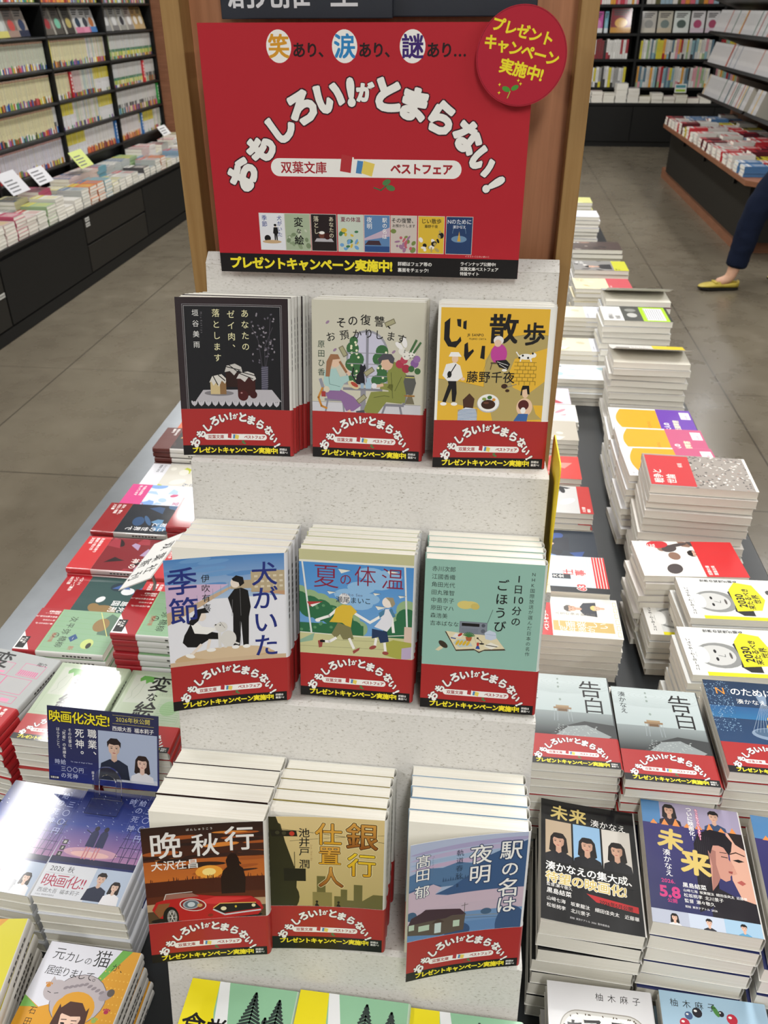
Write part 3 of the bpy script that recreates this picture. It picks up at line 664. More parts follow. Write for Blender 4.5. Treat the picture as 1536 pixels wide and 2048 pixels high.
def c_station(a):
    a.rect(0, 0, 105, 148, H('8fb0cc'), H('b3bdd8')); 
    for y, c in ((140,'a9a3c8'),(134,'b9aece'),(129,'9db4d2'),(124,'c0abc8')): a.ell(60,y,60,2.4,H(c),20,rot=3)
    a.poly([(0,116),(15,121),(30,119),(44,123),(60,119),(74,122),(105,118),(105,96),(0,100)], H('56789f'))
    a.poly([(24,92),(40,98),(55,108),(66,124),(80,130),(92,134),(105,140),(105,90),(40,88)], H('3c5a85')); a.poly([(0,100),(20,104),(30,100),(0,90)], H('3f5f8a'))
    for i in range(14): a.poly([(30+i*2.2,104),(31+i*2.2,109-i%3),(32+i*2.2,104)], H('3a5578'))
    a.poly([(0,98),(22,103),(30,98),(24,92),(34,89),(105,90),(105,76),(60,70),(0,76)], H('c8b4c4')); a.rect(0,60,105,78,H('c4b2c2')); a.rect(48,56,105,68,H('6f92bd')); a.rect(0,40,105,57,H('6288b8'))
    a.line([(50,64),(105,60)], 1.6, H('7d8fa4')); a.line([(50,61),(105,57)], .5, H('55677c'))
    a.ell(72,66,5,3.4,H('44607f')); a.ell(95,50,14,20,H('3b5780')); a.ell(46,48,12,9,H('35507a')); a.ell(3,72,5,5,H('44607f'))
    a.poly([(0,62),(3,70),(12,74),(16,77),(48,72),(54,65),(40,66),(36,64),(0,62)], H('44303a')); a.poly([(0,63),(36,64),(40,66),(53,65),(52,48),(30,46),(0,52)], H('5c5048'))
    for x0, y0, x1, y1 in ((1,57,6,63),(10,54,20,60),(42,53,48,60)): a.rect(x0,y0,x1,y1,H('b9cdb9'))
    a.poly([(22,60),(28,65),(34,60)], H('4a3a36')); a.rect(25,49,31,60,H('c9d9d9')); a.line([(52,57),(52,78)], .5, H('55514c')); a.line([(49,75),(55,76)], .5, H('55514c'))
    o = (.055, H('2b3f63'))
    for c, x, y, s_ in (('駅',91,130,21),('の',91,110,17),('名',91,90,21),('は',90,71,19)): a.ch(c, x, y, s_, o[1], .06); a.ch(c, x, y, s_, WH, .01)
    for c, x, y in (('夜',64,128),('明',64,107)): a.ch(c, x, y, 21, o[1], .05); a.ch(c, x, y, 21, WH, .01)
    for c, x, y in (('髙',12,129),('田',12,115),('郁',12,97)): a.ch(c if glyph(c, 0)[0] else '高', x, y, 14, o[1], .05); a.ch(c if glyph(c, 0)[0] else '高', x, y, 14, WH, .01)
    a.v('軌道春秋', 45, 132, 7, H('27384f'), 0, 1.15); a.t('II', 43, 98, 5, H('27384f'), .01); a.v('Takada Kaoru', 21, 132, 2.4, H('667a94'), 0, .75, rot=-90)
# --- the covers on the table
def c_confess(a):
    a.rect(0, 84, 105, 148, H('b0bdbe'), H('c2cdce')); a.rect(0, 45, 105, 84, H('1d1f21'), H('8d9798'))
    for i in range(9): a.ring(45, 135, 10+i*7, 3+i*2, .25, H('a5b3b2'))
    a.poly([(28,45),(40,58),(70,70),(105,66),(105,45)], H('3a3d3e')); a.poly([(34,45),(50,60),(72,64),(100,48),(96,45)], H('8f9798')); 
    rnd = random.Random(11)
    for i in range(60): a.ell(34+rnd.random()*50, 46+rnd.random()*16, 1.2, .4, H('b4bcbc'), 5)
    for x, y, r in ((42,140,1.3),(42,133,1.2),(42,126,1.5),(43,104,1.6)): a.ell(x, y, r, r*1.3, H('8f9d98'), 10)
    a.rect(34,88,56,91,H('8d7356')); a.rect(37,91,53,94,H('a08868')); a.rect(38,84,52,88,H('6b5238'))
    for x in (35,39,51,55): a.line([(x,88),(x+(1 if x>45 else -1)*1,68)], .6, H('9aa3a8'))
    a.ch('告',82,125,31,BK,.0); a.ch('白',84,97,29,BK,.0)
    a.v('湊かなえ', 12, 135, 9.4, H('20262a'), .0, 1.0)
def c_letterN(a):
    a.rect(0, 45, 105, 148, H('1f3f66'), H('16304e')); a.rect(0,84,105,104,H('2a6c9c'),H('27588a'))
    rnd = random.Random(12)
    for i in range(330): a.ell(rnd.random()*30, 62+rnd.random()*84, .7, .7, H(rnd.choice(('6f92b4','3a5878','8fb0cc'))), 5)
    a.ell(66, 62, 26, 10, H('7f93ab')); a.ell(66, 64, 22, 7, H('4a637f')); a.poly([(60,124),(66,130),(72,124),(70,112),(62,112)], H('7f93ab'))
    for i in range(12): a.line([(66,118),(42+i*4.2,64)], .35, H('a3b4c6'))
    a.poly([(62,62),(60,74),(66,84),(71,74),(70,62)], H('e0ac3a')); a.ell(66,86,2.4,3,H('e0ac3a'))
    a.t('N', 12, 130, 16, H('d98f35'), .005); a.t('のために', 30, 130, 14, WH, .01, ls=.95); a.t('湊かなえ', 34, 113, 9, WH, .0)
def c_miraiL(a):
    a.rect(0, 0, 105, 148, H('0f1013'))
    gold = H('cfba72')
    a.ch('未',21,132,20,gold,.03,rot=-6); a.ch('来',42,131,20,gold,.03,rot=-4); a.t('湊かなえ', 56, 126, 10, WH, .0, rot=-3)
    for i, (x0, x1, bg, cl) in enumerate(((5,34,'b9a58c','1b1c22'),(36,66,'8fb6d8','17181d'),(68,99,'cfcac2','1a1b20'))):
        b = Art(105, 148); a.rect(x0, 68, x1, 120, H(bg))
        portrait(a, (x0+x1)/2, 86, 17, H('1a1413'), H(cl), True, H('c79d86'), (-1, 0, -1)[i])
        a.rect(x0-2, 50, x1+2, 68, H('0f1013')) 
    a.rect(0,50,105,68,H('0f1013')); a.rect(34,66,36,120,H('0f1013')); a.rect(66,66,68,120,H('0f1013')); a.rect(0,66,5,120,H('0f1013')); a.rect(99,66,105,120,H('0f1013'))
    a.t('湊かなえの集大成、', 5, 62, 11.2, WH, .02, ls=.98, rot=-2); a.t('待望の映画化!', 5, 49, 14, gold, .03, ls=.98, rot=-2, out=(.03, WH))
    a.poly([(48,37),(101,31),(101,24),(58,29)], H('b3262a')); a.t('2026年5月公開', 61, 30.5, 5.2, H('2a0f10'), .02, rot=-5)
    a.t('監督:瀬々敬久', 6, 40, 4.4, WH, 0, rot=-3); a.t('黒島結菜', 6, 33, 6.6, WH, .01, rot=-3); a.t('山﨑七海  坂東龍汰  細田佳央太  近藤華', 6, 24, 5, WH, 0, rot=-4); a.t('松坂桃李  北川景子', 6, 16.5, 5, WH, 0, rot=-4)
    a.t('配給 東京テアトル 2026 製作委員会', 30, 7, 2.4, H('c9c9c9'), 0, rot=-3)
def c_miraiR(a):
    a.rect(0, 0, 105, 148, H('2c3260')); a.rect(0,118,105,148,H('9b93ad')); a.rect(0,118,20,148,H('4f7fae'))
    portrait(a, 30, 131, 13, H('151114'), H('2c2430'), True, H('c79d86')); portrait(a, 78, 130, 13, H('131014'), H('32486a'), False, H('cba48e'))
    a.rect(0, 0, 105, 118, H('232852'), H('39356a'))
    for i in range(8): a.poly([(8+i*12,117),(12+i*12,123+i%3*2),(16+i*12,117)], H('d98a4a'))
    # two heads in profile, the nearer one with long dark hair
    a.poly([(88,118),(105,112),(105,30),(92,40),(86,60),(88,90)], H('cfa08c')); a.poly([(90,118),(105,118),(105,98),(96,104)], H('231a1c')); a.poly([(90,84),(96,86),(102,84),(96,82)], BK); a.line([(88,91),(95,94),(103,91)], 1.3, H('3a2420')); a.poly([(90,58),(95,61),(99,58),(95,55)], H('a9564f')); a.poly([(88,84),(85,70),(88,66),(92,68)], H('c48f7c'))
    a.poly([(52,98),(58,112),(72,119),(86,117),(93,106),(90,94),(84,86),(80,70),(72,58),(70,36),(60,24),(48,18),(50,50)], H('15111a'))
    a.poly([(66,96),(74,101),(83,98),(86.5,90),(86,84),(90.5,76),(87.5,73.5),(88,70.5),(86,69),(87,66.5),(84.5,64),(84,59.5),(79,57),(74,60),(70,52),(64,44),(66,74)], H('bf8b7b'))
    a.poly([(66,96),(68,74),(64,44),(70,52),(74,60),(72,76),(74,92)], H('9c6c62')); a.poly([(66,118),(80,116),(88,104),(86,95),(80,100),(72,99),(68,88),(64,96)], H('15111a'))
    a.line([(79,86.5),(85,86)], 1.0, BK); a.line([(78,91.5),(85,91.5)], .8, H('2a1a1c')); a.poly([(83.5,70),(88,70.2),(87,67),(83.5,68)], H('8f453f'))
    for i in range(7): a.line([(56+i*2.2,112-i*.6),(54+i*1.6,40+i*3)], .35, H('2c2634'))
    a.poly([(60,20),(70,48),(88,40),(105,36),(105,14),(60,14)], H('1d1a22'))
    g = H('cdb569')
    a.ch('未',28,99,27,g,.04,rot=-8); a.ch('来',51,74,31,g,.04,rot=-4)
    a.v('湊かなえ', 22, 82, 8.4, WH, .0, .98); a.v('ついに映画化!', 52, 142, 6.4, WH, .02, .98); a.v('もっともつらいミステリー', 60, 142, 3.4, WH, .02, .98, out=(.12, H('c23a78')))
    a.t('2026.', 13, 48, 6, H('c23a78'), .02); a.t('5.8', 10, 36, 17, H('c23a78'), .04); a.t('公開', 17, 26, 5, H('c23a78'), .02)
    a.t('黒島結菜', 34, 46, 6, WH, .01); a.t('山﨑七海 坂東龍汰 細田佳央太 近藤華', 34, 40, 3.6, WH, 0); a.t('松坂桃李 北川景子', 34, 34.5, 4.6, WH, 0); a.t('監督 瀬々敬久', 34, 28.5, 4.6, WH, 0); a.t('配給 東京テアトル 2026', 34, 22, 2.8, WH, 0)
    a.rect(0, 0, 105, 15, H('aeb4c4')); a.rect(36,0,70,15,H('bcc6d6')); a.rect(70,0,105,15,H('9cbcd4'))
    portrait(a, 22, 4.5, 7, H('15110f'), H('d8d8d8'), True); portrait(a, 55, 4.5, 7, H('15110f'), H('2c2c33'), False); portrait(a, 88, 4.5, 7, H('15110f'), H('5a9ac0'), False)
def c_bento(a):
    a.rect(0, 0, 105, 148, H('dcdcdf'))
    a.poly([(30,16),(30,112),(20,124),(14,112),(14,16)], H('dcdcdf'))
    def rr(x0,y0,x1,y1,r,c):
        p = []
        for cx, cy, a0 in ((x1-r,y0+r,-90),(x1-r,y1-r,0),(x0+r,y1-r,90),(x0+r,y0+r,180)):
            for i in range(9): p.append((cx+r*math.cos(R(a0+i*11.25)), cy+r*math.sin(R(a0+i*11.25))))
        a.poly(p, c)
    rr(11,10,99,122,20,H('8f8a80')); rr(12,11,98,121,19,H('cfcdc8')); rr(15,14,95,118,16,H('f0f0ee'))
    rnd = random.Random(14)
    for i in range(260): a.ell(18+rnd.random()*74, 18+rnd.random()*96, 1.7, 1.0, H(rnd.choice(('ffffff','e2e1dd','f8f8f6','dbdad5'))), 6, rot=rnd.random()*180)
    for i in range(70):
        t = rnd.random()*6.28; a.ell(55+40*max(-1,min(1,1.25*math.cos(t))), 66+52*max(-1,min(1,1.25*math.sin(t))), 1.2, .7, H('4a3c20'), 5, rot=rnd.random()*180)
    for c, x, y, s_, r in (('ち',27,103,19,0),('ゃ',31,88,16,0),('ん',29,71,19,0),('ア',44,106,19,5),('ッ',46,90,16,0),('コ',46,74,18,0),('の',65,78,18,0),('ラ',69,106,19,0),('ン',79,93,17,0),('チ',84,76,19,0)): a.ch(c, x, y, s_, BK, .035, r)
    for i, c in enumerate('柚木麻子'): a.ch(c, 53+i*12.5, 137, 8.6, BK, -.002)
def c_cake3(a):
    a.rect(0, 0, 105, 148, H('a9c9df'))
    rnd = random.Random(15)
    a.ell(58,60,42,50,H('eadfc8')); a.ell(58,62,39,48,H('6b2a2c')); a.ell(58,64,36,46,H('c58a5e')); a.ell(58,64,33,43,H('e6d9cc'))
    for i in range(240):
        t = rnd.random()*6.28; q = math.sqrt(rnd.random()); a.ell(58+32*q*math.cos(t), 64+42*q*math.sin(t), .9, .8, H(rnd.choice(('f4eee8','d9b598','ffffff','cf9c78'))), 5)
    for x, y, c, r in ((22,118,'c23044',5),(27,126,'4a5f8a',4),(36,130,'26222c',5),(70,128,'c23044',5.4),(84,122,'4f658f',4),(92,117,'4f658f',4),(12,96,'4f658f',3.6),(12,86,'26222c',5),(96,98,'26222c',4.6),(60,132,'26222c',3)): a.ell(x,y,r,r,H(c),12); a.ell(x-r*.3,y+r*.3,r*.35,r*.25,WH,8)
    a.ell(55,134,2.4,6,H('4f8a44'),rot=25); a.ell(15,103,2.6,5,H('4f8a44'),rot=40); a.ell(100,92,2.6,6,H('4f8a44'),rot=60)
    m = H('8a3a24')
    for c, x, y, s_, r in (('3',40,92,19,0),('時',62,92,18,-2),('の',84,90,17,-8),('ア',32,68,19,0),('ッ',46,66,15,0),('コ',58,66,17,0),('ち',74,66,18,0),('ゃ',86,64,14,0),('ん',88,50,16,0)): a.ch(c, x, y, s_, m, .03, r)
    for i, c in enumerate('柚木麻子'): a.ch(c, 14+i*12.5, 137, 8.6, BK, -.002)
def c_reaper(a):
    a.rect(0, 96, 105, 148, H('2a3f94'), H('0b144a')); a.rect(0, 45, 105, 96, H('b07fa4'), H('2a3f94')); a.ell(44,60,34,7,H('c99cb0')); a.ell(44,58,24,4,H('e4b8b4'))
    rnd = random.Random(16)
    for i in range(70): x, y = rnd.random()*105, 60+rnd.random()*86; a.line([(x,y),(x+1.4,y-.8)], .4, H('c9d4f0'))
    a.rect(0,45,105,52,H('1a1c44'))
    for x0 in (74, 84, 93): a.line([(x0,50),(x0+6,104),(x0+9,50)], .7, H('1c1f4c'))
    for y in (60,72,84,96): a.line([(75,y),(103,y)], .7, H('1c1f4c'))
    for x, s_ in ((38,1),(50,-1)):
        a.line([(x-2,52),(x-2,70)], 1.6, H('c97f88')); a.line([(x+2,52),(x+2,70)], 1.6, H('c97f88')); a.poly([(x-5,68),(x-5,86),(x-3,90),(x+3,90),(x+5,86),(x+6,68)], H('1a2150')); a.ell(x,93,3,3.6,H('1d1830'))
    a.line([(34,86),(26,90)], 1.4, H('1a2150'))
    w = H('aab4dc')
    for i, c in enumerate('時給'): a.ch(c, 66+i*13, 136, 9.6, w, 0)
    for i, c in enumerate('三〇〇円'): a.ch(c, 92, 125-i*13, 10, w, 0)
    for i, c in enumerate('の死神'): a.ch(c, 78, 125-i*13, 10, w, 0)
    for x in (72,86,99): a.line([(x,148),(x,84)], .25, H('5a68a8'))
    for y in (131,118,105,92): a.line([(66,y),(105,y)], .25, H('5a68a8'))
    for i, c in enumerate('藤まる'): a.rect(4, 68-i*8, 10, 74-i*8, BK); a.ch(c, 7, 71-i*8, 4.2, WH, 0)
def b_reaper(a):
    a.rect(0, 0, 105, 42, H('dcdfe6')); a.rect(62,0,105,42,H('b5c3d8'))
    a.t('2026 秋', 6, 36, 8.4, H('3a3c44'), 0, ls=.95); a.t('映画化!!', 4, 21, 17, H('b03050'), .0, ls=.9); a.line([(4,30),(40,30)],.3,H('9a9ca4'))
    a.t('西畑大吾 福本莉子', 4, 8.5, 6, H('4a4c54'), -.005); a.t('©2026 映画製作委員会', 4, 3, 2.2, H('6a6c74'))
    portrait(a, 72, 23, 13, H('241a18'), H('1f2740'), False, H('d9b6a2')); portrait(a, 92, 16, 11, H('241a18'), H('e9e8ec'), True, H('e0c0ae'))
def c_cat(a):
    a.rect(0, 0, 105, 148, H('d99c2c')); a.poly([(0,90),(20,148),(84,148),(60,96),(20,80)], H('dfe0ea')); a.poly([(84,148),(96,148),(66,100),(60,96)], H('6fae4c')); a.poly([(0,90),(20,148),(0,148)], H('dfe0ea')); a.poly([(0,78),(0,90),(18,80)], H('7bb65a'))
    for i in range(14):
        for j in range(16):
            x, y = 46+i*4.4+(j%2)*2.2, 4+j*8
            if x > 60+(y-96)*.5 and y < 144: a.ell(x,y,.8,.8,H('e8b850'),6)
    g = H('b9b0b4')
    a.ell(58, 92, 30, 26, H('5c5458')); a.ell(58, 92, 29.4, 25.4, g); a.ell(58, 82, 22, 18, H('d99c2c')); a.ell(30,98,13,11,g); a.ell(86,100,8,5,H('a39aa0'),rot=35); a.ell(90,103,4,4,H('5e5650'))
    for i in range(9): a.ell(40+i*5,108-abs(i-4)*1.5,3,1.6,H('8f868c'),8,rot=30)
    a.poly([(20,104),(22,112),(27,107)], g); a.line([(22,96),(26,95)],.6,BK); a.line([(34,96),(30,95)],.6,BK)
    portrait(a, 58, 52, 34, H('4a2c24'), H('23242c'), False, H('edc9b4')); a.poly([(42,86),(38,44),(45,40),(49,66),(46,80)], H('4a2c24')); a.poly([(74,86),(79,46),(73,40),(68,66),(71,80)], H('4a2c24'))
    for c, x, y, s_ in (('元',16,136,14),('カ',29,134,12),('レ',40,133,12),('の',51,132,9),('猫',66,136,20),('が',84,129,9),('、',94,128,9)): a.ch(c, x, y, s_, BK, -.004)
    for i, c in enumerate('居座りまして。'): a.ch(c, 14+i*9.2, 118-i*.3, 10.5, BK, -.004)
    a.v('石田祥', 16, 76, 8.4, BK, -.004, 1.3)
    for x, y, c in ((20,102,'c9862c'),(93,84,'b02a50'),(84,74,'8fae5a')):
        a.ell(x,y,2.6,2,H(c),10)
        for d in (-3,-1,1,3): a.ell(x+d,y+3-abs(d)*.3,.9,1.1,H(c),8)
def c_catlong(a):
    a.rect(0,0,105,148,H('d8cf3a')); a.poly([(0,80),(0,148),(70,148),(50,110)], H('dfe0ea')); a.poly([(70,148),(84,148),(60,118),(50,110)], H('d99c3c'))
    a.ell(20,60,34,46,H('e8c8b4')); a.ell(30,110,30,20,H('7a4430')); a.poly([(40,120),(62,104),(66,70),(58,40),(46,20),(40,44),(50,70),(44,100)], H('6b3c2c')); a.line([(56,60),(50,30),(40,10)], 7, H('5c3226'))
    a.rect(0,0,40,20,H('e08a3a'))
    for c, x, y, s_ in (('猫',10,134,18),('を',27,128,10),('、',38,126,9)): a.ch(c, x, y, s_, BK, 0)
def c_picture(a):
    a.rect(0, 45, 105, 148, H('a7b59c')); a.rect(6, 50, 99, 143, H('9aa890')); a.rect(6.6, 50.6, 98.4, 142.4, H('abb8a0'))
    a.rect(9, 84, 50, 139, H('b9bfb2')); gr = H('8c9a86')
    a.ell(24,128,5.4,6,H('bcc2b4')); a.poly([(18,132),(22,138),(30,138),(44,136),(38,130),(46,126),(34,126),(30,122),(27,130),(20,126)], H('5c9a45'))
    a.line([(20,122),(15,106),(18,96),(13,88)], .4, gr); a.line([(28,121),(27,104),(22,92)], .4, gr)
    a.rect(56,100,96,126,H('a3b098'))
    for i in range(6): a.line([(58+i*7,126),(62+i*6,101)], .35, gr)
    for i in range(4): a.line([(57,104+i*6),(96,106+i*5)], .35, gr)
    a.rect(62,52,98,96,H('a4b39c')); a.ell(80,78,13,14,H('8fae84'))
    for i in range(8): a.line([(64,56+i*4),(97,55+i*4)], .4, H('6f9a62'))
    a.ch('変',52,123,32,BK,.02); a.ch('な',48,97,17,BK,.02); a.ch('絵',46,72,32,BK,.02); a.t('雨穴', 76, 132, 8.4, BK, .01)
def c_floorplan(a):
    a.rect(0, 45, 105, 148, H('a5a8a8')); p = H('cf5f8e')
    for x0,y0,x1,y1 in ((8,60,50,100),(50,70,92,100),(20,100,46,126),(60,104,96,130),(8,50,30,60),(60,52,92,66)):
        a.rect(x0,y0,x1,y1,p); a.rect(x0+.8,y0+.8,x1-.8,y1-.8,H('a9a9aa'))
    for i in range(9): a.rect(62+i*3.4,106,64+i*3.4,116,p)
    a.rect(22,104,40,108,H('d98aa8')); a.rect(70,54,84,60,H('d98aa8')); a.rect(12,66,30,74,H('c992a6'))
    a.ch('変',20,128,34,BK,.02); a.ch('な',20,104,18,BK,.02); a.t('雨穴', 78, 132, 8, BK, .01)
def b_floorplan(a):
    a.rect(0, 0, 105, 46, H('b3262c')); a.ell(60,18,15,15,WH); a.t('文庫版', 50, 24, 5, H('b3262c'), .02); a.t('解説', 53, 17, 7, BK, .02); a.t('収録!', 52, 10, 5, BK, .02)
    a.v('考察が', 92, 40, 6.4, WH, .02); a.v('沸騰中!', 82, 40, 6.4, WH, .02); a.v('話題沸騰', 40, 40, 6.4, WH, .02)
def c_yahei(a):
    a.rect(0, 40, 105, 148, H('86a888')); 
    for i in range(8): a.line([(10+i*13,148),(4+i*13,40)], .6, H('7aa274'))
    a.poly([(20,148),(60,140),(58,118),(24,112),(4,124)], H('56705f')); a.ell(34,116,17,13,H('8b7048')); a.ell(82,112,12,10,H('b9c77a')); a.ell(86,116,7,4,H('26281f')); a.line([(2,104),(60,136)],1.2,H('d4d080'))
    a.poly([(60,84),(70,92),(80,84),(70,76)], H('2c4c7c')); a.t('一', 68, 84, 6, WH)
    for c, x, y in (('柳',88,68),('橋',74,68),('の',66,54),('弥',56,66),('平',40,66),('次',24,66)): a.ch(c, x, y, 14, BK, 0)
    a.t('捕物噺', 60, 50, 8, H('a83c30')); a.v('新', 94, 90, 10, H('a83c30'))
def b_yahei(a):
    a.rect(0, 0, 105, 38, H('a3262e')); a.poly([(105,0),(62,0),(105,26)], WH); a.rect(74,2,102,16,BK); a.t('大人気', 76, 11, 5, WH, .02); a.t('文庫', 78, 5.5, 5, WH, .02)
    for i, s_ in enumerate(('殺しの手立てが','残った女の','懸命の勧分が悲しき','真実とは!?')): a.v(s_, 40-i*9, 34, 4.2, WH, .01, 1.0)
    a.v('書き下ろし', 8, 34, 3.6, H('a3262e'), .01, out=(.2, WH))
def mk_art(seed, bg, pal, title, tcol, vertical=True, n=9, photo=None):
    """generic illustrated cover: a few soft shapes in the cover's own colours and its title lettering"""
    def f(a):
        r = random.Random(seed); a.rect(0, 0, a.w, a.h, H(bg))
        for i in range(n):
            c = H(r.choice(pal)); x, y = r.random()*a.w, 40+r.random()*(a.h-40)
            k = r.random()
            if k < .5: a.ell(x, y, 6+r.random()*16, 4+r.random()*12, c, 18, rot=r.random()*180)
            else: a.poly([(x,y),(x+r.random()*30,y+r.random()*10),(x+r.random()*26,y-14-r.random()*18),(x-r.random()*10,y-12)], c)
        if photo: portrait(a, photo[0], photo[1], photo[2], H('1d1715'), H(photo[3]), photo[4])
        if vertical: 
            for i, tt in enumerate(title.split('|')): a.v(tt, a.w-16-i*17, a.h-16, 15, H(tcol), .01)
        else:
            for i, tt in enumerate(title.split('|')): a.t(tt, 8, a.h-18-i*17, 14, H(tcol), .02)
    return f
def mk_band(col, lines, tcol='f2f1ee', hb=38):
    def f(a):
        a.rect(0, 0, a.w, hb, H(col))
        for i, s_ in enumerate(lines): a.t(s_, 5, hb-8-i*9.5, 7, H(tcol), .02)
    return f
def c_2030(a):
    w, h = a.w, a.h
    a.rect(0,0,w,h,H('d8dad8')); y = H('e6dc22')
    a.rect(0,0,8,h,y) ; a.rect(0,h-22,w,h,H('e9e9e6')); a.t('ニューヨーク・タイムズ', 10, h-10, 6.4, BK, .03)
    a.ell(w*.42,h*.72,28,34,H('8b8d8c')); a.ell(w*.42,h*.74,22,26,H('c9cac8')); a.ell(w*.42,h*.86,18,9,H('edeeec')); a.ell(w*.34,h*.75,4,2,BK); a.ell(w*.5,h*.75,4,2,BK); a.line([(w*.42,h*.73),(w*.39,h*.68),(w*.44,h*.675)],1,H('5c5e5d')); a.ell(w*.42,h*.63,7,1.8,H('55504e')); a.poly([(w*.1,h*.52),(w*.2,h*.58),(w*.36,h*.56),(w*.46,h*.56),(w*.66,h*.58),(w*.8,h*.5),(w*.8,h*.42),(w*.1,h*.42)], H('232425'))
    a.poly([(w*.2,h*.56),(w*.24,h*.34),(w*.5,h*.27),(w*.86,h*.33),(w*.92,h*.48),(w*.72,h*.56)], y)
    a.t('2030', w*.3, h*.49, 17, BK, .03); a.t('来たるべき', w*.26, h*.415, 11, BK, .03); a.t('世界', w*.4, h*.345, 12, BK, .03)
    portrait(a, w*.25, h*.14, 15, H('6b6c6b'), H('2c2d2e'), False, H('bdbebc')); portrait(a, w*.68, h*.14, 15, H('4b4c4b'), H('2c2d2e'), False, H('b0b1af'))
    a.rect(0,0,w,9,y); a.t('核・動力豊・テクノロジー', 6, 4.4, 6, BK, .03)
    a.v('世界の知性が語る', w-7, h-40, 7, BK, .03)
def c_teinen(a):
    w, h = a.w, a.h
    a.rect(0,0,w,h,H('e4e1d8')); a.rect(0,h-38,w,h,H('c22a2c')); a.t('PHP', 12, h-12, 11, WH, .03); a.t('新書', 60, h-12, 10, WH, .02); a.t('ベストセラー', 12, h-29, 9, WH, .03)
    a.rect(14,12,40,h-40,H('c9ae6c')); a.v('一番楽しい', 32, h-50, 17, WH, .0, 1.05); a.v('定年後が', 20, h-56, 14, WH, .0, 1.05)
    portrait(a, w-30, h-82, 20, H('5a5552'), H('3c3f48'), False, H('d0a68e')); portrait(a, w-26, h-122, 16, H('d9c27a'), H('e0e0e0'), False, H('d9b29c'))
    a.rect(0,0,w,9,H('efece2'))
    for i in range(6): a.rect(6+i*16,2,18+i*16,7.6,H('c9a95c')); a.rect(7+i*16,2.6,17+i*16,7,H('efece2'))
    a.v('人生の後半戦の話', 60, h-48, 8, H('6a6862'), .0)
def c_63(a):
    w, h = a.w, a.h
    a.rect(0,0,w,h,H('c7d4df')); a.rect(0,0,w,h*.14,H('cf2c2e'))
    for i in range(7): a.rect(0,3+i*5,w,4.4+i*5,H('e8e4e0'))
    a.rect(0,0,16,h,H('1f2226')); a.t('63', 6, h*.3, 20, H('d84a4c'), .04, out=(.05, WH)); a.v('仕事', w-52, h*.42, 20, H('cf3a3c'), .03, out=(.04, WH)); 
    a.rect(40,h*.4,54,h*.6,H('2b3036')); a.v('大全', 47, h*.57, 10, WH, .02)
    for i in range(7): a.t('頭のいい人は仕事で決める', w*.25, h*.92-i*7, 4.6, H('4f565e'), 0)
def c_shokudo(a):
    a.rect(0, 0, 105, 148, H('8fbf9c')); a.poly([(0,0),(0,148),(28,148),(30,120),(38,90),(40,0)], H('e8d820')); a.poly([(28,148),(38,148),(46,110),(54,80),(54,0),(38,0),(36,90)], H('e6e8ea'))
    k = H('2e3a38')
    for x, y, s_ in ((66,126,1),(90,122,1),(80,104,1.05),(96,98,.8),(66,92,.8)):
        a.line([(x,y-14*s_),(x,y+16*s_)], 1.0, k)
        for i in range(9):
            t = i/8; wd = (1.5+t*9)*s_
            a.line([(x-wd,y+(14-26*t)*s_-2),(x,y+(14-26*t)*s_+1.5),(x+wd,y+(14-26*t)*s_-2)], 2.2, k)
    a.ch('食',14,106,24,BK,.015); a.ch('堂',37,104,22,BK,.015); a.ch('の',58,100,14,BK,.01); a.ch('本',78,100,20,BK,.01)
def c_mini(a, x, y, w, h, n):
    pass
SPEC = {}
def spec(k, art, t=10, front='e6e5e0', spine='e9e8e4', back='e9e8e4', band='fair', w=105, h=148, bandh=45, glossy=False, extra=0, spcol=None):
    SPEC[k] = dict(art=art, t=t, front=H(front), spine=H(spine), back=H(back), band=band, w=w, h=h, bandh=bandh, glossy=glossy, extra=extra, spcol=spcol)
# ------------------------------------------------------------------ books
spec('cake', c_cake, 8, '2b2025', 'dcdcd8')
spec('revenge', c_revenge, 9, 'cdcab9', 'cfccbd')
spec('walk', c_walk, 12, 'efeee8', 'efeee8')
spec('dog', c_dog, 14.5, 'e6e7ee', 'e3e4ea')
spec('summer', c_summer, 10.5, 'cfd0a8', 'd8dadc')
spec('teal', c_teal, 13.6, '93bdb0', 'd9e2dd')
spec('sunset', c_sunset, 22.5, '2e1d18', 'dedcd8')
spec('bank', c_bank, 14.6, 'a89a5e', 'd8d8d4', extra=5)
spec('station', c_station, 15.2, '8fb0cc', 'e4e6e8')
spec('confess', c_confess, 13, 'b0bdbe', '4a4d4f')
spec('lettern', c_letterN, 14, '1f3f66', '2a4668')
spec('miraiL', c_miraiL, 22, '0f1013', 'd8d6d2', band=None, glossy=True)
spec('miraiR', c_miraiR, 22, '2c3260', 'd8d6d2', band=None, glossy=True)
spec('bento', c_bento, 13, 'dcdcdf', 'dddde0', band=None)
spec('cake3', c_cake3, 11, 'a9c9df', 'b3cfe2', band=None)
spec('pinkbook', mk_art(77, 'd58cb4', ('e0a8c8', 'c876a4'), '柚木|麻子', '201a20'), 12, 'd58cb4', 'd58cb4', band=None)
spec('reaper', c_reaper, 17, '1a2560', 'd5d9e6', band=b_reaper, bandh=42, glossy=True)
spec('catbook', c_cat, 12, 'd99c2c', 'd6d4cf', band=None)
spec('catlong', c_catlong, 12, 'd8cf3a', 'd6d4cf', band=None)
spec('picture', c_picture, 13, 'a7b59c', 'a7b59c', glossy=True)
spec('floorplan', c_floorplan, 12, 'a5a8a8', 'b0b2b2', band=b_floorplan, bandh=46)
spec('yahei', c_yahei, 12, '8fb78a', 'd8d8d6', band=b_yahei, bandh=38)
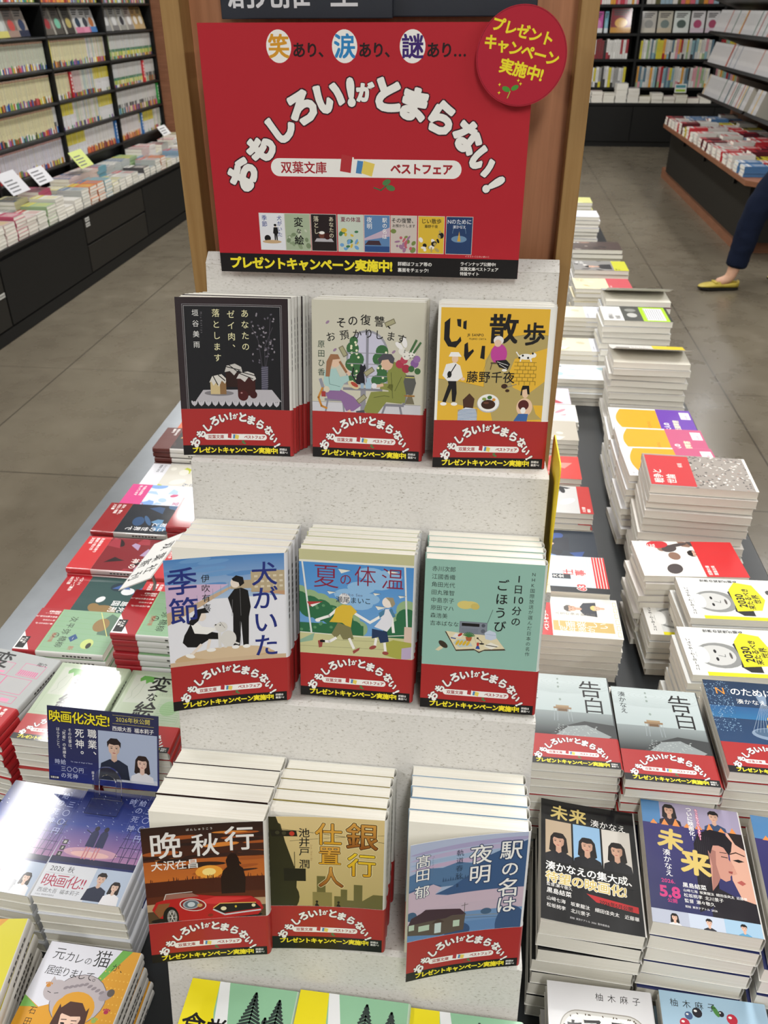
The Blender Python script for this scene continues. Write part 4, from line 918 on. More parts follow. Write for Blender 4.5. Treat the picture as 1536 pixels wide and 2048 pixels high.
spec('orange', mk_art(21, 'c8643c', ('d98a50', 'a84a2c', 'e0b080'), '夜', 'f0e8e0'), 12, 'c8643c', 'dcdad6', band=None)
spec('flowers', mk_art(22, '1d1614', ('b0603a', 'd8a060', '7a2c24', '3a2420'), 'の話|猫', 'f0e8e0'), 12, '1d1614', 'd8d6d2', band=mk_band('5a2a24', ['宮部みゆき', '最新刊']), bandh=40)
spec('beige', mk_art(23, 'c9c6bc', ('6f8ab4', 'b4bc3c', 'd8d6cc'), '坊さん', '4a5a7a'), 12, 'c9c6bc', 'd8d6d2', band=mk_band('d5d6dc', ['ひととせの', '物語がある'], '4a4c54'), bandh=40)
spec('pinkblue', mk_art(24, 'd6dcee', ('7fa4d8', 'a9c4ea', 'c4587c'), '婚活|食堂', 'b0355c', n=14), 12, 'd6dcee', 'e0dcd8', band=mk_band('d04a88', ['今夜もお客を', '待っています'], 'f6f4f2'), bandh=44, glossy=True)
spec('shibito', mk_art(25, '1b2029', ('2c4a70', '5f8ab0', '141820', '3a5a80'), 'この世界で|君と', 'e8e8ea'), 12, '1b2029', 'b4b2ae', band=mk_band('8f2226', ['恋か、罪か。', '切ない物語', '大反響']), bandh=45, glossy=True)
spec('redblack', mk_art(26, '7c2028', ('9c3440', '241418', 'a890b0', '4a1c24'), '人の|死神', 'f2ece8'), 12, '7c2028', 'c9b0b0', band=mk_band('c4363a', ['名越紀織の誇り', '警察小説大作', '決定版'], 'fbeeee'), bandh=46, glossy=True)
spec('bluetown', mk_art(27, '2f4d4c', ('d8dadc', '3f5f9a', '8a7048', '1f3340'), '死刑|島国', 'f4f4f4'), 12, '2f4d4c', 'dcdad8', band=mk_band('a8242c', ['ベスト1', 'シリーズ累計', '100万部']), bandh=46, glossy=True)
# trade books of the other side
spec('world', c_2030, 13, 'd8dad8', 'dcdcd8', band=None, w=107, h=173)
spec('retire', c_teinen, 14, 'e4e1d8', 'e0ddd4', band=None, w=105, h=150)
spec('sixty', c_63, 13, 'c7d4df', 'd5d8dc', band=None, w=112, h=160)
spec('navyphoto', mk_art(31, '1c2836', ('2c4c8c', '6f8fc0', '141c28', 'a8263c'), '決断', 'e6e8ee', photo=(60, 90, 24, '1b2230', False)), 13, '1c2836', 'e0ddd4', band=None, w=110, h=155)
spec('blackwhite', mk_art(32, 'c9c9c8', ('1f2022', '8c8f90', 'e8e8e6', 'a8343c'), '沈黙|の', '17181a', n=16), 13, 'c9c9c8', 'e0ddd4', band=mk_band('b8302e', ['大反響', '増刷'], 'f4f0ec', 26), bandh=26, w=110, h=160, glossy=True)
spec('redwhite', mk_art(33, 'c8322c', ('d8564c', 'a82420', 'e0887c'), '正義|とは', '2a1412'), 14, 'c8322c', 'e0ddd4', band=None, w=108, h=155)
spec('greyphoto', mk_art(34, 'b9b2a4', ('6f6a60', '8f8a80', 'd8d4c8'), '私の', 'f0f0ee'), 14, 'b9b2a4', 'e0ddd4', band=None, w=110, h=155)
spec('comicred', mk_art(35, 'e4e0dc', ('c8343c', '2c2a2c', 'b8a070', 'd890a0'), '探偵|録', '8a2028', n=16), 12, 'e4e0dc', 'e0ddd4', band=None, w=108, h=150)
spec('purplered', mk_art(36, 'd8d0e0', ('8a6cb0', 'b83c48', '5c4a80'), '花', 'ffffff'), 12, 'd8d0e0', 'e0ddd4', band=None, w=108, h=150)
def c_orange_purple(col):
    def f(a):
        w, h = a.w, a.h
        a.rect(0,0,w,h,H('e2e2e4')); a.poly([(6,0)] + [(6+(w-12)*i/12, h*.86+14*math.sin(math.pi*i/12)) for i in range(13)] + [(w-6,0)], H('e8a21c'))
        a.t('子どもの心', 14, h*.55, 9, H('b0781a'), .01); a.rect(0,0,w,h*.42,H(col)); a.t('大人の', 10, h*.34, 15, WH, .03); a.t('発達障害', 10, h*.22, 15, H('f0e8c0'), .03); a.rect(w*.6,4,w*.9,h*.14,H('efe6ea')); a.t('50万部', w*.62, h*.07, 6, H(col), .02)
        a.t('黒川', 8, h-10, 6, H('8c8c90'))
    return f
spec('orangepurple', c_orange_purple('6a3ca8'), 14, 'e2e2e4', 'e4e2dc', band=None, w=128, h=188)
spec('orangepink', c_orange_purple('c0567c'), 14, 'e2e2e4', 'e4e2dc', band=None, w=128, h=188)
def c_redcrowd(a):
    w, h = a.w, a.h
    a.rect(0,0,w,h,H('9a938c')); r = random.Random(41)
    for i in range(220): a.ell(r.random()*w, r.random()*h*.62, 3, 1.6, H(r.choice(('5f5a58','c9c4be','7d7672','e6e2dc','4a4644','a08a80'))), 6, rot=r.random()*180)
    a.rect(5,h*.56,w-5,h-3,H('c4353a')); a.t('戦争と', 12, h*.9, 18, H('eae2dc'), .02); a.t('世論', 12, h*.78, 18, H('eae2dc'), .02); a.t('保阪', w*.6, h*.66, 9, H('eae2dc'), .01); a.rect(0,0,w,5,H('e6e2dc'))
spec('redcrowd', c_redcrowd, 16, 'e6e2dc', 'e4e2dc', band=None, w=128, h=188)
def c_yellowflap(a):
    w, h = a.w, a.h
    a.rect(0,0,w,h,H('d6d3ce')); a.rect(0,0,w,h*.42,H('e4c81c')); a.rect(w*.3,h*.74,w*.8,h*.92,H('8c8985')); a.ell(w*.55,h*.83,15,13,H('2c2a2a')); a.ell(w*.56,h*.81,8,9,H('c9c4be'))
    for i in range(12): a.line([(14,h*.7-i*3.4),(w-14-(i%3)*9,h*.7-i*3.4)], .9, H('8a8783'))
spec('yellowflap', c_yellowflap, 17, 'd6d3ce', 'e2e0d8', band=None, w=128, h=188)
def c_greenflap(a):
    w, h = a.w, a.h
    a.rect(0,0,w,h,H('dcdcda')); a.rect(0,h*.42,w,h*.7,H('4a4c4a')); a.ell(w*.4,h*.56,20,14,H('b9bab6')); a.ell(w*.75,h*.56,14,16,H('8a8c88')); a.rect(0,0,w,h*.42,H('a9d820')); a.rect(10,16,w-12,h*.36,H('e6e6ea'))
    for i in range(8): a.line([(16,24+i*6),(w-18,24+i*6)], 1.6, H('6c6c78'))
    a.rect(0,0,w,7,H('2a2c2a')); a.t('戦略の', 14, h*.88, 15, BK, .02); a.t('地図', 14, h*.78, 15, BK, .02)
spec('greenflap', c_greenflap, 17, 'dcdcda', 'e2e0d8', band=None, w=128, h=188)
spec('greywine', mk_art(42, 'b0b3b6', ('c4c6c8', '9ea2a6'), '時代', '8c9094', n=5), 16, 'b0b3b6', 'dcdad4', band=mk_band('5c1c34', ['文学賞受賞作'], 'c8a8b0', 66), bandh=66, w=128, h=188)
spec('paledots', mk_art(43, 'e2d8b8', ('c9a868', 'e9e0c4'), '会計|入門', 'b8924c', n=6), 15, 'e2d8b8', 'e4e0d4', band=mk_band('c8545c', ['ビジネス書', '大賞', '受賞'], 'f0e0dc', 76), bandh=76, w=128, h=188)
spec('darkphoto', mk_art(44, '8c8a88', ('5c5654', 'c0b8b0', '3c3a3a', 'e0dcd8'), '私の|履歴', 'eeeeec', photo=(50, 110, 34, '2c2c30', False)), 15, 'dcdad8', 'e4e2dc', band=mk_band('c8c838', ['決定版', '評伝'], '2c2c20', 50), bandh=50, w=128, h=188)
spec('blacktop', mk_art(45, '4a3c38', ('8a6a5c', '2c2624', 'b0a49c'), '闘争', 'e8e4e0'), 16, '4a3c38', 'e0ded6', band=None, w=128, h=188)
spec('paleblue', mk_art(46, 'e4e2e8', ('c4c8dc', 'a8b0cc'), '手紙', '6c7490', n=5), 14, 'e4e2e8', 'e4e2e6', band=None, w=128, h=188)
spec('limetop', mk_art(47, 'd4d488', ('b8bc50', 'e4e4a8'), '春', '6c7030'), 15, 'd4d488', 'e4e4d0', band=None, w=128, h=188)
spec('whitecover', mk_art(48, 'e2dcc8', ('ece8dc', 'd0c8a8'), '文章|術', '5c5848', n=5), 13, 'e2dcc8', 'e4e0d4', band=mk_band('e0e2ea', ['ロングセラー'], '5c5c64', 60), bandh=60, w=112, h=174)
spec('palecyan', mk_art(49, 'dfe2e4', ('a9c8d0', 'c0d6dc'), '青', '4c6c78', n=4), 13, 'dfe2e4', 'e0e0dc', band=None, w=112, h=174)
spec('redpeople', mk_art(50, 'e4e0dc', ('c83038', '8c6c5c', '4c4444'), '逆転|力', 'f4f0ec', photo=(70, 60, 22, '3c3c40', False)), 13, 'e4e0dc', 'e0ddd4', band=mk_band('cf2c30', ['話題の書', '重版出来'], 'f4f0ec', 70), bandh=70, w=107, h=173)
spec('shokudo', c_shokudo, 14, 'e8d820', 'b9cfbc', band=None)

FRAME = {}
def sheet_fn(w, t, a0, k, r, wmm):
    def pt(s, e):
        if abs(k) < 1e-6: ic, isn = math.cos(a0)*s, math.sin(a0)*s
        else: ic, isn = (math.sin(a0+k*s)-math.sin(a0))/k, (math.cos(a0)-math.cos(a0+k*s))/k
        f = a0 + k*s
        return (w - r - ic + e*math.sin(f), t + isn + e*math.cos(f))
    curved = bool(a0 or k)
    def fn(x, y, e):
        if not curved: return ((w - r)*x/wmm, y/1000, t + e)
        u = min(12.0, max(0.0, x/wmm*12)); i = min(11, int(u)); f = u - i
        A, B = pt((w-r)*(1-i/12), e), pt((w-r)*(1-(i+1)/12), e)
        return (A[0]+(B[0]-A[0])*f, y/1000, A[1]+(B[1]-A[1])*f)
    return pt, fn
def wrap_shell(mb, w, y0, y1, t, e, th, a0, k, r, cf, cs, cb, m):
    """a folded paper jacket: front (possibly lifted), rounded spine on the right, back"""
    pt, _ = sheet_fn(w, t, a0, k, r, 1)
    n = 12 if (a0 or k) else 1
    prof = [(pt((w-r)*(1-i/n), e), cf) for i in range(n+1)]
    rz = min(t*0.45, 0.004)
    for i in range(1, 5):
        q = R(90 - i*22.5); prof.append(((w - r + (r+e)*math.cos(q), t - rz + (rz+e)*math.sin(q)), cs))
    for i in range(1, 5):
        q = R(-i*22.5); prof.append(((w - r + (r+e)*math.cos(q), rz + (rz+e)*math.sin(q)), cs))
    prof.append(((0.0, -e), cb))
    P = [p for p, c in prof]; N = len(P)
    inn = []
    for i in range(N):
        a, b = P[max(0, i-1)], P[min(N-1, i+1)]
        dx, dz = b[0]-a[0], b[1]-a[1]; l = math.hypot(dx, dz); inn.append((P[i][0] + dz/l*th, P[i][1] - dx/l*th))
    for i in range(N-1):
        c = prof[i+1][1]
        mb.face([(P[i][0],y0,P[i][1]),(P[i+1][0],y0,P[i+1][1]),(P[i+1][0],y1,P[i+1][1]),(P[i][0],y1,P[i][1])], c, m)
        wc = H('ecebe6')
        mb.face([(inn[i][0],y1,inn[i][1]),(inn[i+1][0],y1,inn[i+1][1]),(inn[i+1][0],y0,inn[i+1][1]),(inn[i][0],y0,inn[i][1])], wc, m)
        for y in (y0, y1):
            mb.face([(P[i][0],y,P[i][1]),(P[i+1][0],y,P[i+1][1]),(inn[i+1][0],y,inn[i+1][1]),(inn[i][0],y,inn[i][1])], wc, m)
    for i in (0, N-1): mb.face([(P[i][0],y0,P[i][1]),(P[i][0],y1,P[i][1]),(inn[i][0],y1,inn[i][1]),(inn[i][0],y0,inn[i][1])], cf, m)
BM = {}
def book_meshes(key, art=True, a0=0.0, k=0.0):
    kk = (key, art, a0, k)
    if kk in BM: return BM[kk]
    sp = SPEC[key]; w, h, t = sp['w']/1000, sp['h']/1000, sp['t']/1000
    rnd = random.Random(key); r = 0.0022
    m = 'glossy_print' if sp['glossy'] else 'jacket_print'
    t2 = t - 0.0018; e = 0.0003
    # page block, slightly fanned fore-edge
    pg = MB(); ins = 0.0008
    pg.box(ins, ins, 0.0001, w - r, h - ins, t2, H('e6e1d2'), 'pages')
    out = [('pages', pg.mesh('pages'))]
    cv = MB(); wrap_shell(cv, w, 0, h, t2, e, 0.0002, a0, k, r, sp['front'], sp['spine'], sp['back'], m)
    xs = [sp['w']*i/12 for i in range(1, 12)] if (a0 or k) else None
    _, fn = sheet_fn(w, t2, a0, k, r, sp['w'])
    if art:
        a = Art(sp['w'], sp['h']); a.P = []; sp['art'](a); a.emit(cv, fn, e + 1e-5, xs, m)
    # spine lettering
    if art or True:
        n = 8
        for i in range(n):
            z0, z1 = t2*.36, t2*.64; y0 = h*.55 + i*h*.042
            cv.face([(w+e+2e-5, y0, z0), (w+e+2e-5, y0+h*.03, z0), (w+e+2e-5, y0+h*.03, z1), (w+e+2e-5, y0, z1)][::-1], H('3c3a3a') if sum(sp['spine']) > .6 else H('d8d6d0'), m)
    out.append(('jacket', cv.mesh('jacket')))
    if sp['band']:
        bd = MB(); hb = sp['bandh']/1000 + sp['extra']/1000
        e2 = e + 0.0004
        red = H('a92c2c') if sp['band'] == 'fair' else H('b8b6b4')
        if sp['band'] != 'fair':
            tmp = Art(sp['w'], sp['bandh']); sp['band'](tmp); red = tuple(tmp.P[0][1][0][2:5])
        wrap_shell(bd, w, 0.0, hb, t2, e2, 0.00015, a0, k, r, red, red, red, m)
        a = Art(sp['w'], hb*1000)
        if sp['band'] == 'fair': band_fair(a, sp['w'], sp['extra'])
        else: sp['band'](a)
        if art: a.emit(bd, fn, e2 + 1e-5, xs, m)
        out.append(('belly_band', bd.mesh('belly_band')))
    for _, me in out: me.transform(Matrix.Translation((0, 0, 0.0009)))
    BM[kk] = out
    return out
ORD = ['first', 'second', 'third', 'fourth', 'fifth', 'sixth', 'seventh', 'eighth', 'ninth', 'tenth', 'eleventh', 'twelfth', 'thirteenth', 'fourteenth',
       'fifteenth', 'sixteenth', 'seventeenth', 'eighteenth', 'nineteenth', 'twentieth']
def place_book(key, name, label, mtx, group=None, art=True, a0=0.0, k=0.0):
    o = thing(name, label, 'book', mtx, group)
    for pn, me in book_meshes(key, art, a0, k): link(pn, me, o)
    return o
HID = MB()
def pile(key, x, y, ztop, rz, n, top_label, desc, z0=0.49, name='paperback', jit=0.0022, a0=0.0, k=0.0, seed=0, vis=99, slant=0.0):
    """a pile of lying books; (x, y) = centre; the upright cover's right edge is local +x. desc names the pile"""
    sp = SPEC[key]; w, h, t = sp['w']/1000, sp['h']/1000, sp['t']/1000
    r = random.Random(key + str(seed) + str(round(x*100)))
    if n is None: n = max(1, int(round((ztop - z0) / t)))
    tt = (ztop - z0) / n
    for i in range(n):
        top = i == 0
        jx, jy, jr = (0, 0, 0) if top else (r.uniform(-jit, jit), r.uniform(-jit, jit), r.uniform(-1.3, 1.3))
        zz = ztop - tt*(i+1) + 0.0004
        M_ = Matrix.Translation((x+jx, y+jy-(ztop-tt-zz)*slant, zz + (0.0008 if i >= vis else 0))) @ Matrix.Rotation(R(rz+jr), 4, 'Z') @ Matrix.Translation((-w/2, -h/2, 0)) @ Matrix.Diagonal((1, 1, tt*0.985/t, 1))
        if i >= vis:   # lower books hidden behind the neighbouring piles
            cb = MB(); cb.box(0.0008, 0.0008, 0.0008, w-0.0022, h-0.0008, t-0.0012, H('e6e1d2'), 'pages'); wrap_shell(cb, w, 0, h, t-0.0012, 0.0006, 0.0002, 0, 0, 0.0022, sp['front'], sp['spine'], sp['back'], 'jacket_print'); HID.add(cb, M_); continue
        lab = top_label if top else '%s down in the pile of %s' % (ORD[i], desc)
        place_book(key, name, lab, M_, desc, art=top, a0=a0 if top else 0.0, k=k if top else 0.0)

# ------------------------------------------------------------------ the room
b = MB(); b.box(-5.0, -3.5, -0.1, 7.0, 12.6, 0.0, m='floor'); struct('floor', b)
b = MB(); b.box(-5.0, -3.5, CEIL, 7.0, 12.6, CEIL+0.1, m='ceiling_white'); struct('ceiling', b)
b = MB(); b.box(-5.1, -3.5, 0, -5.0, 12.6, CEIL, m='white_plaster'); struct('wall_left', b)
b = MB(); b.box(7.0, -3.5, 0, 7.1, 12.6, CEIL, m='white_plaster'); struct('wall_right', b)
b = MB(); b.box(-5.1, 12.6, 0, 7.1, 12.7, CEIL, m='white_plaster'); struct('wall_back', b)
b = MB(); b.box(-5.1, -3.6, 0, 7.1, -3.5, CEIL, m='white_plaster'); struct('wall_front', b)
first = None
for i, (x, y) in enumerate(LAMPS):
    t_ = thing('ceiling_light', 'long narrow white ceiling light, %s in its row over the %s' % (ORD[i if i < 4 else (i-4 if i < 9 else i-9)], 'wall side aisle' if i < 4 else ('book island' if i < 9 else 'far aisle')), 'ceiling light', group='ceiling lights', loc=(x, y, CEIL))
    if first is None:
        b = MB()
        for sx in (-1, 1): b.box(sx*0.14-0.02, -0.8, -0.07, sx*0.14+0.02, 0.8, 0, m='fixture')
        for sy in (-1, 1): b.box(-0.16, sy*0.8-0.02, -0.07, 0.16, sy*0.8+0.02, 0, m='fixture')
        b2 = MB(); b2.box(-0.12, -0.78, -0.02, 0.12, 0.78, 0, m='fixture')
        first = (b.mesh('housing'), b2.mesh('reflector'))
    link('housing', first[0], t_); link('reflector', first[1], t_)
# ------------------------------------------------------------------ island table
TZ = 0.49
isl = thing('display_table', 'long low dark book table carrying the rack and all the piles in the middle', 'table', loc=(0, 0, 0))
b = MB(); b.box(-0.665, -0.45, TZ-0.03, 0.69, 3.75, TZ, m='table_top_dark'); solid('tabletop', b, isl, bevel=0.002)
b = MB(); b.box(-0.735, -0.45, TZ-0.032, -0.666, 3.75, TZ+0.0015, m='brushed_metal'); b.prism([(-0.735, TZ-0.06), (-0.7365, TZ-0.06), (-0.7365, TZ+0.001), (-0.735, TZ+0.001)], -0.45, 3.75, 'y', m='brushed_metal'); o = solid('metal_edge_strip', b, isl); o['label'] = 'brushed metal strip along the aisle edge'
for i in range(9):
    b = MB(); b.tube([(-0.70, -0.1+i*0.42, TZ+0.001), (-0.70, -0.1+i*0.42, TZ+0.0028)], 0.004, 12, m='brushed_metal'); solid('screw', b, isl)
b = MB(); b.box(-0.64, -0.40, 0.09, 0.62, 3.70, TZ-0.03, m='cabinet_black'); solid('cabinet_body', b, isl)
b = MB(); b.box(-0.60, -0.36, 0, 0.58, 3.66, 0.09, m='black_laminate'); solid('plinth', b, isl)

# ------------------------------------------------------------------ stepped cardboard rack
LA = R(12.5); sA, cA = math.sin(LA), math.cos(LA)
LIP = [(0.0, 1.083), (-0.118, 0.893), (-0.236, 0.701)]
FOOT = [(0.0724, 1.067), (-0.0456, 0.877), (-0.1636, 0.685)]
X0, X1 = -0.174, 0.163
rk = thing('book_rack', 'stepped rack of speckled pale grey board holding rows of paperbacks', 'display rack', loc=(0, 0, 0))
def panel_strip(name, p0, p1, th=-0.004, x0=X0, x1=X1):
    (y0, z0), (y1, z1) = p0, p1; dy, dz = y1-y0, z1-z0; l = math.hypot(dy, dz); ny, nz = dz/l*th, -dy/l*th
    b = MB(); b.prism([(y0, z0), (y1, z1), (y1+ny, z1+nz), (y0+ny, z0+nz)], x0, x1, 'x', m='board'); return solid(name, b, rk, bevel=0.0008)
FT = [(-0.0456, 0.877), (-0.1636, 0.685), (-0.2826, 0.4915)]
for i in range(3):
    ly, lz = LIP[i]; fy, fz = FT[i]
    panel_strip('riser', (ly - 0.0*sA, lz - 0.002), (fy, fz))
    panel_strip('shelf_tread', (FOOT[i][0]+0.003, FOOT[i][1]), (ly+0.005, lz-0.0008))
    panel_strip('folded_lip', (ly+0.006, lz-0.0002), (ly-0.0005, lz-0.0022))
panel_strip('header_panel', (0.1105, 1.238), (0.0724, 1.067))
panel_strip('folded_lip', (0.123, 1.2475), (0.110, 1.2385))
for x in (X0, X1 - 0.004):
    b = MB(); b.prism([(-0.278, TZ+0.001), (-0.172, 0.681), (-0.055, 0.872), (0.060, 1.062), (0.075, 1.066), (0.105, 1.20), (0.125, 1.20), (0.125, TZ+0.001)], x, x+0.004, 'x', m='board'); solid('side_panel', b, rk)

# wooden sign panel behind the rack
sp_ = thing('sign_pillar', 'wooden panel with light oak edge frame standing behind the pale rack', 'sign panel', loc=(0, 0, 0))
b = MB(); b.box(-0.178, 0.158, TZ+0.001, 0.160, 0.195, 2.15, m='wood_panel'); solid('veneer_panel', b, sp_)
for x0, x1 in ((-0.1945, -0.1775), (0.1595, 0.1745)):
    b = MB(); b.box(x0, 0.130, TZ+0.001, x1, 0.200, 2.17, m='wood_frame'); solid('edge_post', b, sp_, bevel=0.001)
b = MB(); b.box(-0.1775, 0.130, 2.15, 0.1595, 0.200, 2.17, m='wood_frame'); solid('top_rail', b, sp_, bevel=0.001)
# navy sign boards
ns = thing('shelf_sign', 'dark navy sign board with large white characters above the red poster', 'sign', loc=(0, 0, 0))
b = MB(); b.box(-0.1445, 0.146, 1.4415, 0.125, 0.1575, 1.62, m='navy_sign'); solid('backing_board', b, ns, bevel=0.001)
b = MB(); b.box(-0.1435, 0.138, 1.4405, 0.0045, 0.1458, 1.60, m='navy_sign'); solid('name_plate', b, ns, bevel=0.0008)
b = MB(); a = Art(150, 160)
for i, c in enumerate('創元推・王'): a.ch(c, 19+i*23.5-(6 if i > 3 else 0), 19.5, 25, H('dfe0e4'), .02)
a.emit(b, lambda x, y, e: (-0.1435 + x/1000, 0.1379 - e, 1.4405 + y/1000), 1e-5); link('lettering', b.mesh('lettering'), ns)

# ------------------------------------------------------------------ red poster and round badge
PW, PH = 280, 204
def poster(a):
    k = 0.2135
    def P(x, y):
        l = 38 + (y-105)*.0827; r = 1367 - (y-97)*.0652
        return ((x-l)/(r-l)*PW, (1083-y)*.2086)
    a.rect(0, 0, PW, PH, H('b5222f')); a.rect(0, 0, PW, 17.3, BK)
    for (cx, ch, col), tx in zip(((366,'笑','d89a2c'),(627,'涙','2f86c4'),(892,'謎','3d2470')), ('あり、','あり、','あり…')):
        x, y = P(cx, 187); a.ell(x, y, 10.6, 12.2, WH, 30); a.ch(ch, x, y, 18.5, H(col), .03)
        a.t(tx, x+11.5, y-2.6, 11.6, H('241418'), .03, ls=.95)
    arc_title(a, P, k, H('3a1420')); pill(a, P, k, H('a3202c'))
    r = random.Random(9)
    minis = [(330,'e6e8ee','3a4a94','季節|犬がいた'),(433,'a9b89c','1a1a1a','変な絵'),(539,'241a1c','d8d0b8','落とし|あなたの'),(647,'c9d4c8','7a2040','夏の体温'),(752,'5f86b4','f0f0f0','夜明|駅の名は'),(858,'cfc4bc','2a2a2a','その復讐、|お預かりします'),(966,'e0bc3c','1a1a1a','じい散歩|藤野千夜'),(1076,'27406c','d8dce8','Nのために|湊かなえ')]
    pals = [('9ab4d4','c9ab84','1a1a1c'),('8a9c7c','c4ccb8','7a8c6c'),('3a1a14','c9c4c8','6a3a2c'),('6fa3d6','3f7a50','d8b93c'),('3c5a85','c4b0c4','4a3c40'),('a07898','7a8c4c','c06070'),('b5a266','f0ece8','1a1a1a'),('16284a','6f92b4','c9942c')]
    for n, (cx, bg, tc, tt) in enumerate(minis):
        x, y = P(cx, 903); w2, h2 = 11.6, 16.2; a.rect(x-w2-.4, y-h2-.4, x+w2+.4, y+h2+.4, H('d8d4d0')); a.rect(x-w2, y-h2, x+w2, y+h2, H(bg)); pal = pals[n]
        if n == 0: fig(a, x+3, y-8, 15, BK, BK, BK); a.ell(x-5, y-6, 3, 3, BK); a.ell(x-1, y-9, 9, 1.6, H('c9ab84'))
        elif n == 2: a.poly([(x-9,y-8),(x-7,y-5),(x+7,y-5),(x+9,y-8)], H('b9b6bd')); a.ell(x-2,y-2,3,3,H('6a3a2c')); a.ell(x+3,y-3,3,3,H('3c1513')); a.ell(x-2,y,2.6,1.4,WH)
        elif n == 4: a.poly([(x-w2,y-4),(x+w2,y+6),(x+w2,y-2),(x-w2,y-6)], H('c4b0c4')); a.poly([(x-w2,y-10),(x-8,y-6),(x+2,y-6),(x+4,y-10)], H('44303a')); a.rect(x-w2,y-h2,x+w2,y-11,H('2f4f86'))
        elif n == 7: a.ell(x, y-3, 7, 3, H('6f92b4')); a.poly([(x-1.5,y-5),(x,y+4),(x+1.5,y-5)], H('d9a83c')); a.ring(x,y+2,6,8,.4,H('6f92b4'),16,0,180)
        else:
            for q in range(16): a.ell(x-w2+2+r.random()*(2*w2-4), y-h2+2+r.random()*h2*1.1, .9+r.random()*2, .9+r.random()*1.8, H(pal[q % 3]), 10, rot=r.random()*90)
        for q, tl in enumerate(tt.split('|')):
            if n in (0, 2, 4): a.v(tl, x+(-7 if q == 0 else 7), y+h2-4, 5.2 if len(tl) < 4 else 4.6, H(tc), .01)
            elif n == 1:
                for j, c in enumerate(tt): a.ch(c, x+1, y+9-j*8, 9 if j != 1 else 5, H(tc), .02)
            else: a.t(tl, x, y+h2-4-q*4.6, (4.6 if q == 0 and len(tl) < 6 else 3), H(tc), .015, center=True)
    a.t('プレゼントキャンペーン実施中!', 9, 8.6, 11.3, YEL, .045, ls=.965)
    a.t('詳細はフェア帯の', 169, 11.2, 4.0, WH, .02, ls=1.0); a.t('裏面をチェック!', 169, 5.6, 4.0, WH, .02)
    a.t('ラインナップ公開中!', 227, 12.6, 3.6, WH, .02, ls=.98); a.t('双葉文庫ベストフェア', 227, 8.0, 3.6, WH, .02, ls=.98); a.t('特設サイト', 227, 3.6, 3.6, WH, .02)
    a.t('イラスト:くにのいあいこ', 231, 19.4, 2.0, H('e8c8c4'), .0)
po = thing('poster', 'large red poster with curved white lettering hung on the wooden panel', 'poster', Matrix.Translation((-0.1553, 0.1000, 1.2345)) @ Matrix.Rotation(R(-1.0), 4, 'X'))
b = MB(); b.box(0, 0, 0, 0.2795, 0.0012, 0.204, H('b5222f'), 'matt_print'); a = Art(PW, PH); poster(a)
a.emit(b, lambda x, y, e: (x/1000*.998, -e, y/1000), 1e-5, m='matt_print'); link('printed_sheet', b.mesh('printed_sheet'), po)
for x in (0.02, 0.26):
    b = MB(); b.box(x-0.008, 0.0012, 0.185, x+0.008, 0.0445, 0.198, H('d8d8d8'), 'matt_print'); link('mounting_pad', b.mesh('mounting_pad'), po)
bg = thing('round_badge', 'round crimson badge with slanted yellow lettering stuck over the poster corner', 'badge', loc=(0.1130, 0.0960, 1.4145))
b = MB(); N = 64; Rb = 0.0362
for i in range(N):
    t0, t1 = 2*math.pi*i/N, 2*math.pi*(i+1)/N
    p0, p1 = (Rb*math.cos(t0), Rb*math.sin(t0)), (Rb*math.cos(t1), Rb*math.sin(t1))
    b.face([(0,0,0),(p0[0],0,p0[1]),(p1[0],0,p1[1])], H('b31f35'), 'matt_print'); b.face([(p0[0],0,p0[1]),(p0[0],.0015,p0[1]),(p1[0],.0015,p1[1]),(p1[0],0,p1[1])], H('8f1a2a'), 'matt_print')
    b.face([(0,.0015,0),(p1[0],.0015,p1[1]),(p0[0],.0015,p0[1])], H('c8c4c0'), 'matt_print')
a = Art(72, 72)
a.ring(36, 36, 35.4, 35.4, .5, H('8f1a2a'), 48)
a.t('プレゼント', 36, 53.5, 10.4, YEL, .035, rot=-14, ls=.98, center=True); a.t('キャンペーン', 36, 40.5, 10.8, YEL, .035, rot=-13, ls=.95, center=True); a.t('実施中!', 37, 26.5, 11.4, YEL, .035, rot=-12, ls=.98, center=True)
gn = H('4d9a3a'); a.line([(27,6),(29,11)], .7, H('a9c94c')); a.ell(25.6,12.6,3.4,1.9,gn,rot=-20); a.ell(32.6,13.6,3.2,1.8,gn,rot=25)
for x, y in ((20,10),(20,16),(35,19),(37,16.6)): a.poly([(x-1.3,y),(x,y+.5),(x,y+1.5),(x+.4,y+.4),(x+1.3,y),(x+.4,y-.4),(x,y-1.5),(x-.4,y-.4)], YEL)
a.emit(b, lambda x, y, e: ((x-36)/1000, -e, (y-36)/1000), 1e-5, m='matt_print'); link('printed_disc', b.mesh('printed_disc'), bg)
b = MB(); b.box(-0.012, 0.0015, -0.012, 0.004, 0.0052, 0.004, H('d8d8d8'), 'matt_print'); link('adhesive_pad', b.mesh('adhesive_pad'), bg)

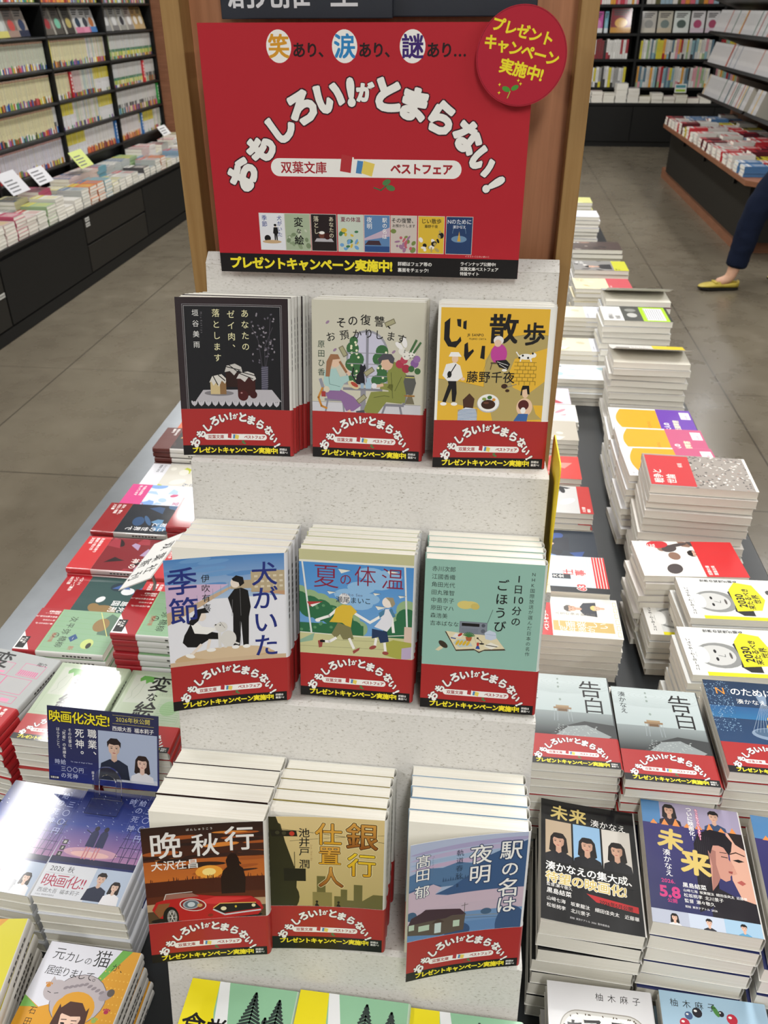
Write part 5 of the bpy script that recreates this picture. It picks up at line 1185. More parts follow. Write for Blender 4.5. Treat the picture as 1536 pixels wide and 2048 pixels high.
# yellow card standing on edge beside the rack
yc = thing('yellow_card', 'narrow bright yellow card standing on edge beside the top of the rack', 'card', Matrix.Translation((0.1700, -0.022, 0.962)) @ Matrix.Rotation(R(91), 4, 'Z'))
b = MB(); P = []
for cx, cy, q0 in ((0.062,0.008,-90),(0.062,0.137,0),(0.008,0.137,90),(0.008,0.008,180)):
    for i in range(5): P.append((cx+0.007*math.cos(R(q0+i*22.5)), cy+0.007*math.sin(R(q0+i*22.5))))
b.prism(P, 0, 0.0012, 'y', H('ecd034'), 'matt_print')
for i in range(10): b.box(0.012+i*0.004, -0.00012, 0.02+(i%4)*0.012, 0.015+i*0.004, 0, 0.028+(i%4)*0.012, BK, 'matt_print')
link('card_sheet', b.mesh('card_sheet'), yc)
b = MB(); b.box(0.01, -0.006, -0.012, 0.06, 0.008, 0.0, (1,1,1), 'board'); b.box(0.02, -0.004, TZ-0.961, 0.05, 0.004, -0.012, (1,1,1), 'board'); link('card_foot', b.mesh('card_foot'), yc)

# ------------------------------------------------------------------ paperbacks on the rack
def rack_stack(key, row, n, T, xf, xb, hb, labels, desc, a0=0.0, k=0.0, seed=0, yaw=0.0):
    """n books leaning on the riser; xf/xb = left edge of the front / rearmost book"""
    fy, fz = FOOT[row]; sp = SPEC[key]; t = T/n; r = random.Random(key+'r')
    base = Matrix(((1, 0, 0, 0), (0, sA, -cA, fy), (0, cA, sA, fz), (0, 0, 0, 1)))
    for i in range(n):
        front = i == 0
        f = 1 - i/max(1, n-1) if n > 1 else 1
        x = xb + (xf-xb)*f + (0 if front else r.uniform(-0.0012, 0.0012))
        d = T - t*(i+1) + 0.0008
        M_ = base @ Matrix.Translation((x, hb + (0 if front else r.uniform(0, 0.0008)), d)) @ Matrix.Rotation(R(yaw if front else 0), 4, 'Z') @ Matrix.Diagonal((1, 1, t*0.98/(sp['t']/1000), 1))
        lab = labels if front else '%s from the front among the %s' % (ORD[i], desc)
        place_book(key, 'paperback', lab, M_, desc, art=front, a0=a0 if front else 0.0, k=k if front else 0.0)
rack_stack('cake', 0, 6, 0.049, -0.1855, -0.1775, 0.001, 'front paperback with dark chocolate cake cover and red band, top shelf', 'dark cake cover paperbacks on the top shelf', a0=R(0.5), k=2.5)
rack_stack('revenge', 0, 5, 0.045, -0.0615, -0.0605, 0.001, 'front paperback with couple dining by arched window cover, top shelf', 'dining couple paperbacks on the top shelf')
rack_stack('walk', 0, 4, 0.050, 0.0545, 0.0545, 0.001, 'front paperback with yellow strolling people cover, top shelf', 'yellow cover paperbacks on the top shelf', a0=R(5), k=0.6)
rack_stack('dog', 1, 5, 0.075, -0.1705, -0.1715, 0.004, 'front paperback with black clad student and white dog cover, middle shelf', 'student and dog paperbacks on the middle shelf', a0=R(14), k=1.6)
rack_stack('summer', 1, 6, 0.065, -0.0565, -0.0565, 0.005, 'front paperback with two running children cover, middle shelf', 'running children paperbacks on the middle shelf')
rack_stack('teal', 1, 5, 0.070, 0.0565, 0.0560, 0.005, 'front plain teal paperback with radio and open book cover, middle shelf', 'teal cover paperbacks on the middle shelf')
rack_stack('sunset', 2, 4, 0.092, -0.1725, -0.1745, 0.005, 'front thick paperback with red sports car at sunset cover, bottom shelf', 'red car cover paperbacks on the bottom shelf', a0=R(10), k=1.0)
rack_stack('bank', 2, 5, 0.075, -0.0690, -0.0685, 0.003, 'front paperback with golden city silhouette cover, bottom shelf', 'golden city paperbacks on the bottom shelf', a0=R(1), k=1.2)
rack_stack('station', 2, 5, 0.078, 0.0540, 0.0530, 0.008, 'front paperback with blue mountain station cover, bottom shelf', 'blue station paperbacks on the bottom shelf', a0=R(11), k=2.0)
# yellow and green fir tree books lying in front of the rack
for i, (x, y, z) in enumerate(((-0.0960, -0.3270, 0.655), (0.0095, -0.3270, 0.656), (0.1140, -0.3290, 0.650))):
    where = ('under the red car book', 'under the golden city book', 'under the blue station book')[i]
    pile('shokudo', x, y, z, -1.0, 12, 'yellow and green fir tree paperback at the rack foot, ' + where, 'fir tree paperbacks ' + where, seed=i, vis=3, slant=0.2217)

# ------------------------------------------------------------------ piles on the table, wall side
LX = -0.536
for key, x, y, z, n, top, desc in (
    ('yahei', -0.532, 0.300, 0.593, 8, 'green samurai tale paperback with red band lying by the metal edge', 'green samurai paperbacks by the metal edge'),
    ('bluetown', -0.536, 0.405, 0.585, 8, 'blue and white town paperback with red band lying face up', 'blue town paperbacks on the table edge'),
    ('redblack', -0.540, 0.512, 0.598, 9, 'glossy crimson and black paperback with red text band', 'crimson and black paperbacks on the table edge'),
    ('shibito', -0.540, 0.622, 0.606, 9, 'dark navy paperback with reclining figure and deep red band', 'dark navy paperbacks with deep red bands'),
    ('pinkblue', -0.541, 0.733, 0.586, 8, 'pale blue swirl paperback with pink band lying face up', 'pale blue swirl paperbacks with pink bands'),
    ('beige', -0.536, 0.843, 0.577, 7, 'beige paperback with one blue oval on the cover', 'beige blue oval paperbacks'),
    ('flowers', -0.538, 0.955, 0.612, 10, 'black paperback with orange flower pattern near the far table edge', 'black flower pattern paperbacks'),
    ('orange', -0.525, 1.068, 0.600, 9, 'orange red paperback beyond the black flower pattern book', 'orange red paperbacks')):
    pile(key, x, y, z, -90, n, top, desc, vis=4)
pile('yahei', -0.335, 0.250, 0.684, -90, 16, 'green samurai paperback topping the tall pile beside the rack', 'green samurai paperbacks, tall pile by the rack', vis=8)
pile('redblack', -0.372, 0.365, 0.612, -90, 10, 'crimson and black paperback lying under the handwritten card', 'crimson paperbacks under the handwritten card', vis=2)
pile('redblack', -0.378, 0.482, 0.612, -90, 10, 'crimson and black paperback beyond the handwritten card', 'crimson paperbacks beyond the handwritten card', seed=3, vis=2)
pile('shibito', -0.380, 0.600, 0.640, -90, 11, 'dark navy paperback topping the pile close behind the rack', 'dark navy paperbacks close behind the rack', seed=4, vis=2)
pile('pinkblue', -0.380, 0.720, 0.600, -90, 9, 'pale blue swirl paperback close to the wooden pillar', 'pale blue swirl paperbacks by the pillar', seed=5, vis=2)
# grey green and pink plan paperbacks
pile('picture', -0.330, 0.118, 0.622, 0, 10, 'grey green paperback with green haired figure, partly behind the rack', 'grey green figure paperbacks next to the rack')
pile('picture', -0.437, 0.113, 0.630, -2, 10, 'glossy grey green paperback with green haired figure behind the blue film card', 'grey green figure paperbacks behind the film card', seed=1)
pile('floorplan', -0.553, 0.125, 0.632, -9, 11, 'grey paperback with pink floor plan lines at the table edge', 'pink floor plan paperbacks')
# navy night sky paperbacks
pile('reaper', -0.3165, -0.084, 0.605, -1.5, 7, 'navy night sky paperback with white photo band beneath the film card', 'navy night sky paperbacks beneath the film card')
pile('reaper', -0.424, -0.076, 0.597, -4, 6, 'navy night sky paperback with white band at the frame edge', 'navy night sky paperbacks at the frame edge', seed=1)
pile('catbook', -0.288, -0.262, 0.573, -1.5, 7, 'orange paperback with grey cat draped over a dark haired woman', 'orange cat cover paperbacks')
pile('catlong', -0.402, -0.262, 0.604, 7, 9, 'yellow paperback with a long brown braid, cut by the frame', 'yellow braid cover paperbacks')

# film announcement card in a clear stand
fc = thing('film_card', 'navy film announcement card with photo of two people, standing upright', 'card', Matrix.Translation((-0.420, -0.004, 0.6105)) @ Matrix.Rotation(R(-3.2), 4, 'Z') @ Matrix.Rotation(R(-22), 4, 'X') @ Matrix.Rotation(R(-1.4), 4, 'Y'))
b = MB(); b.box(0, 0, 0, 0.148, 0.0008, 0.1, H('25294f'), 'jacket_print'); a = Art(148, 100)
a.rect(0,0,148,100,H('272c60'),H('2d3052')); a.rect(0,0,148,30,H('1e2a72'),H('272c60')); a.rect(68,8,146,74,H('a9b6d0')); a.rect(68,8,146,14,H('c4ccdc'))
portrait(a, 89, 42, 21, H('241a1c'), H('20283c'), False, H('d9b8a4')); portrait(a, 126, 27, 17, H('2a1a18'), H('dcdce2'), True, H('e2c0b0'))
a.rect(0,0,68,8,H('1e2a72')); a.rect(68,0,148,8,H('1e2a72')); a.rect(92,8,146,11,H('c9cdd6'))
a.t('映画化決定!', 2, 87, 16.4, YEL, .02, ls=.96, out=(.05, BK)); a.t('2026年秋公開', 92, 91, 7.4, H('e6d860'), .0, ls=1.0); a.line([(88,96),(142,96)], .3, H('e6d860')); a.line([(88,85),(142,85)], .3, H('e6d860'))
a.t('西畑大吾 福本莉子', 87, 78.5, 6.6, WH, .01, ls=.98); a.v('職業、', 60, 68, 12.6, WH, .01, 1.12); a.v('死神。', 43, 67, 12.6, WH, .01, 1.12)
a.v('その仕事は、', 30, 70, 5, WH, 0, 1.02); a.v('「死者」の未練を', 22, 70, 5, WH, 0, 1.02); a.v('はらすこと。', 14, 70, 5, WH, 0, 1.02)
for x, y, s_ in ((12,26,'時'),(20,26,'給'),(20,17,'三'),(28,17,'〇'),(36,17,'〇'),(44,17,'円'),(20,8,'の'),(28,8,'死'),(36,8,'神')): a.ch(s_, x, y, 7.4, H('c9d0ea'), 0)
for y in (21.5,12.5): a.line([(6,y),(52,y)], .2, H('5a68a8'))
a.rect(1,2,14,6,BK); a.t('双葉文庫', 2, 4, 2.8, WH, .02); a.v('藤まる', 60, 16, 4, WH); a.t('The wage of Angel of Death', 30, 28, 2.2, H('c9d0ea'))
a.emit(b, lambda x, y, e: (x/1000, -e, y/1000), 1e-5); link('printed_card', b.mesh('printed_card'), fc)
st = thing('card_stand', 'clear acrylic stand with arched front holding the navy film card', 'card stand', Matrix.Translation((-0.335, -0.0245, 0.6062)) @ Matrix.Rotation(R(-2), 4, 'Z'))
def arch(w, h, n=14): return [(-w/2, 0), (w/2, 0)] + [(w/2*math.cos(math.pi*i/n), h-w/2+w/2*math.sin(math.pi*i/n)) for i in range(n+1)]
b = MB(); O, I_ = arch(0.036, 0.042), [(x, y+0.004) for x, y in arch(0.022, 0.028)]
tl = math.tan(R(22))
for i in range(len(O)):
    j = (i+1) % len(O)
    q = lambda p, d: (p[0], p[1]*tl*0.92 + d, p[1])
    for d0 in (0, 0.002): b.face([q(O[i],d0), q(O[j],d0), q(I_[j],d0), q(I_[i],d0)], (1,1,1), 'acrylic')
    b.face([q(O[i],0), q(O[j],0), q(O[j],.002), q(O[i],.002)], (1,1,1), 'acrylic'); b.face([q(I_[i],0), q(I_[j],0), q(I_[j],.002), q(I_[i],.002)], (1,1,1), 'acrylic')
solid('arched_front', b, st)
b = MB(); b.box(-0.021, -0.022, 0.0, 0.021, 0.0, 0.0016, (1,1,1), 'acrylic'); solid('foot_plate', b, st, bevel=0.0004)
# slanted handwritten price card
_x = Vector((-0.013, -0.157, 0)).normalized(); _u = (Vector((0.88, 0, 0.47)) - _x*Vector((0.88, 0, 0.47)).dot(_x)).normalized(); _y = _u.cross(_x)
_m = Matrix(((_x[0], _y[0], _u[0], -0.413), (_x[1], _y[1], _u[1], 0.402), (_x[2], _y[2], _u[2], 0.702), (0, 0, 0, 1)))
sc_ = thing('handwritten_card', 'white slanted card with black handwriting over the crimson paperbacks', 'card', _m)
b = MB(); b.box(0, 0, 0, 0.1275, 0.0012, 0.064, H('dededc'), 'matt_print'); a = Art(150, 64); a.rect(0,0,150,64,H('9a9a98')); a.rect(1.2,1.2,148.8,62.8,H('e4e4e2'))
a.t('双葉社', 16, 45, 25, BK, .012, ls=1.5); a.t('新刊', 56, 17, 25, BK, .012, ls=1.6)
a.emit(b, lambda x, y, e: (x/1000*.85, -e, y/1000), 1e-5, m='matt_print'); link('card_sheet', b.mesh('card_sheet'), sc_)
b = MB(); b.tube([(0.060, 0.001, 0.02), (0.060, 0.040, 0.005), (0.060, 0.078, -0.035)], 0.0025, 8, m='brushed_metal'); link('wire_support', b.mesh('wire_support'), sc_)

# ------------------------------------------------------------------ piles on the table, aisle side
pile('confess', 0.2275, 0.064, 0.722, 0, 17, 'grey school desk paperback with red band, half hidden by the rack', 'grey school desk paperbacks touching the rack', vis=10)
pile('confess', 0.3345, 0.054, 0.718, -0.5, 17, 'grey school desk paperback with red band, its cover fully visible', 'grey school desk paperbacks away from the rack', seed=2, vis=10)
pile('lettern', 0.4475, 0.068, 0.728, -0.5, 16, 'deep blue birdcage paperback with red band at the frame edge', 'deep blue birdcage paperbacks', vis=10)
pile('miraiL', 0.2415, -0.095, 0.668, -3, 8, 'black glossy paperback with three women portraits and gold lettering', 'black three portrait paperbacks', a0=R(1.0), k=0.9)
pile('miraiR', 0.3490, -0.098, 0.690, -4, 9, 'indigo film tie-in paperback with two large faces in profile', 'indigo two face paperbacks')
pile('miraiR', 0.4640, -0.108, 0.690, -5, 9, 'second indigo film paperback cut by the picture edge', 'indigo film paperbacks at the picture edge', seed=2, vis=6)
pile('bento', 0.2500, -0.256, 0.592, -1, 8, 'white paperback with boxed rice lettering cover at the bottom', 'white boxed rice paperbacks')
pile('cake3', 0.3625, -0.252, 0.588, -2, 9, 'light blue paperback with berry cake cover', 'light blue berry cake paperbacks')
pile('pinkbook', 0.4720, -0.258, 0.586, -2, 8, 'pink paperback just showing at the picture corner', 'pink paperbacks in the corner', vis=4)
for key, x, y, z, n, top, desc in (
    ('comicred', 0.295, 0.262, 0.545, 5, 'cream and red paperback peeping out behind the grey desk books', 'cream and red paperbacks behind the desk books'),
    ('retire', 0.278, 0.437, 0.583, 7, 'cream paperback with gold panel and red top nearest the rack', 'cream gold panel paperbacks'),
    ('sixty', 0.264, 0.550, 0.590, 8, 'pale blue numbered paperback with black and red strips', 'pale blue numbered paperbacks'),
    ('navyphoto', 0.265, 0.678, 0.565, 6, 'dark navy photo paperback in the inner row', 'dark navy photo paperbacks in the inner row'),
    ('blackwhite', 0.262, 0.808, 0.592, 8, 'glossy black and white patterned paperback in the inner row', 'black and white patterned paperbacks'),
    ('redwhite', 0.260, 0.984, 0.572, 6, 'bright red paperback with dark lettering in the inner row', 'bright red paperbacks in the inner row'),
    ('greyphoto', 0.272, 1.186, 0.566, 6, 'grey stone photo paperback in the inner row', 'grey stone photo paperbacks'),
    ('comicred', 0.284, 1.300, 0.560, 6, 'red and cream manga style paperback beyond the grey stone one', 'red and cream paperbacks beyond the grey stone ones'),
    ('purplered', 0.276, 1.420, 0.555, 6, 'lilac and red paperback farthest along the inner row', 'lilac and red paperbacks')):
    pile(key, x, y, z, 90, n, top, desc)
for key, x, y, z, n, top, desc, rz, op in (
    ('world', 0.502, 0.292, 0.652, 12, 'yellow and white future essay book with old man portrait, close to birdcage book', 'yellow future essay books close to the birdcage pile', 92, 0),
    ('world', 0.523, 0.417, 0.655, 12, 'yellow and white future essay book behind its twin pile', 'yellow future essay books, rear pile', 92, 0),
    ('world', 0.485, 0.470, 0.575, 6, 'yellow future essay book low down behind the two taller piles', 'yellow future essay books, low pile', 92, 0),
    ('redpeople', 0.474, 0.545, 0.640, 11, 'white and red book with people photo behind the yellow essays', 'white and red people books', 94, 0),
    ('redcrowd', 0.514, 0.728, 0.712, 13, 'red and grey crowd photo book on the tallest outer pile', 'red and grey crowd photo books', 88, 0),
    ('orangepink', 0.500, 0.868, 0.658, 11, 'white and orange book with pink band, nearer of two', 'orange books with pink bands, nearer pile', 92, 0),
    ('orangepink', 0.506, 0.998, 0.640, 10, 'white and orange book with pink band, farther of two', 'orange books with pink bands, farther pile', 90, 0),
    ('orangepurple', 0.508, 1.130, 0.628, 10, 'white and orange book with purple band', 'orange books with purple bands', 89, 0),
    ('yellowflap', 0.532, 1.395, 0.690, 12, 'book with lifted cover showing a yellow flap', 'books topped by the yellow flap cover', 89, 1),
    ('greenflap', 0.540, 1.690, 0.700, 12, 'grey book with lime green framed panel', 'lime green framed books', 90, 0),
    ('greywine', 0.562, 1.850, 0.706, 13, 'grey book with wine red flap and lifted cover', 'grey wine flap books', 90, 1),
    ('paledots', 0.505, 2.160, 0.650, 11, 'cream book with red band on the far outer row', 'cream books with red bands', 91, 0),
    ('darkphoto', 0.520, 2.370, 0.655, 11, 'dark portrait photo book with yellow strip, far outer row', 'dark portrait books with yellow strips', 90, 0),
    ('blacktop', 0.535, 2.660, 0.655, 10, 'brownish black book, far outer row', 'brownish black books', 91, 0),
    ('paleblue', 0.475, 2.960, 0.712, 15, 'pale lilac book on a tall white pile', 'pale lilac books on the far end', 90, 0),
    ('limetop', 0.490, 3.360, 0.690, 13, 'pale lime book on the farthest pile', 'pale lime books on the farthest pile', 90, 0),
    ('whitecover', 0.395, 1.880, 0.640, 11, 'cream lettering book between the rows beside the pillar', 'cream lettering books beside the pillar', 90, 0),
    ('palecyan', 0.405, 1.560, 0.570, 6, 'white book with pale cyan square low in the gap', 'pale cyan square books', 90, 0),
    ('whitecover', 0.400, 1.700, 0.600, 8, 'second cream book lower down between the rows', 'cream books lower in the gap', 90, 0)):
    pile(key, x, y, z, rz, n, top, desc, name='trade_paperback', jit=0.006, a0=R(6) if op else 0.0, k=3.0 if op else 0.0)

o = link('hidden_paperbacks', HID.mesh('hidden_paperbacks')); o.name = 'paperbacks'; tag(o, 'lower paperbacks hidden in the depths of the island piles', 'books', kind='stuff')
# ------------------------------------------------------------------ wall bookcase beyond the near aisle
def nth(i): return '%d%s' % (i, 'th' if 10 <= i % 100 <= 20 else {1:'st',2:'nd',3:'rd'}.get(i % 10, 'th'))
CNAME = {'cream':'d0c9a0','greygreen':'b4b8a6','lilac':'c6c3cc','white':'d2d2d0','yellow':'c9bb3a','pinkish':'c8b4b2'}
def spine_book(t, h, d, zones, text=True, seed=0, face=True):
    """upright book: spine towards -y, width t along x; zones = [(from, to, colour)] as fractions of height"""
    b = MB(); g = t*0.03
    b.box(g, 0.0, 0, t-g, d, h, H('d8d4c6'), 'matt_print')
    e = -0.0004
    for z0, z1, c in zones: b.face([(g, e, z0*h), (t-g, e, z0*h), (t-g, e, z1*h), (g, e, z1*h)], c, 'jacket_print')
    for x in (g, t-g): b.face([(x, e, 0), (x, 0.0, 0), (x, 0.0, h), (x, e, h)], zones[0][2], 'jacket_print')
    b.face([(g, e, h), (t-g, e, h), (t-g, 0, h), (g, 0, h)], zones[-1][2], 'jacket_print')
    if text:
        r = random.Random(seed); z = 0.86*h
        while z > 0.40*h:
            k = r.uniform(0.010, 0.020)*h*3
            b.face([(t*.42, e-5e-5, z-k), (t*.58, e-5e-5, z-k), (t*.58, e-5e-5, z), (t*.42, e-5e-5, z)], H('5c5a52'), 'jacket_print'); z -= k*1.35
    return b
FOOTS = ['c23a3a','2c4c94','3f8a5c','d8923a','6c4c94','e0e0dc','b8b43c','c46a8c','2a2c34','8ab4c8','d8c83c','a84c2c','5c7a3c','e8e4d8','7c2c34']
def style_zones(st, r):
    ft = H(r.choice(FOOTS)); c = H(CNAME.get(st, 'd2d2d0'))
    if st in ('cream', 'greygreen', 'lilac'): 
        f = r.uniform(.14, .26); top = H('cfae98') if st != 'lilac' else H('c8a0a4'); return [(0, f, ft), (f, .93, c), (.93, .955, H('b07a5c')), (.955, 1, top)]
    if st == 'greenmid': return [(0, .12, ft), (.12, .3, H(r.choice(('c9c43c','d8d4a0','8fae5a')))), (.3, .42, H('3f7a5c')), (.42, 1, H('c9cbca'))]
    if st == 'darkmid': return [(0, .25, ft), (.25, .42, H(r.choice(('55585c','c9c8c4','3f4448')))), (.42, 1, H('cdcdcb'))]
    if st == 'yellowtop': return [(0, .12, ft if r.random() < .4 else H('d8d8d8')), (.12, .55, H('d4d4d6')), (.55, 1, H('c9bb3a'))]
    if st == 'warm': return [(0, r.uniform(.18,.3), H(r.choice(('a8302c','d8a03a','7c2428','d86c3a')))), (.3, 1, H('d2d0d0'))]
    if st == 'mixed': return [(0, .2, ft), (.2, 1, H(r.choice(('d4d2c8','c9c4a0','b8c4b4','d8d0d4','a8b8c0'))))]
    return [(0, .16, ft), (.16, 1, c)]
WORD = {'cream':'cream','greygreen':'grey green','lilac':'pale lilac','greenmid':'white and green','darkmid':'white and grey','yellowtop':'yellow topped','warm':'white, red footed','mixed':'pale mixed','white':'white','pinkish':'pinkish'}
CX = -2.60; ROT90 = Matrix.Rotation(R(90), 4, 'Z')
shelfZ = [1.475, 1.30, 1.127, 0.945, 0.77, 0.593]; DIV = [3.02, 3.93, 4.83, 5.74, 6.68]
bc = thing('bookcase', 'tall black wall bookcase packed with pocket paperbacks', 'bookcase', loc=(0, 0, 0))
for z in shelfZ + [1.72, 1.95]:
    for k in range(4):
        b = MB(); b.box(-2.93, DIV[k]+0.012, z-0.020, CX+0.004, DIV[k+1]-0.011, z-0.001, m='shelf_black'); b.tube([(CX+0.004, DIV[k]+0.011, z-0.0105), (CX+0.004, DIV[k+1]-0.012, z-0.0105)], 0.0095, 8, m='shelf_black'); solid('shelf_board', b, bc)
for y in DIV:
    b = MB(); b.box(-2.929, y-0.011, 0.4305, CX+0.012, y+0.011, 2.2, m='shelf_black'); solid('upright', b, bc)
b = MB(); b.box(-2.985, DIV[0], 0.4305, -2.9305, DIV[-1], 2.2, m='shelf_black'); solid('back_panel', b, bc)
b = MB(); b.box(-2.92, DIV[0]+0.02, 0.4315, CX-0.02, DIV[-1]-0.02, 0.5725, m='shelf_black'); solid('lower_panel', b, bc)
b = MB(); b.box(-2.96, DIV[-1]+0.012, 0.0, -2.50, DIV[-1]+0.05, 2.2, m='wood_brown'); solid('end_panel', b, bc)
cab = thing('counter_cabinet', 'long black counter with cupboards and drawers below the wall bookcase', 'cabinet', loc=(0, 0, 0))
b = MB(); b.box(-2.985, 1.6, 0.405, -2.240, 6.69, 0.43, m='black_laminate'); solid('counter_top', b, cab, bevel=0.002)
b = MB(); b.box(-2.94, 1.62, 0.0, -2.262, 6.68, 0.404, m='black_laminate'); solid('carcass', b, cab)
def front(name, y0, y1, z0, z1):
    b = MB(); b.box(-2.2615, y0+0.006, z0, -2.246, y1-0.006, z1, m='cabinet_black' if name == 'door_panel' else 'cabinet_charcoal'); return solid(name, b, cab, bevel=0.0015)
for y0, y1, kind in ((1.66,2.2,'d'),(2.2,3.165,'w'),(3.165,4.15,'d'),(4.15,5.115,'w'),(5.115,6.05,'d'),(6.05,6.68,'w')):
    if kind == 'd': front('door_panel', y0, y1, 0.07, 0.385)
    else: front('drawer', y0, y1, 0.07, 0.225); front('drawer', y0, y1, 0.238, 0.385)
b = MB(); b.box(-2.2615, 1.66, 0.002, -2.246, 6.68, 0.062, m='cabinet_black'); solid('kickboard', b, cab)
for y, z in ((4.175, 0.36), (4.175, 0.33), (3.10, 0.22)):
    b = MB(); b.box(-2.2459, y, z, -2.2445, y+0.055, z+0.022, H('c9c9c4'), 'matt_print')
    for i in range(4): b.box(-2.2445, y+0.006+i*0.012, z+0.006, -2.2442, y+0.013+i*0.012, z+0.016, H('6c6c6a'), 'matt_print')
    link('price_tag', b.mesh('price_tag'), cab)
# rows: (shelf z, bay, [(style, share)...], dividers [(fraction, colour, words)])
ROWS = [
 (0.593, 1, [('lilac',1.0)], [(0.02,'b8343c')]), (0.77, 1, [('cream',.93),('darkmid',.07)], []), (0.945, 1, [('cream',1.0)], []), (1.127, 1, [('greygreen',1.0)], [(0.05,'c9a83a')]),
 (0.593, 2, [('yellowtop',.35),('warm',.58)], [(0.94,'2f6aa8')]), (0.77, 2, [('yellowtop',.25),('mixed',.45),('yellowtop',.3)], []), (0.945, 2, [('cream',.26),('pinkish',.2),('mixed',.24),('yellowtop',.3)], [(0.27,'a8242c')]), (1.127, 2, [('cream',.65),('mixed',.35)], [(0.0,'c9bb3a')]),
 (0.593, 3, [('warm',.45),('yellowtop',.35),('mixed',.2)], [(0.5,'2f6aa8')]), (0.77, 3, [('darkmid',.95)], [(0.97,'2c9a44')]), (0.945, 3, [('greenmid',.75),('darkmid',.25)], [(0.7,'c8343c')]), (1.127, 3, [('greenmid',1.0)], [(0.0,'8fbf2c')]),
 (0.593, 0, [('lilac',1.0)], []), (0.77, 0, [('cream',1.0)], []), (0.945, 0, [('cream',1.0)], []), (1.127, 0, [('greygreen',1.0)], []), (1.475, 1, [('mixed',1.0)], []), (1.475, 2, [('warm',.5),('mixed',.5)], []), (1.475, 3, [('mixed',1.0)], [])]
BAYN = {0: 'edge bay', 1: 'near bay', 2: 'middle bay', 3: 'far bay'}
SHN = {0.593: 'lowest', 0.77: 'second', 0.945: 'third', 1.127: 'fourth', 1.475: 'sixth'}
mass = MB(); cnt = 0; r = random.Random(50)
for (z, bay, segs, divs) in ROWS:
    y0, y1 = DIV[bay]+0.014, DIV[bay+1]-0.014
    if bay == 0: y0 = 3.60
    y = y0; i = 0; L = y1 - y0
    dv = [(y0 + f*L, c) for f, c in divs]
    while y < y1 - 0.012:
        hit = [d for d in dv if y <= d[0]+0.001 < y + 0.016 or (d[0] <= y < d[0]+0.002)]
        if hit:
            dv.remove(hit[0]); b = MB(); b.box(0, -0.006, 0, 0.028, 0.11, 0.149, H(hit[0][1]), 'satin_paint')
            for q in range(5): b.box(0.009, -0.0066, 0.03+q*0.022, 0.019, -0.006, 0.045+q*0.022, H('e8e8e4'), 'satin_paint')
            o = link('shelf_divider', b.mesh('shelf_divider'), None, Matrix.Translation((CX-0.006, y+0.001, z)) @ ROT90)
            tag(o, 'coloured plastic divider on the %s shelf up, %s of the wall bookcase, position %s' % (SHN[z], BAYN[bay], nth(i+1)), 'shelf divider', 'coloured shelf dividers'); y += 0.030; continue
        t = r.uniform(0.0105, 0.0175)
        if y + t > y1: break
        f = (y - y0)/L; acc = 0; st = segs[-1][0]
        for s_, sh in segs:
            acc += sh
            if f < acc: st = s_; break
        h = 0.148 + r.uniform(-0.001, 0.0015); sb = spine_book(t, h, 0.105, style_zones(st, r), True, i)
        M_ = Matrix.Translation((CX-0.012-r.uniform(0, .003), y, z)) @ ROT90
        indiv = (bay < 2 and z < 1.4) or (bay == 2 and z in (0.593,) and y < 5.4)
        i += 1
        if indiv and cnt < 300:
            o = link('pocket_book', sb.mesh('pocket_book'), None, M_); cnt += 1
            tag(o, '%s pocket book, %s along, %s shelf up, %s of the wall bookcase' % (WORD[st], nth(i), SHN[z], BAYN[bay]), 'book', 'pocket books, %s shelf up, %s' % (SHN[z], BAYN[bay]))
        else: mass.add(sb, M_)
        y += t + 0.0006
o = link('pocket_books', mass.mesh('pocket_books')); tag(o, 'remaining rows of pocket books filling the farther bays of the wall bookcase', 'books', kind='stuff')
# covers shown face-out on the fifth shelf
def cover_book(w, h, t, art):
    b = MB(); b.box(0, 0, 0, w, t, h, H('dcd8cc'), 'matt_print'); b.box(-0.0002, -0.0006, 0, w+0.0002, 0, h, H('c9c6c0'), 'glossy_print'); a = Art(w*1000, h*1000); art(a)
    a.emit(b, lambda x, y, e: (x/1000, -0.0006-e, y/1000), 3e-5, m='glossy_print', dz=4e-5); return b
def simple_cover(bg, c2, c3, dark='2a2826', fr=None):
    def f(a):
        a.rect(0,0,a.w,a.h,H(bg)); a.ell(a.w*.5,a.h*.4,a.w*.3,a.h*.2,H(c2)); a.rect(0,0,a.w,a.h*.22,H(c3))
        for i in range(3): a.rect(a.w*.12,a.h*(.86-i*.08),a.w*(.85-.1*i),a.h*(.91-i*.08),H(dark))
    return f
FO = [(1,.30,'8c9a94','5c6c64','c9c44c','grey town scene'),(1,.44,'9a9c98','b0b4b0','b8b060','pale grey writing'),(1,.58,'6c5c54','a83a34','8c7468','brown and red'),(1,.72,'8a8078','1c2c4c','1a2038','tan and navy'),
      (2,.06,'6c6660','8c3034','5c564e','dim red figure'),(2,.22,'5c5650','6fae94','4a4640','green caped figure'),(2,.40,'4c4844','a89a5c','3c3834','dark olive'),(2,.56,'bfbfbf','2c3c4c','c87a94','white with pink base'),(2,.69,'c4c4c2','3a3c44','d48aa4','white with rose base'),(2,.80,'bcbcbc','a8683c','4a78b0','white with blue base'),
      (3,.06,'9a9a9a','c9c9c8','8c8c8c','shiny silver'),(3,.22,'a4a4a2','cfcfcd','7c7a78','silver grey'),(3,.38,'b4b4b2','3c3c40','98968f','white streaked'),(3,.54,'a9a09a','d8d8d6','8f8a84','grey beige'),(3,.68,'a88a54','cfcac0','b49868','golden beige'),(3,.80,'b09868','d4cfc4','b8a078','pale gold')]
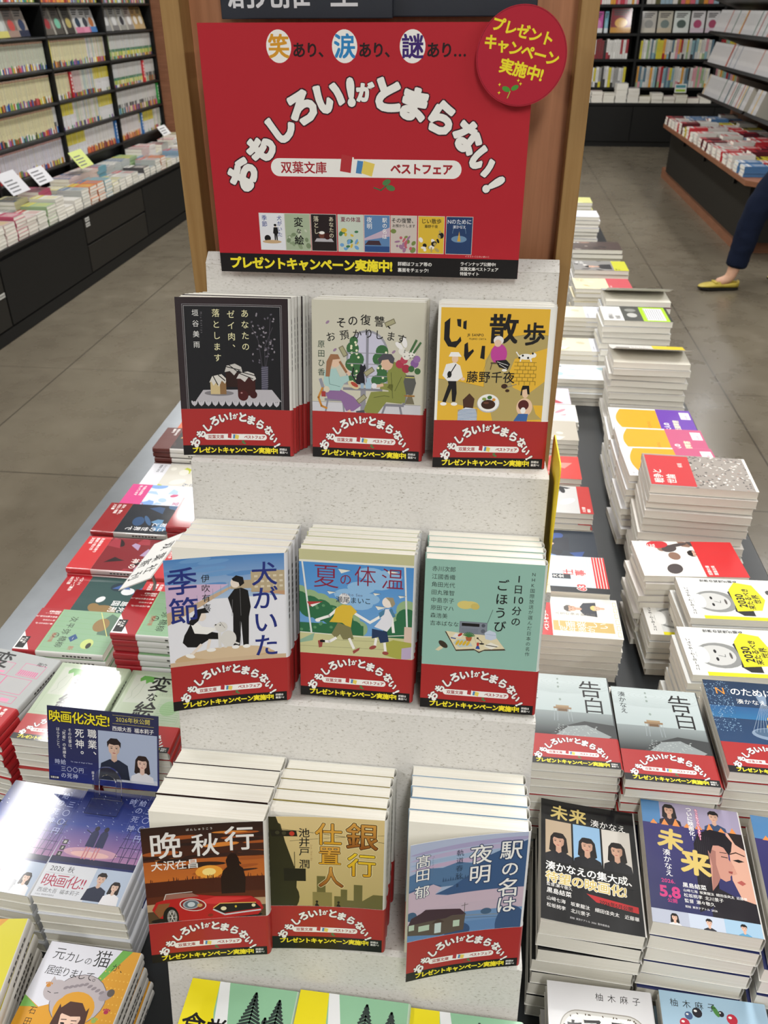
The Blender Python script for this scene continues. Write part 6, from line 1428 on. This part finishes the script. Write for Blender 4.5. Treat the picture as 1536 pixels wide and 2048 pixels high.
for bay, f, c1, c2, c3, wd in FO:
    y0, y1 = DIV[bay]+0.014, DIV[bay+1]-0.014
    sb = cover_book(0.118, 0.150, 0.013, simple_cover(c1, c2, c3))
    M_ = Matrix.Translation((CX-0.016, y0+f*(y1-y0), 1.3035)) @ ROT90 @ Matrix.Rotation(R(-14), 4, 'X')
    o = link('face_out_book', sb.mesh('face_out_book'), None, M_); tag(o, '%s book shown face-out, fifth shelf up, %s of the wall bookcase' % (wd, BAYN[bay]), 'book', 'books shown face-out on the wall bookcase')
    b = None

# ------------------------------------------------------------------ loose piles with plain covers, farther off
SB = {}
def plain_lying(w, h, t, c, c2, seed):
    k = (w, h, t, c, c2)
    if k not in SB:
        b = MB(); b.box(0.001, 0.001, 0.0005, w-0.001, h-0.001, t-0.0006, H('dcd8cc'), 'pages'); cc = H(c)
        b.box(0, 0, t-0.0006, w, h, t, cc, 'jacket_print'); b.box(0, 0, 0, w, h, 0.0005, cc, 'jacket_print'); b.box(w-0.0008, 0, 0.0005, w, h, t-0.0006, cc, 'jacket_print')
        z = t + 5e-5; r = random.Random(seed)
        b.face([(0,0,z),(w,0,z),(w,h*.3,z),(0,h*.3,z)], H(c2), 'jacket_print'); z += 5e-5
        for i in range(4):
            x = w*(.2+.18*i); b.face([(x,h*.45,z),(x+w*.07,h*.45,z),(x+w*.07,h*.9,z),(x,h*.9,z)], H(c2), 'jacket_print')
        b.face([(w*.1,h*.08,z),(w*.9,h*.08,z),(w*.9,h*.16,z),(w*.1,h*.16,z)], cc, 'jacket_print')
        SB[k] = b.mesh('stacked_book')
    return SB[k]
def plain_pile(x, y, z0, w, h, t, n, rz, c, c2, name, where, r):
    me = plain_lying(w, h, t, c, c2, 1)
    for i in range(n):
        M_ = Matrix.Translation((x + r.uniform(-.003, .003), y + r.uniform(-.003, .003), z0 + t*(n-1-i)*1.01 + 0.0005)) @ Matrix.Rotation(R(rz + r.uniform(-1.5, 1.5)), 4, 'Z') @ Matrix.Translation((-w/2, -h/2, 0))
        o = link(name, me, None, M_); tag(o, ('top of %s' % where) if i == 0 else '%s down in %s' % (ORD[i], where), 'book', where)
CW = {'d8d6d0':'white','c9b4b0':'pale pink','b0b4b0':'grey','c8703c':'orange','b8506c':'rose','8aa4b8':'pale blue','c9c49a':'pale yellow','9ab48a':'pale green','4c4a4c':'dark','6a9aa8':'teal'}
r = random.Random(60); cols = ['d8d6d0']*7 + ['c9c49a']*2 + ['b0b4b0']*3 + list(CW)
y = 2.62; i = 0
while y < 6.62:
    c, c2 = cols[r.randrange(len(cols))], r.choice(('8c8c8c','e4e2dc','b8434c','4c6c94','c9c04c'))
    n = r.choice((2, 3, 4, 4, 5, 6)) if y > 3.9 else r.choice((5, 6, 7)); i += 1
    plain_pile(-2.325, y+0.055, 0.4305, 0.105, 0.150, 0.0165, n, -90, c, c2, 'counter_book', '%s pile, %s along the counter edge under the wall bookcase' % (CW[c], nth(i)), r); y += 0.113
y = 2.80; i = 0
while y < 6.5:
    c, c2 = cols[r.randrange(len(cols))], r.choice(('8c8c8c','e4e2dc','b8434c','4c6c94','c9c04c')); i += 1
    big = 4.35 < y < 4.75
    n = 6 if big else r.choice((3, 4, 4, 5, 6))
    plain_pile(-2.49, y+0.07, 0.4305, 0.130, 0.150, 0.020, n, 0, 'c9b4b0' if big else c, c2, 'counter_book', '%s pile, %s along the rear row of the wall counter' % (CW['c9b4b0' if big else c], nth(i)), r); y += 0.137
for j, (y, c1, wd, tl) in enumerate(((3.72,'cfcfd4','pale grey notice',0.10),(4.02,'d4d4d8','white notice',0.07),(4.58,'c9d480','lime and white notice',0.085),(6.10,'dcdcdc','small white notice',0.05))):
    s_ = thing('notice_card', '%s on a slanted stand in front of the wall bookcase books' % wd, 'card', Matrix.Translation((-2.40, y, 0.590)) @ ROT90 @ Matrix.Rotation(R(-38), 4, 'X'), group='slanted notices on the wall counter')
    b = MB(); b.box(0, 0, 0, 0.15+tl*.4, 0.002, tl+0.03, H(c1), 'matt_print')
    for q in range(4): b.box(0.02, -0.0006, 0.015+q*0.02, 0.11+0.01*(q % 3), 0, 0.022+q*0.02, H('6c6c70'), 'matt_print') if q*0.02+0.03 < tl+0.03 else None
    link('card_sheet', b.mesh('card_sheet'), s_)
    b = MB(); b.tube([(0.08, 0.004, 0.02), (0.08, 0.045, 0.012), (0.08, 0.062, -0.006)], 0.004, 8, m='acrylic'); link('stand_arm', b.mesh('stand_arm'), s_)

# ------------------------------------------------------------------ tall case across the far end
BY = 10.60; bz = [0.607, 0.904, 1.165, 1.452, 1.75]
fb = thing('bookcase', 'black bookcase running across the far end of the shop', 'bookcase', loc=(0, 0, 0))
bx = [0.862 + 0.922*k for k in range(-6, 4)]
for x in bx:
    b = MB(); b.box(x-0.0125, BY-0.012, 0.4705, x+0.0125, BY+0.36, 2.2, m='shelf_black'); solid('upright', b, fb)
for z in bz:
    pass
for z in bz:
  for x, x2 in zip(bx, bx[1:]):
    b = MB(); b.box(x+0.013, BY, z-0.028, x2-0.013, BY+0.359, z-0.001, m='shelf_black'); solid('shelf_board', b, fb)
b = MB(); b.box(bx[0], BY+0.3605, 0.0, bx[-1], BY+0.38, 2.2, m='shelf_black'); solid('back_panel', b, fb)
fc2 = thing('counter_cabinet', 'black counter base under the far bookcase', 'cabinet', loc=(0, 0, 0))
b = MB(); b.box(bx[0], 10.24, 0.445, bx[-1], BY+0.355, 0.47, m='black_laminate'); solid('counter_top', b, fc2)
b = MB(); b.box(bx[0], 10.262, 0.0, bx[-1], BY+0.355, 0.444, m='cabinet_black'); solid('carcass', b, fc2)
for x in bx[:-1]:
    b = MB(); b.box(x+0.005, 10.247, 0.06, x+0.917, 10.2615, 0.43, m='cabinet_black'); solid('door_panel', b, fc2, bevel=0.0015)
r = random.Random(70)
PB = ['d8d8d4','e4e4e0','d4c83c','c9c9c4','8ab0b8','d89aa4','e8e4c8','a8242c','5c7a8c','e0a03c','3c3c40','9ab48c']
def far_row(x0, x1, z, hh, pal, words, shelfw, wmin=0.018, wmax=0.03):
    x = x0; i = 0
    while x < x1 - wmax:
        t = r.uniform(wmin, wmax); h = hh*r.uniform(.92, 1.02); i += 1
        c = H(r.choice(pal)); f = r.uniform(.2, .4)
        zn = [(0, f, H(r.choice(pal))), (f, 1, c)] if r.random() < .6 else [(0, 1, c)]
        sb = spine_book(t, h, 0.15, zn, True, i)
        o = link('magazine_book', sb.mesh('magazine_book'), None, Matrix.Translation((x, BY+0.02, z))); tag(o, '%s book, %s along the %s, far bookcase' % (words, nth(i), shelfw), 'book', '%s books, %s' % (words, shelfw)); x += t + 0.001
far_row(0.98, 1.70, 0.904, 0.20, ['7c2c34','d8d8d4','a83a44','2c2a2c','e4e4e0'], 'red and white', 'upper row of first bay', .022, .034)
far_row(1.83, 2.68, 0.904, 0.20, PB, 'bright mixed', 'upper row of second bay')
far_row(2.73, 3.20, 0.904, 0.20, PB, 'bright mixed', 'upper row of third bay')
far_row(0.98, 1.73, 0.607, 0.215, ['c9c9c8','3c3c3e','e0e0de','9a9a98','d4c83c'], 'black and white', 'lower row of first bay', .022, .034)
far_row(1.83, 2.68, 0.607, 0.215, PB, 'yellow and white', 'lower row of second bay')
far_row(2.73, 3.05, 0.607, 0.215, PB, 'mixed', 'lower row of third bay')
far_row(1.0, 1.75, 1.452, 0.2, ['d890a0','c83a50','e8e4e0','e0a03c'], 'pink and red', 'top row of first bay')
far_row(1.83, 2.68, 1.452, 0.2, ['e0ddd8','d86c7c','e0923c','5c5a34','9ab4c4'], 'pink and orange', 'top row of second bay', .03, .06)
far_row(2.73, 3.5, 1.452, 0.2, ['d4c83c','5c8ac0','e8e8e4','c9a83a'], 'yellow and blue', 'top row of third bay')
for k in (-6, -5):
    x0 = 0.862+0.922*(k+6) - 5.532
    for z, wd in ((0.904,'middle shelf'),(1.165,'upper shelf'),(1.452,'top shelf'),(0.607,'low shelf')):
        far_row(x0+0.45 if k == -6 else x0+0.02, x0+0.90 if k == -6 else x0+0.5, z, 0.2, ['e4e4e2','d8d8d6','c8404c','f0f0ee'], 'white', '%s, %s bay seen past the pillar' % (wd, 'outer' if k == -6 else 'inner'), .03, .06)
for x, w_, c1, c2, c3, wd in ((1.06,.10,'b04a90','c070a8','d8d4d0','magenta'),(1.17,.10,'a83c80','b85a98','dcd8d4','deep pink'),(1.28,.10,'b85098','c880b0','d8d8d8','pink'),(1.39,.05,'6aa0b4','8ab8c8','d0d8dc','narrow blue'),
        (1.46,.24,'7c1c28','d8a84c','c08a2c','maroon and gold'),(1.81,.17,'b4b0a8','8c8c88','c4beb0','stone grey lettered'),(1.99,.17,'b8b4a4','6c7c78','c0b49c','sand lettered'),(2.17,.18,'d4dcd8','4c5c58','dce0dc','pale green'),(2.36,.16,'dcdadc','b04a70','d8c8d4','white and rose'),(2.53,.15,'d8d6d8','a84868','d4c4d0','second white and rose')):
    sb = cover_book(w_-0.01, 0.25 if w_ > .2 else 0.215, 0.02, simple_cover(c1, c2, c3, '3c3a3c'))
    o = link('face_out_book', sb.mesh('face_out_book'), None, Matrix.Translation((x, BY+0.03, 1.1685)) @ Matrix.Rotation(R(-7), 4, 'X')); tag(o, '%s book shown face-out on the upper shelf of the far bookcase' % wd, 'book', 'face-out books on the far bookcase')
x = 1.02; i = 0
for c, n in (('d8d6d0',7),('c4c8cc',7),('d8c4c0',7),('d8d6c8',6),('c9cdd4',12),('b8b4bc',9),('c9c49a',4),('d8d8d0',6),('d8c4c0',4),('c9c49a',5),('c4a0a0',3),('d8d6d0',5)):
    CW.setdefault(c, 'pale'); i += 1
    plain_pile(x+0.065, 10.36, 0.4705, 0.128, 0.17, 0.0165, n, 0, c, 'b4b0ac', 'counter_book', '%s pile, %s along the far counter' % (CW[c], nth(i)), r); x += 0.137
b = thing('notice_card', 'white and green notice standing on the far counter', 'card', Matrix.Translation((2.24, 10.33, 0.575)) @ Matrix.Rotation(R(-15), 4, 'X'))
m_ = MB(); m_.box(0, 0, 0, 0.13, 0.003, 0.09, H('d8dcd8'), 'matt_print'); m_.box(0.01, -0.001, 0.05, 0.12, 0, 0.08, H('4c8a94'), 'matt_print'); m_.box(0.01, -0.001, 0.01, 0.12, 0, 0.035, H('9ab83c'), 'matt_print'); link('card_sheet', m_.mesh('card_sheet'), b)

hm = MB(); r2 = random.Random(91)
for k in (-4, -3, -2, -1):
    for z in (0.607, 0.904, 1.165, 1.452):
        x = 0.862 + 0.922*k + 0.02; i = 0
        while x < 0.862 + 0.922*(k+1) - 0.06:
            t = r2.uniform(.02, .035); hm.add(spine_book(t, .2*r2.uniform(.92, 1.03), .15, [(0, .3, H(r2.choice(PB))), (.3, 1, H(r2.choice(PB)))], False, i), Matrix.Translation((x, BY+0.02, z))); x += t + .001; i += 1
o = link('magazine_books', hm.mesh('magazine_books')); tag(o, 'rows of mixed books in the middle bays of the far bookcase, behind the pillar', 'books', kind='stuff')
# ------------------------------------------------------------------ gondola beyond the far aisle
gd = thing('shelf_gondola', 'wooden gondola with charcoal base and slanted shelves of white books', 'shelving', loc=(0, 0, 0))
b = MB(); b.prism([(1.72, 5.02), (1.80, 4.94), (2.55, 4.94), (2.55, 8.0), (1.78, 8.0), (1.72, 7.93)], 0.478, 0.51, 'z', m='wood_brown'); solid('worktop', b, gd, bevel=0.003)
b = MB(); b.box(1.815, 5.20, 0.09, 2.50, 7.98, 0.477, m='cabinet_charcoal'); solid('base_cabinet', b, gd)
b = MB(); b.box(1.83, 5.30, 0.0, 2.48, 8.24, 0.0895, m='wood_brown'); solid('skirting', b, gd)
b = MB(); b.box(2.44, 4.94, 0.511, 2.50, 8.5, 2.0, m='wood_brown'); solid('back_panel', b, gd)
for y in (5.55, 6.5, 7.3):
    b = MB(); b.box(1.795, y, 0.40, 1.814, y+0.04, 0.477, m='shelf_black'); solid('bracket', b, gd)
for j, z in enumerate((0.72, 0.985, 1.235, 1.49)):
    y0, y1 = (6.80 if j == 0 else 5.1), 8.44
    b = MB(); b.prism([(2.085, z-0.012), (2.10, z+0.006), (2.439, z-0.10), (2.439, z-0.125), (2.10, z-0.014)], y0, y1, 'y', m='shelf_black'); solid('slanted_shelf', b, gd)
b = MB(); b.prism([(2.085, 0.708), (2.10, 0.726), (2.439, 0.62), (2.439, 0.595), (2.10, 0.706)], 5.1, 6.74, 'y', m='shelf_black'); solid('slanted_shelf', b, gd)
r = random.Random(80); ROTm = Matrix.Rotation(R(-90), 4, 'Z')
for j, z in enumerate((0.72, 0.985, 1.235)):
    y = 8.38; i = 0
    while y > (6.0 if j else 6.5):
        if j == 0 and 6.72 < y < 6.86: y = 6.72
        t = r.uniform(.020, .027); i += 1; c = 'd4d4d4' if r.random() < .88 else r.choice(('b8563c','3c6c5c','d8b04c','7c8a9c','a83c34'))
        wz = [(0, .2, H('c9cacc')), (.2, 1, H(c))] if c == 'd4d4d4' else [(0, 1, H(c))]
        sb = spine_book(t, .172, .11, wz, True, i)
        for q in (1, 2): sb.face([(t*q/3-.0004, -.0005, 0), (t*q/3+.0004, -.0005, 0), (t*q/3+.0004, -.0005, .172), (t*q/3-.0004, -.0005, .172)], H('8c8c8c'), 'jacket_print')
        M_ = Matrix.Translation((2.112, y, z+0.0045)) @ ROTm @ Matrix.Rotation(R(-17.3), 4, 'X')
        o = link('white_volume', sb.mesh('white_volume'), None, M_); tag(o, '%s volume, %s from the far end, %s slanted shelf up of the gondola' % ('white' if c == 'd4d4d4' else 'coloured', nth(i), ('lowest','middle','upper')[j]), 'book', 'white volumes on the %s gondola shelf' % ('lowest','middle','upper')[j]); y -= t + 0.0008
for ci, cxx in enumerate((1.80, 1.955, 2.11, 2.265)):
    y = 7.86; i = 0
    while y > 5.15:
        i += 1
        c, c2 = r.choice((('d8d6d0','c23a3c'),('d8d6d0','c23a3c'),('c8343c','d8d4d0'),('d4d0cc','7c2430'),('d8d8d4','d8d4cc'),('5c1c28','b8343c'),('4c78a8','d0d4d8'),('d8c83c','2c2a28')))
        plain_pile(cxx, y, 0.5105, 0.105, 0.148, 0.021, r.choice((3, 3, 4)), -90, c, c2, 'gondola_book', 'gondola pile, %s from the far end in row %s from the aisle' % (nth(i), ('one','two','three','four')[ci]), r); y -= 0.158
# ------------------------------------------------------------------ passer-by
pe = thing('person', 'person walking past in dark blue jeans and mustard yellow flat shoes', 'person', loc=(0, 0, 0))
def skin_body(name, verts, edges, radii, m, parent, sub=2, root=0):
    me = bpy.data.meshes.new(name); me.from_pydata(verts, edges, []); me.materials.append(MATS[m]); o = link(name, me, parent)
    sk = o.modifiers.new('skin', 'SKIN'); sk.use_smooth_shade = True
    lay = me.skin_vertices[0] if me.skin_vertices else None
    if lay is None:
        bm = bmesh.new(); bm.from_mesh(me); bm.verts.layers.skin.verify(); bm.to_mesh(me); bm.free(); lay = me.skin_vertices[0]
    for i, q in enumerate(radii): lay.data[i].radius = q if isinstance(q, tuple) else (q, q)
    lay.data[root].use_root = True
    s2 = o.modifiers.new('subsurf', 'SUBSURF'); s2.levels = sub; s2.render_levels = sub
    return o
PX, PY = 1.90, 4.48   # pelvis
V = [(PX,PY,.92),(PX-.01,PY,1.08),(PX-.02,PY,1.25),(PX-.03,PY,1.40),(PX-.04,PY,1.47),(PX-.06,PY,1.56),(PX-.065,PY,1.66),
     (PX-.02,PY-.16,1.40),(PX+.06,PY-.22,1.14),(PX+.13,PY-.24,.94),(PX+.15,PY-.245,.87),
     (PX-.04,PY+.16,1.40),(PX-.10,PY+.22,1.14),(PX-.04,PY+.24,.93),(PX-.02,PY+.245,.86),
     (PX-.02,PY-.09,.88),(PX-.235,PY-.075,.50),(PX-.315,PY-.065,.13),(PX-.325,PY-.065,.06),(PX-.405,PY-.06,.032),
     (PX+.02,PY+.09,.88),(PX+.04,PY+.09,.48),(PX+.14,PY+.09,.13),(PX+.13,PY+.09,.07),(PX+.04,PY+.09,.03)]
E = [(0,1),(1,2),(2,3),(3,4),(4,5),(5,6),(3,7),(7,8),(8,9),(9,10),(3,11),(11,12),(12,13),(13,14),(0,15),(15,16),(16,17),(17,18),(18,19),(0,20),(20,21),(21,22),(22,23),(23,24)]
RD = [.13,.11,.12,.10,.05,.085,.07,.055,.04,.03,.026,.055,.04,.03,.026,.09,.06,.038,.034,.026,.09,.06,.038,.034,.026]
skin_body('body', V, E, RD, 'skin', pe)
for s_, (hx, hy, hz), dr in ((1, V[10], -1), (-1, V[14], -1)):
    for q in range(5):
        a_ = -0.03 + q*0.015; l = (.035,.062,.07,.064,.05)[q]
        if q == 0: pts = [(hx, hy, hz), (hx-.018, hy+.02*s_, hz-.02), (hx-.022, hy+.034*s_, hz-.045)]
        else: pts = [(hx-.01+a_*.5, hy, hz-.02), (hx-.01+a_, hy+.002, hz-.05), (hx-.012+a_, hy+.004*s_, hz-.05-l*.6), (hx-.004+a_, hy+.012*s_, hz-.05-l)]
        skin_body('finger', pts, [(k, k+1) for k in range(len(pts)-1)], [.010,.009,.008,.006][:len(pts)], 'skin', pe, 1)
# jeans: ankle-length, loose at the hem, with real folds
JV = [(PX,PY,.98),(PX,PY,.90),(PX-.03,PY-.09,.84),(PX-.13,PY-.085,.68),(PX-.245,PY-.075,.50),(PX-.29,PY-.068,.30),(PX-.305,PY-.066,.16),(PX-.31,PY-.066,.125),
      (PX+.03,PY+.09,.84),(PX+.04,PY+.09,.66),(PX+.05,PY+.09,.48),(PX+.10,PY+.09,.30),(PX+.14,PY+.09,.18),(PX+.145,PY+.09,.14)]
JE = [(0,1),(1,2),(2,3),(3,4),(4,5),(5,6),(6,7),(1,8),(8,9),(9,10),(10,11),(11,12),(12,13)]
j = skin_body('jeans', JV, JE, [.15,.15,.115,.10,.082,.07,.066,.068,.115,.10,.082,.07,.066,.068], 'denim', pe, 3, 1)
tx = bpy.data.textures.new('folds', 'CLOUDS'); tx.noise_scale = 0.09
dm = j.modifiers.new('folds', 'DISPLACE'); dm.texture = tx; dm.strength = 0.02; dm.mid_level = 0.5
skin_body('coat', [(PX,PY,.80),(PX,PY,.95),(PX-.01,PY,1.15),(PX-.02,PY,1.36),(PX-.03,PY,1.43),(PX-.02,PY-.17,1.38),(PX+.055,PY-.225,1.14),(PX+.11,PY-.24,.99),(PX-.04,PY+.17,1.38),(PX-.10,PY+.225,1.14),(PX-.06,PY+.235,.98)],
          [(0,1),(1,2),(2,3),(3,4),(3,5),(5,6),(6,7),(3,8),(8,9),(9,10)], [.175,.165,.15,.13,.07,.075,.055,.045,.075,.055,.045], 'cabinet_charcoal', pe, 2, 1)
hb = MB()
def ell3(b, c, rr, n=14, m_=10, col=(1,1,1), m='hair_black', zmin=-1):
    P_ = lambda i, k: (c[0]+rr[0]*math.sin(math.pi*k/m_)*math.cos(2*math.pi*i/n), c[1]+rr[1]*math.sin(math.pi*k/m_)*math.sin(2*math.pi*i/n), c[2]+rr[2]*math.cos(math.pi*k/m_))
    for i in range(n):
        for k in range(m_):
            if math.cos(math.pi*(k+1)/m_) < zmin: continue
            b.face([P_(i,k), P_(i+1,k), P_(i+1,k+1), P_(i,k+1)], col, m)
ell3(hb, (PX-.035, PY, 1.645), (.10, .092, .125), zmin=-.35); ell3(hb, (PX+.02, PY, 1.55), (.05, .085, .15)); solid('hair', hb, pe)
for sgn in (-1, 1):
    eb = MB(); ell3(eb, (PX-.145, PY+sgn*.032, 1.62), (.010, .014, .008), m='hair_black'); solid('eye', eb, pe)
eb = MB(); ell3(eb, (PX-.152, PY, 1.59), (.018, .012, .022), m='skin'); solid('nose', eb, pe)
eb = MB(); ell3(eb, (PX-.142, PY, 1.55), (.010, .024, .006), col=H('a85c54'), m='matt_print'); solid('mouth', eb, pe)
def shoe(hx, hy, z0, tilt, L=0.235):
    """flat loafer, toe towards -x; sections from heel to toe"""
    b = MB(); so = MB(); N_ = 16
    secs = [(0.0, .020, .052, .058), (.03, .031, .054, .060), (.07, .033, .046, .050), (.11, .034, .040, .040), (.15, .040, .034, .034), (.19, .040, .028, .028), (.22, .028, .019, .019), (L, .008, .012, .012)]
    rings = []
    for d, wd, ht, _ in secs:
        ring = []
        for i in range(N_):
            t = 2*math.pi*i/N_; yy = wd*math.copysign(abs(math.cos(t))**.75, math.cos(t)); zz = .008 + (ht-.008)*(0.5+0.5*math.copysign(abs(math.sin(t))**.8, math.sin(t)))
            ring.append((-d, yy, zz))
        rings.append(ring)
    M_ = Matrix.Translation((hx, hy, z0)) @ Matrix.Rotation(R(8), 4, 'Z') @ Matrix.Rotation(R(tilt), 4, 'Y')
    for a_, c_ in zip(rings, rings[1:]):
        for i in range(N_):
            k = (i+1) % N_
            if a_ is rings[0] or a_ is rings[1] or a_ is rings[2]:
                if 1 <= i <= N_//2-2: continue   # foot opening
            b.face([tuple(M_ @ Vector(p)) for p in (a_[i], a_[k], c_[k], c_[i])], (1,1,1), 'yellow_leather')
    b.face([tuple(M_ @ Vector(p)) for p in rings[0] if True], (1,1,1), 'yellow_leather'); b.face([tuple(M_ @ Vector(p)) for p in rings[-1]], (1,1,1), 'yellow_leather')
    o = solid('shoe', b, pe); s2 = o.modifiers.new('thick', 'SOLIDIFY'); s2.thickness = 0.003
    for p in o.data.polygons: p.use_smooth = True
    prof = [(-d, w_*1.04) for d, w_, *_ in secs] + [(-d, -w_*1.04) for d, w_, *_ in secs[::-1]]
    so.prism(prof, 0.0, 0.010, 'z', m='dark_sole'); o2 = solid('sole', so, pe, M_)
    st_ = MB()
    st_.box(-.150, -.030, .034, -.130, .030, .0415, m='yellow_leather'); solid('strap', st_, pe, M_, bevel=.002)
shoe(PX-.275, PY-.066, 0.004, 2); shoe(PX+.16, PY+.09, 0.012, 5)
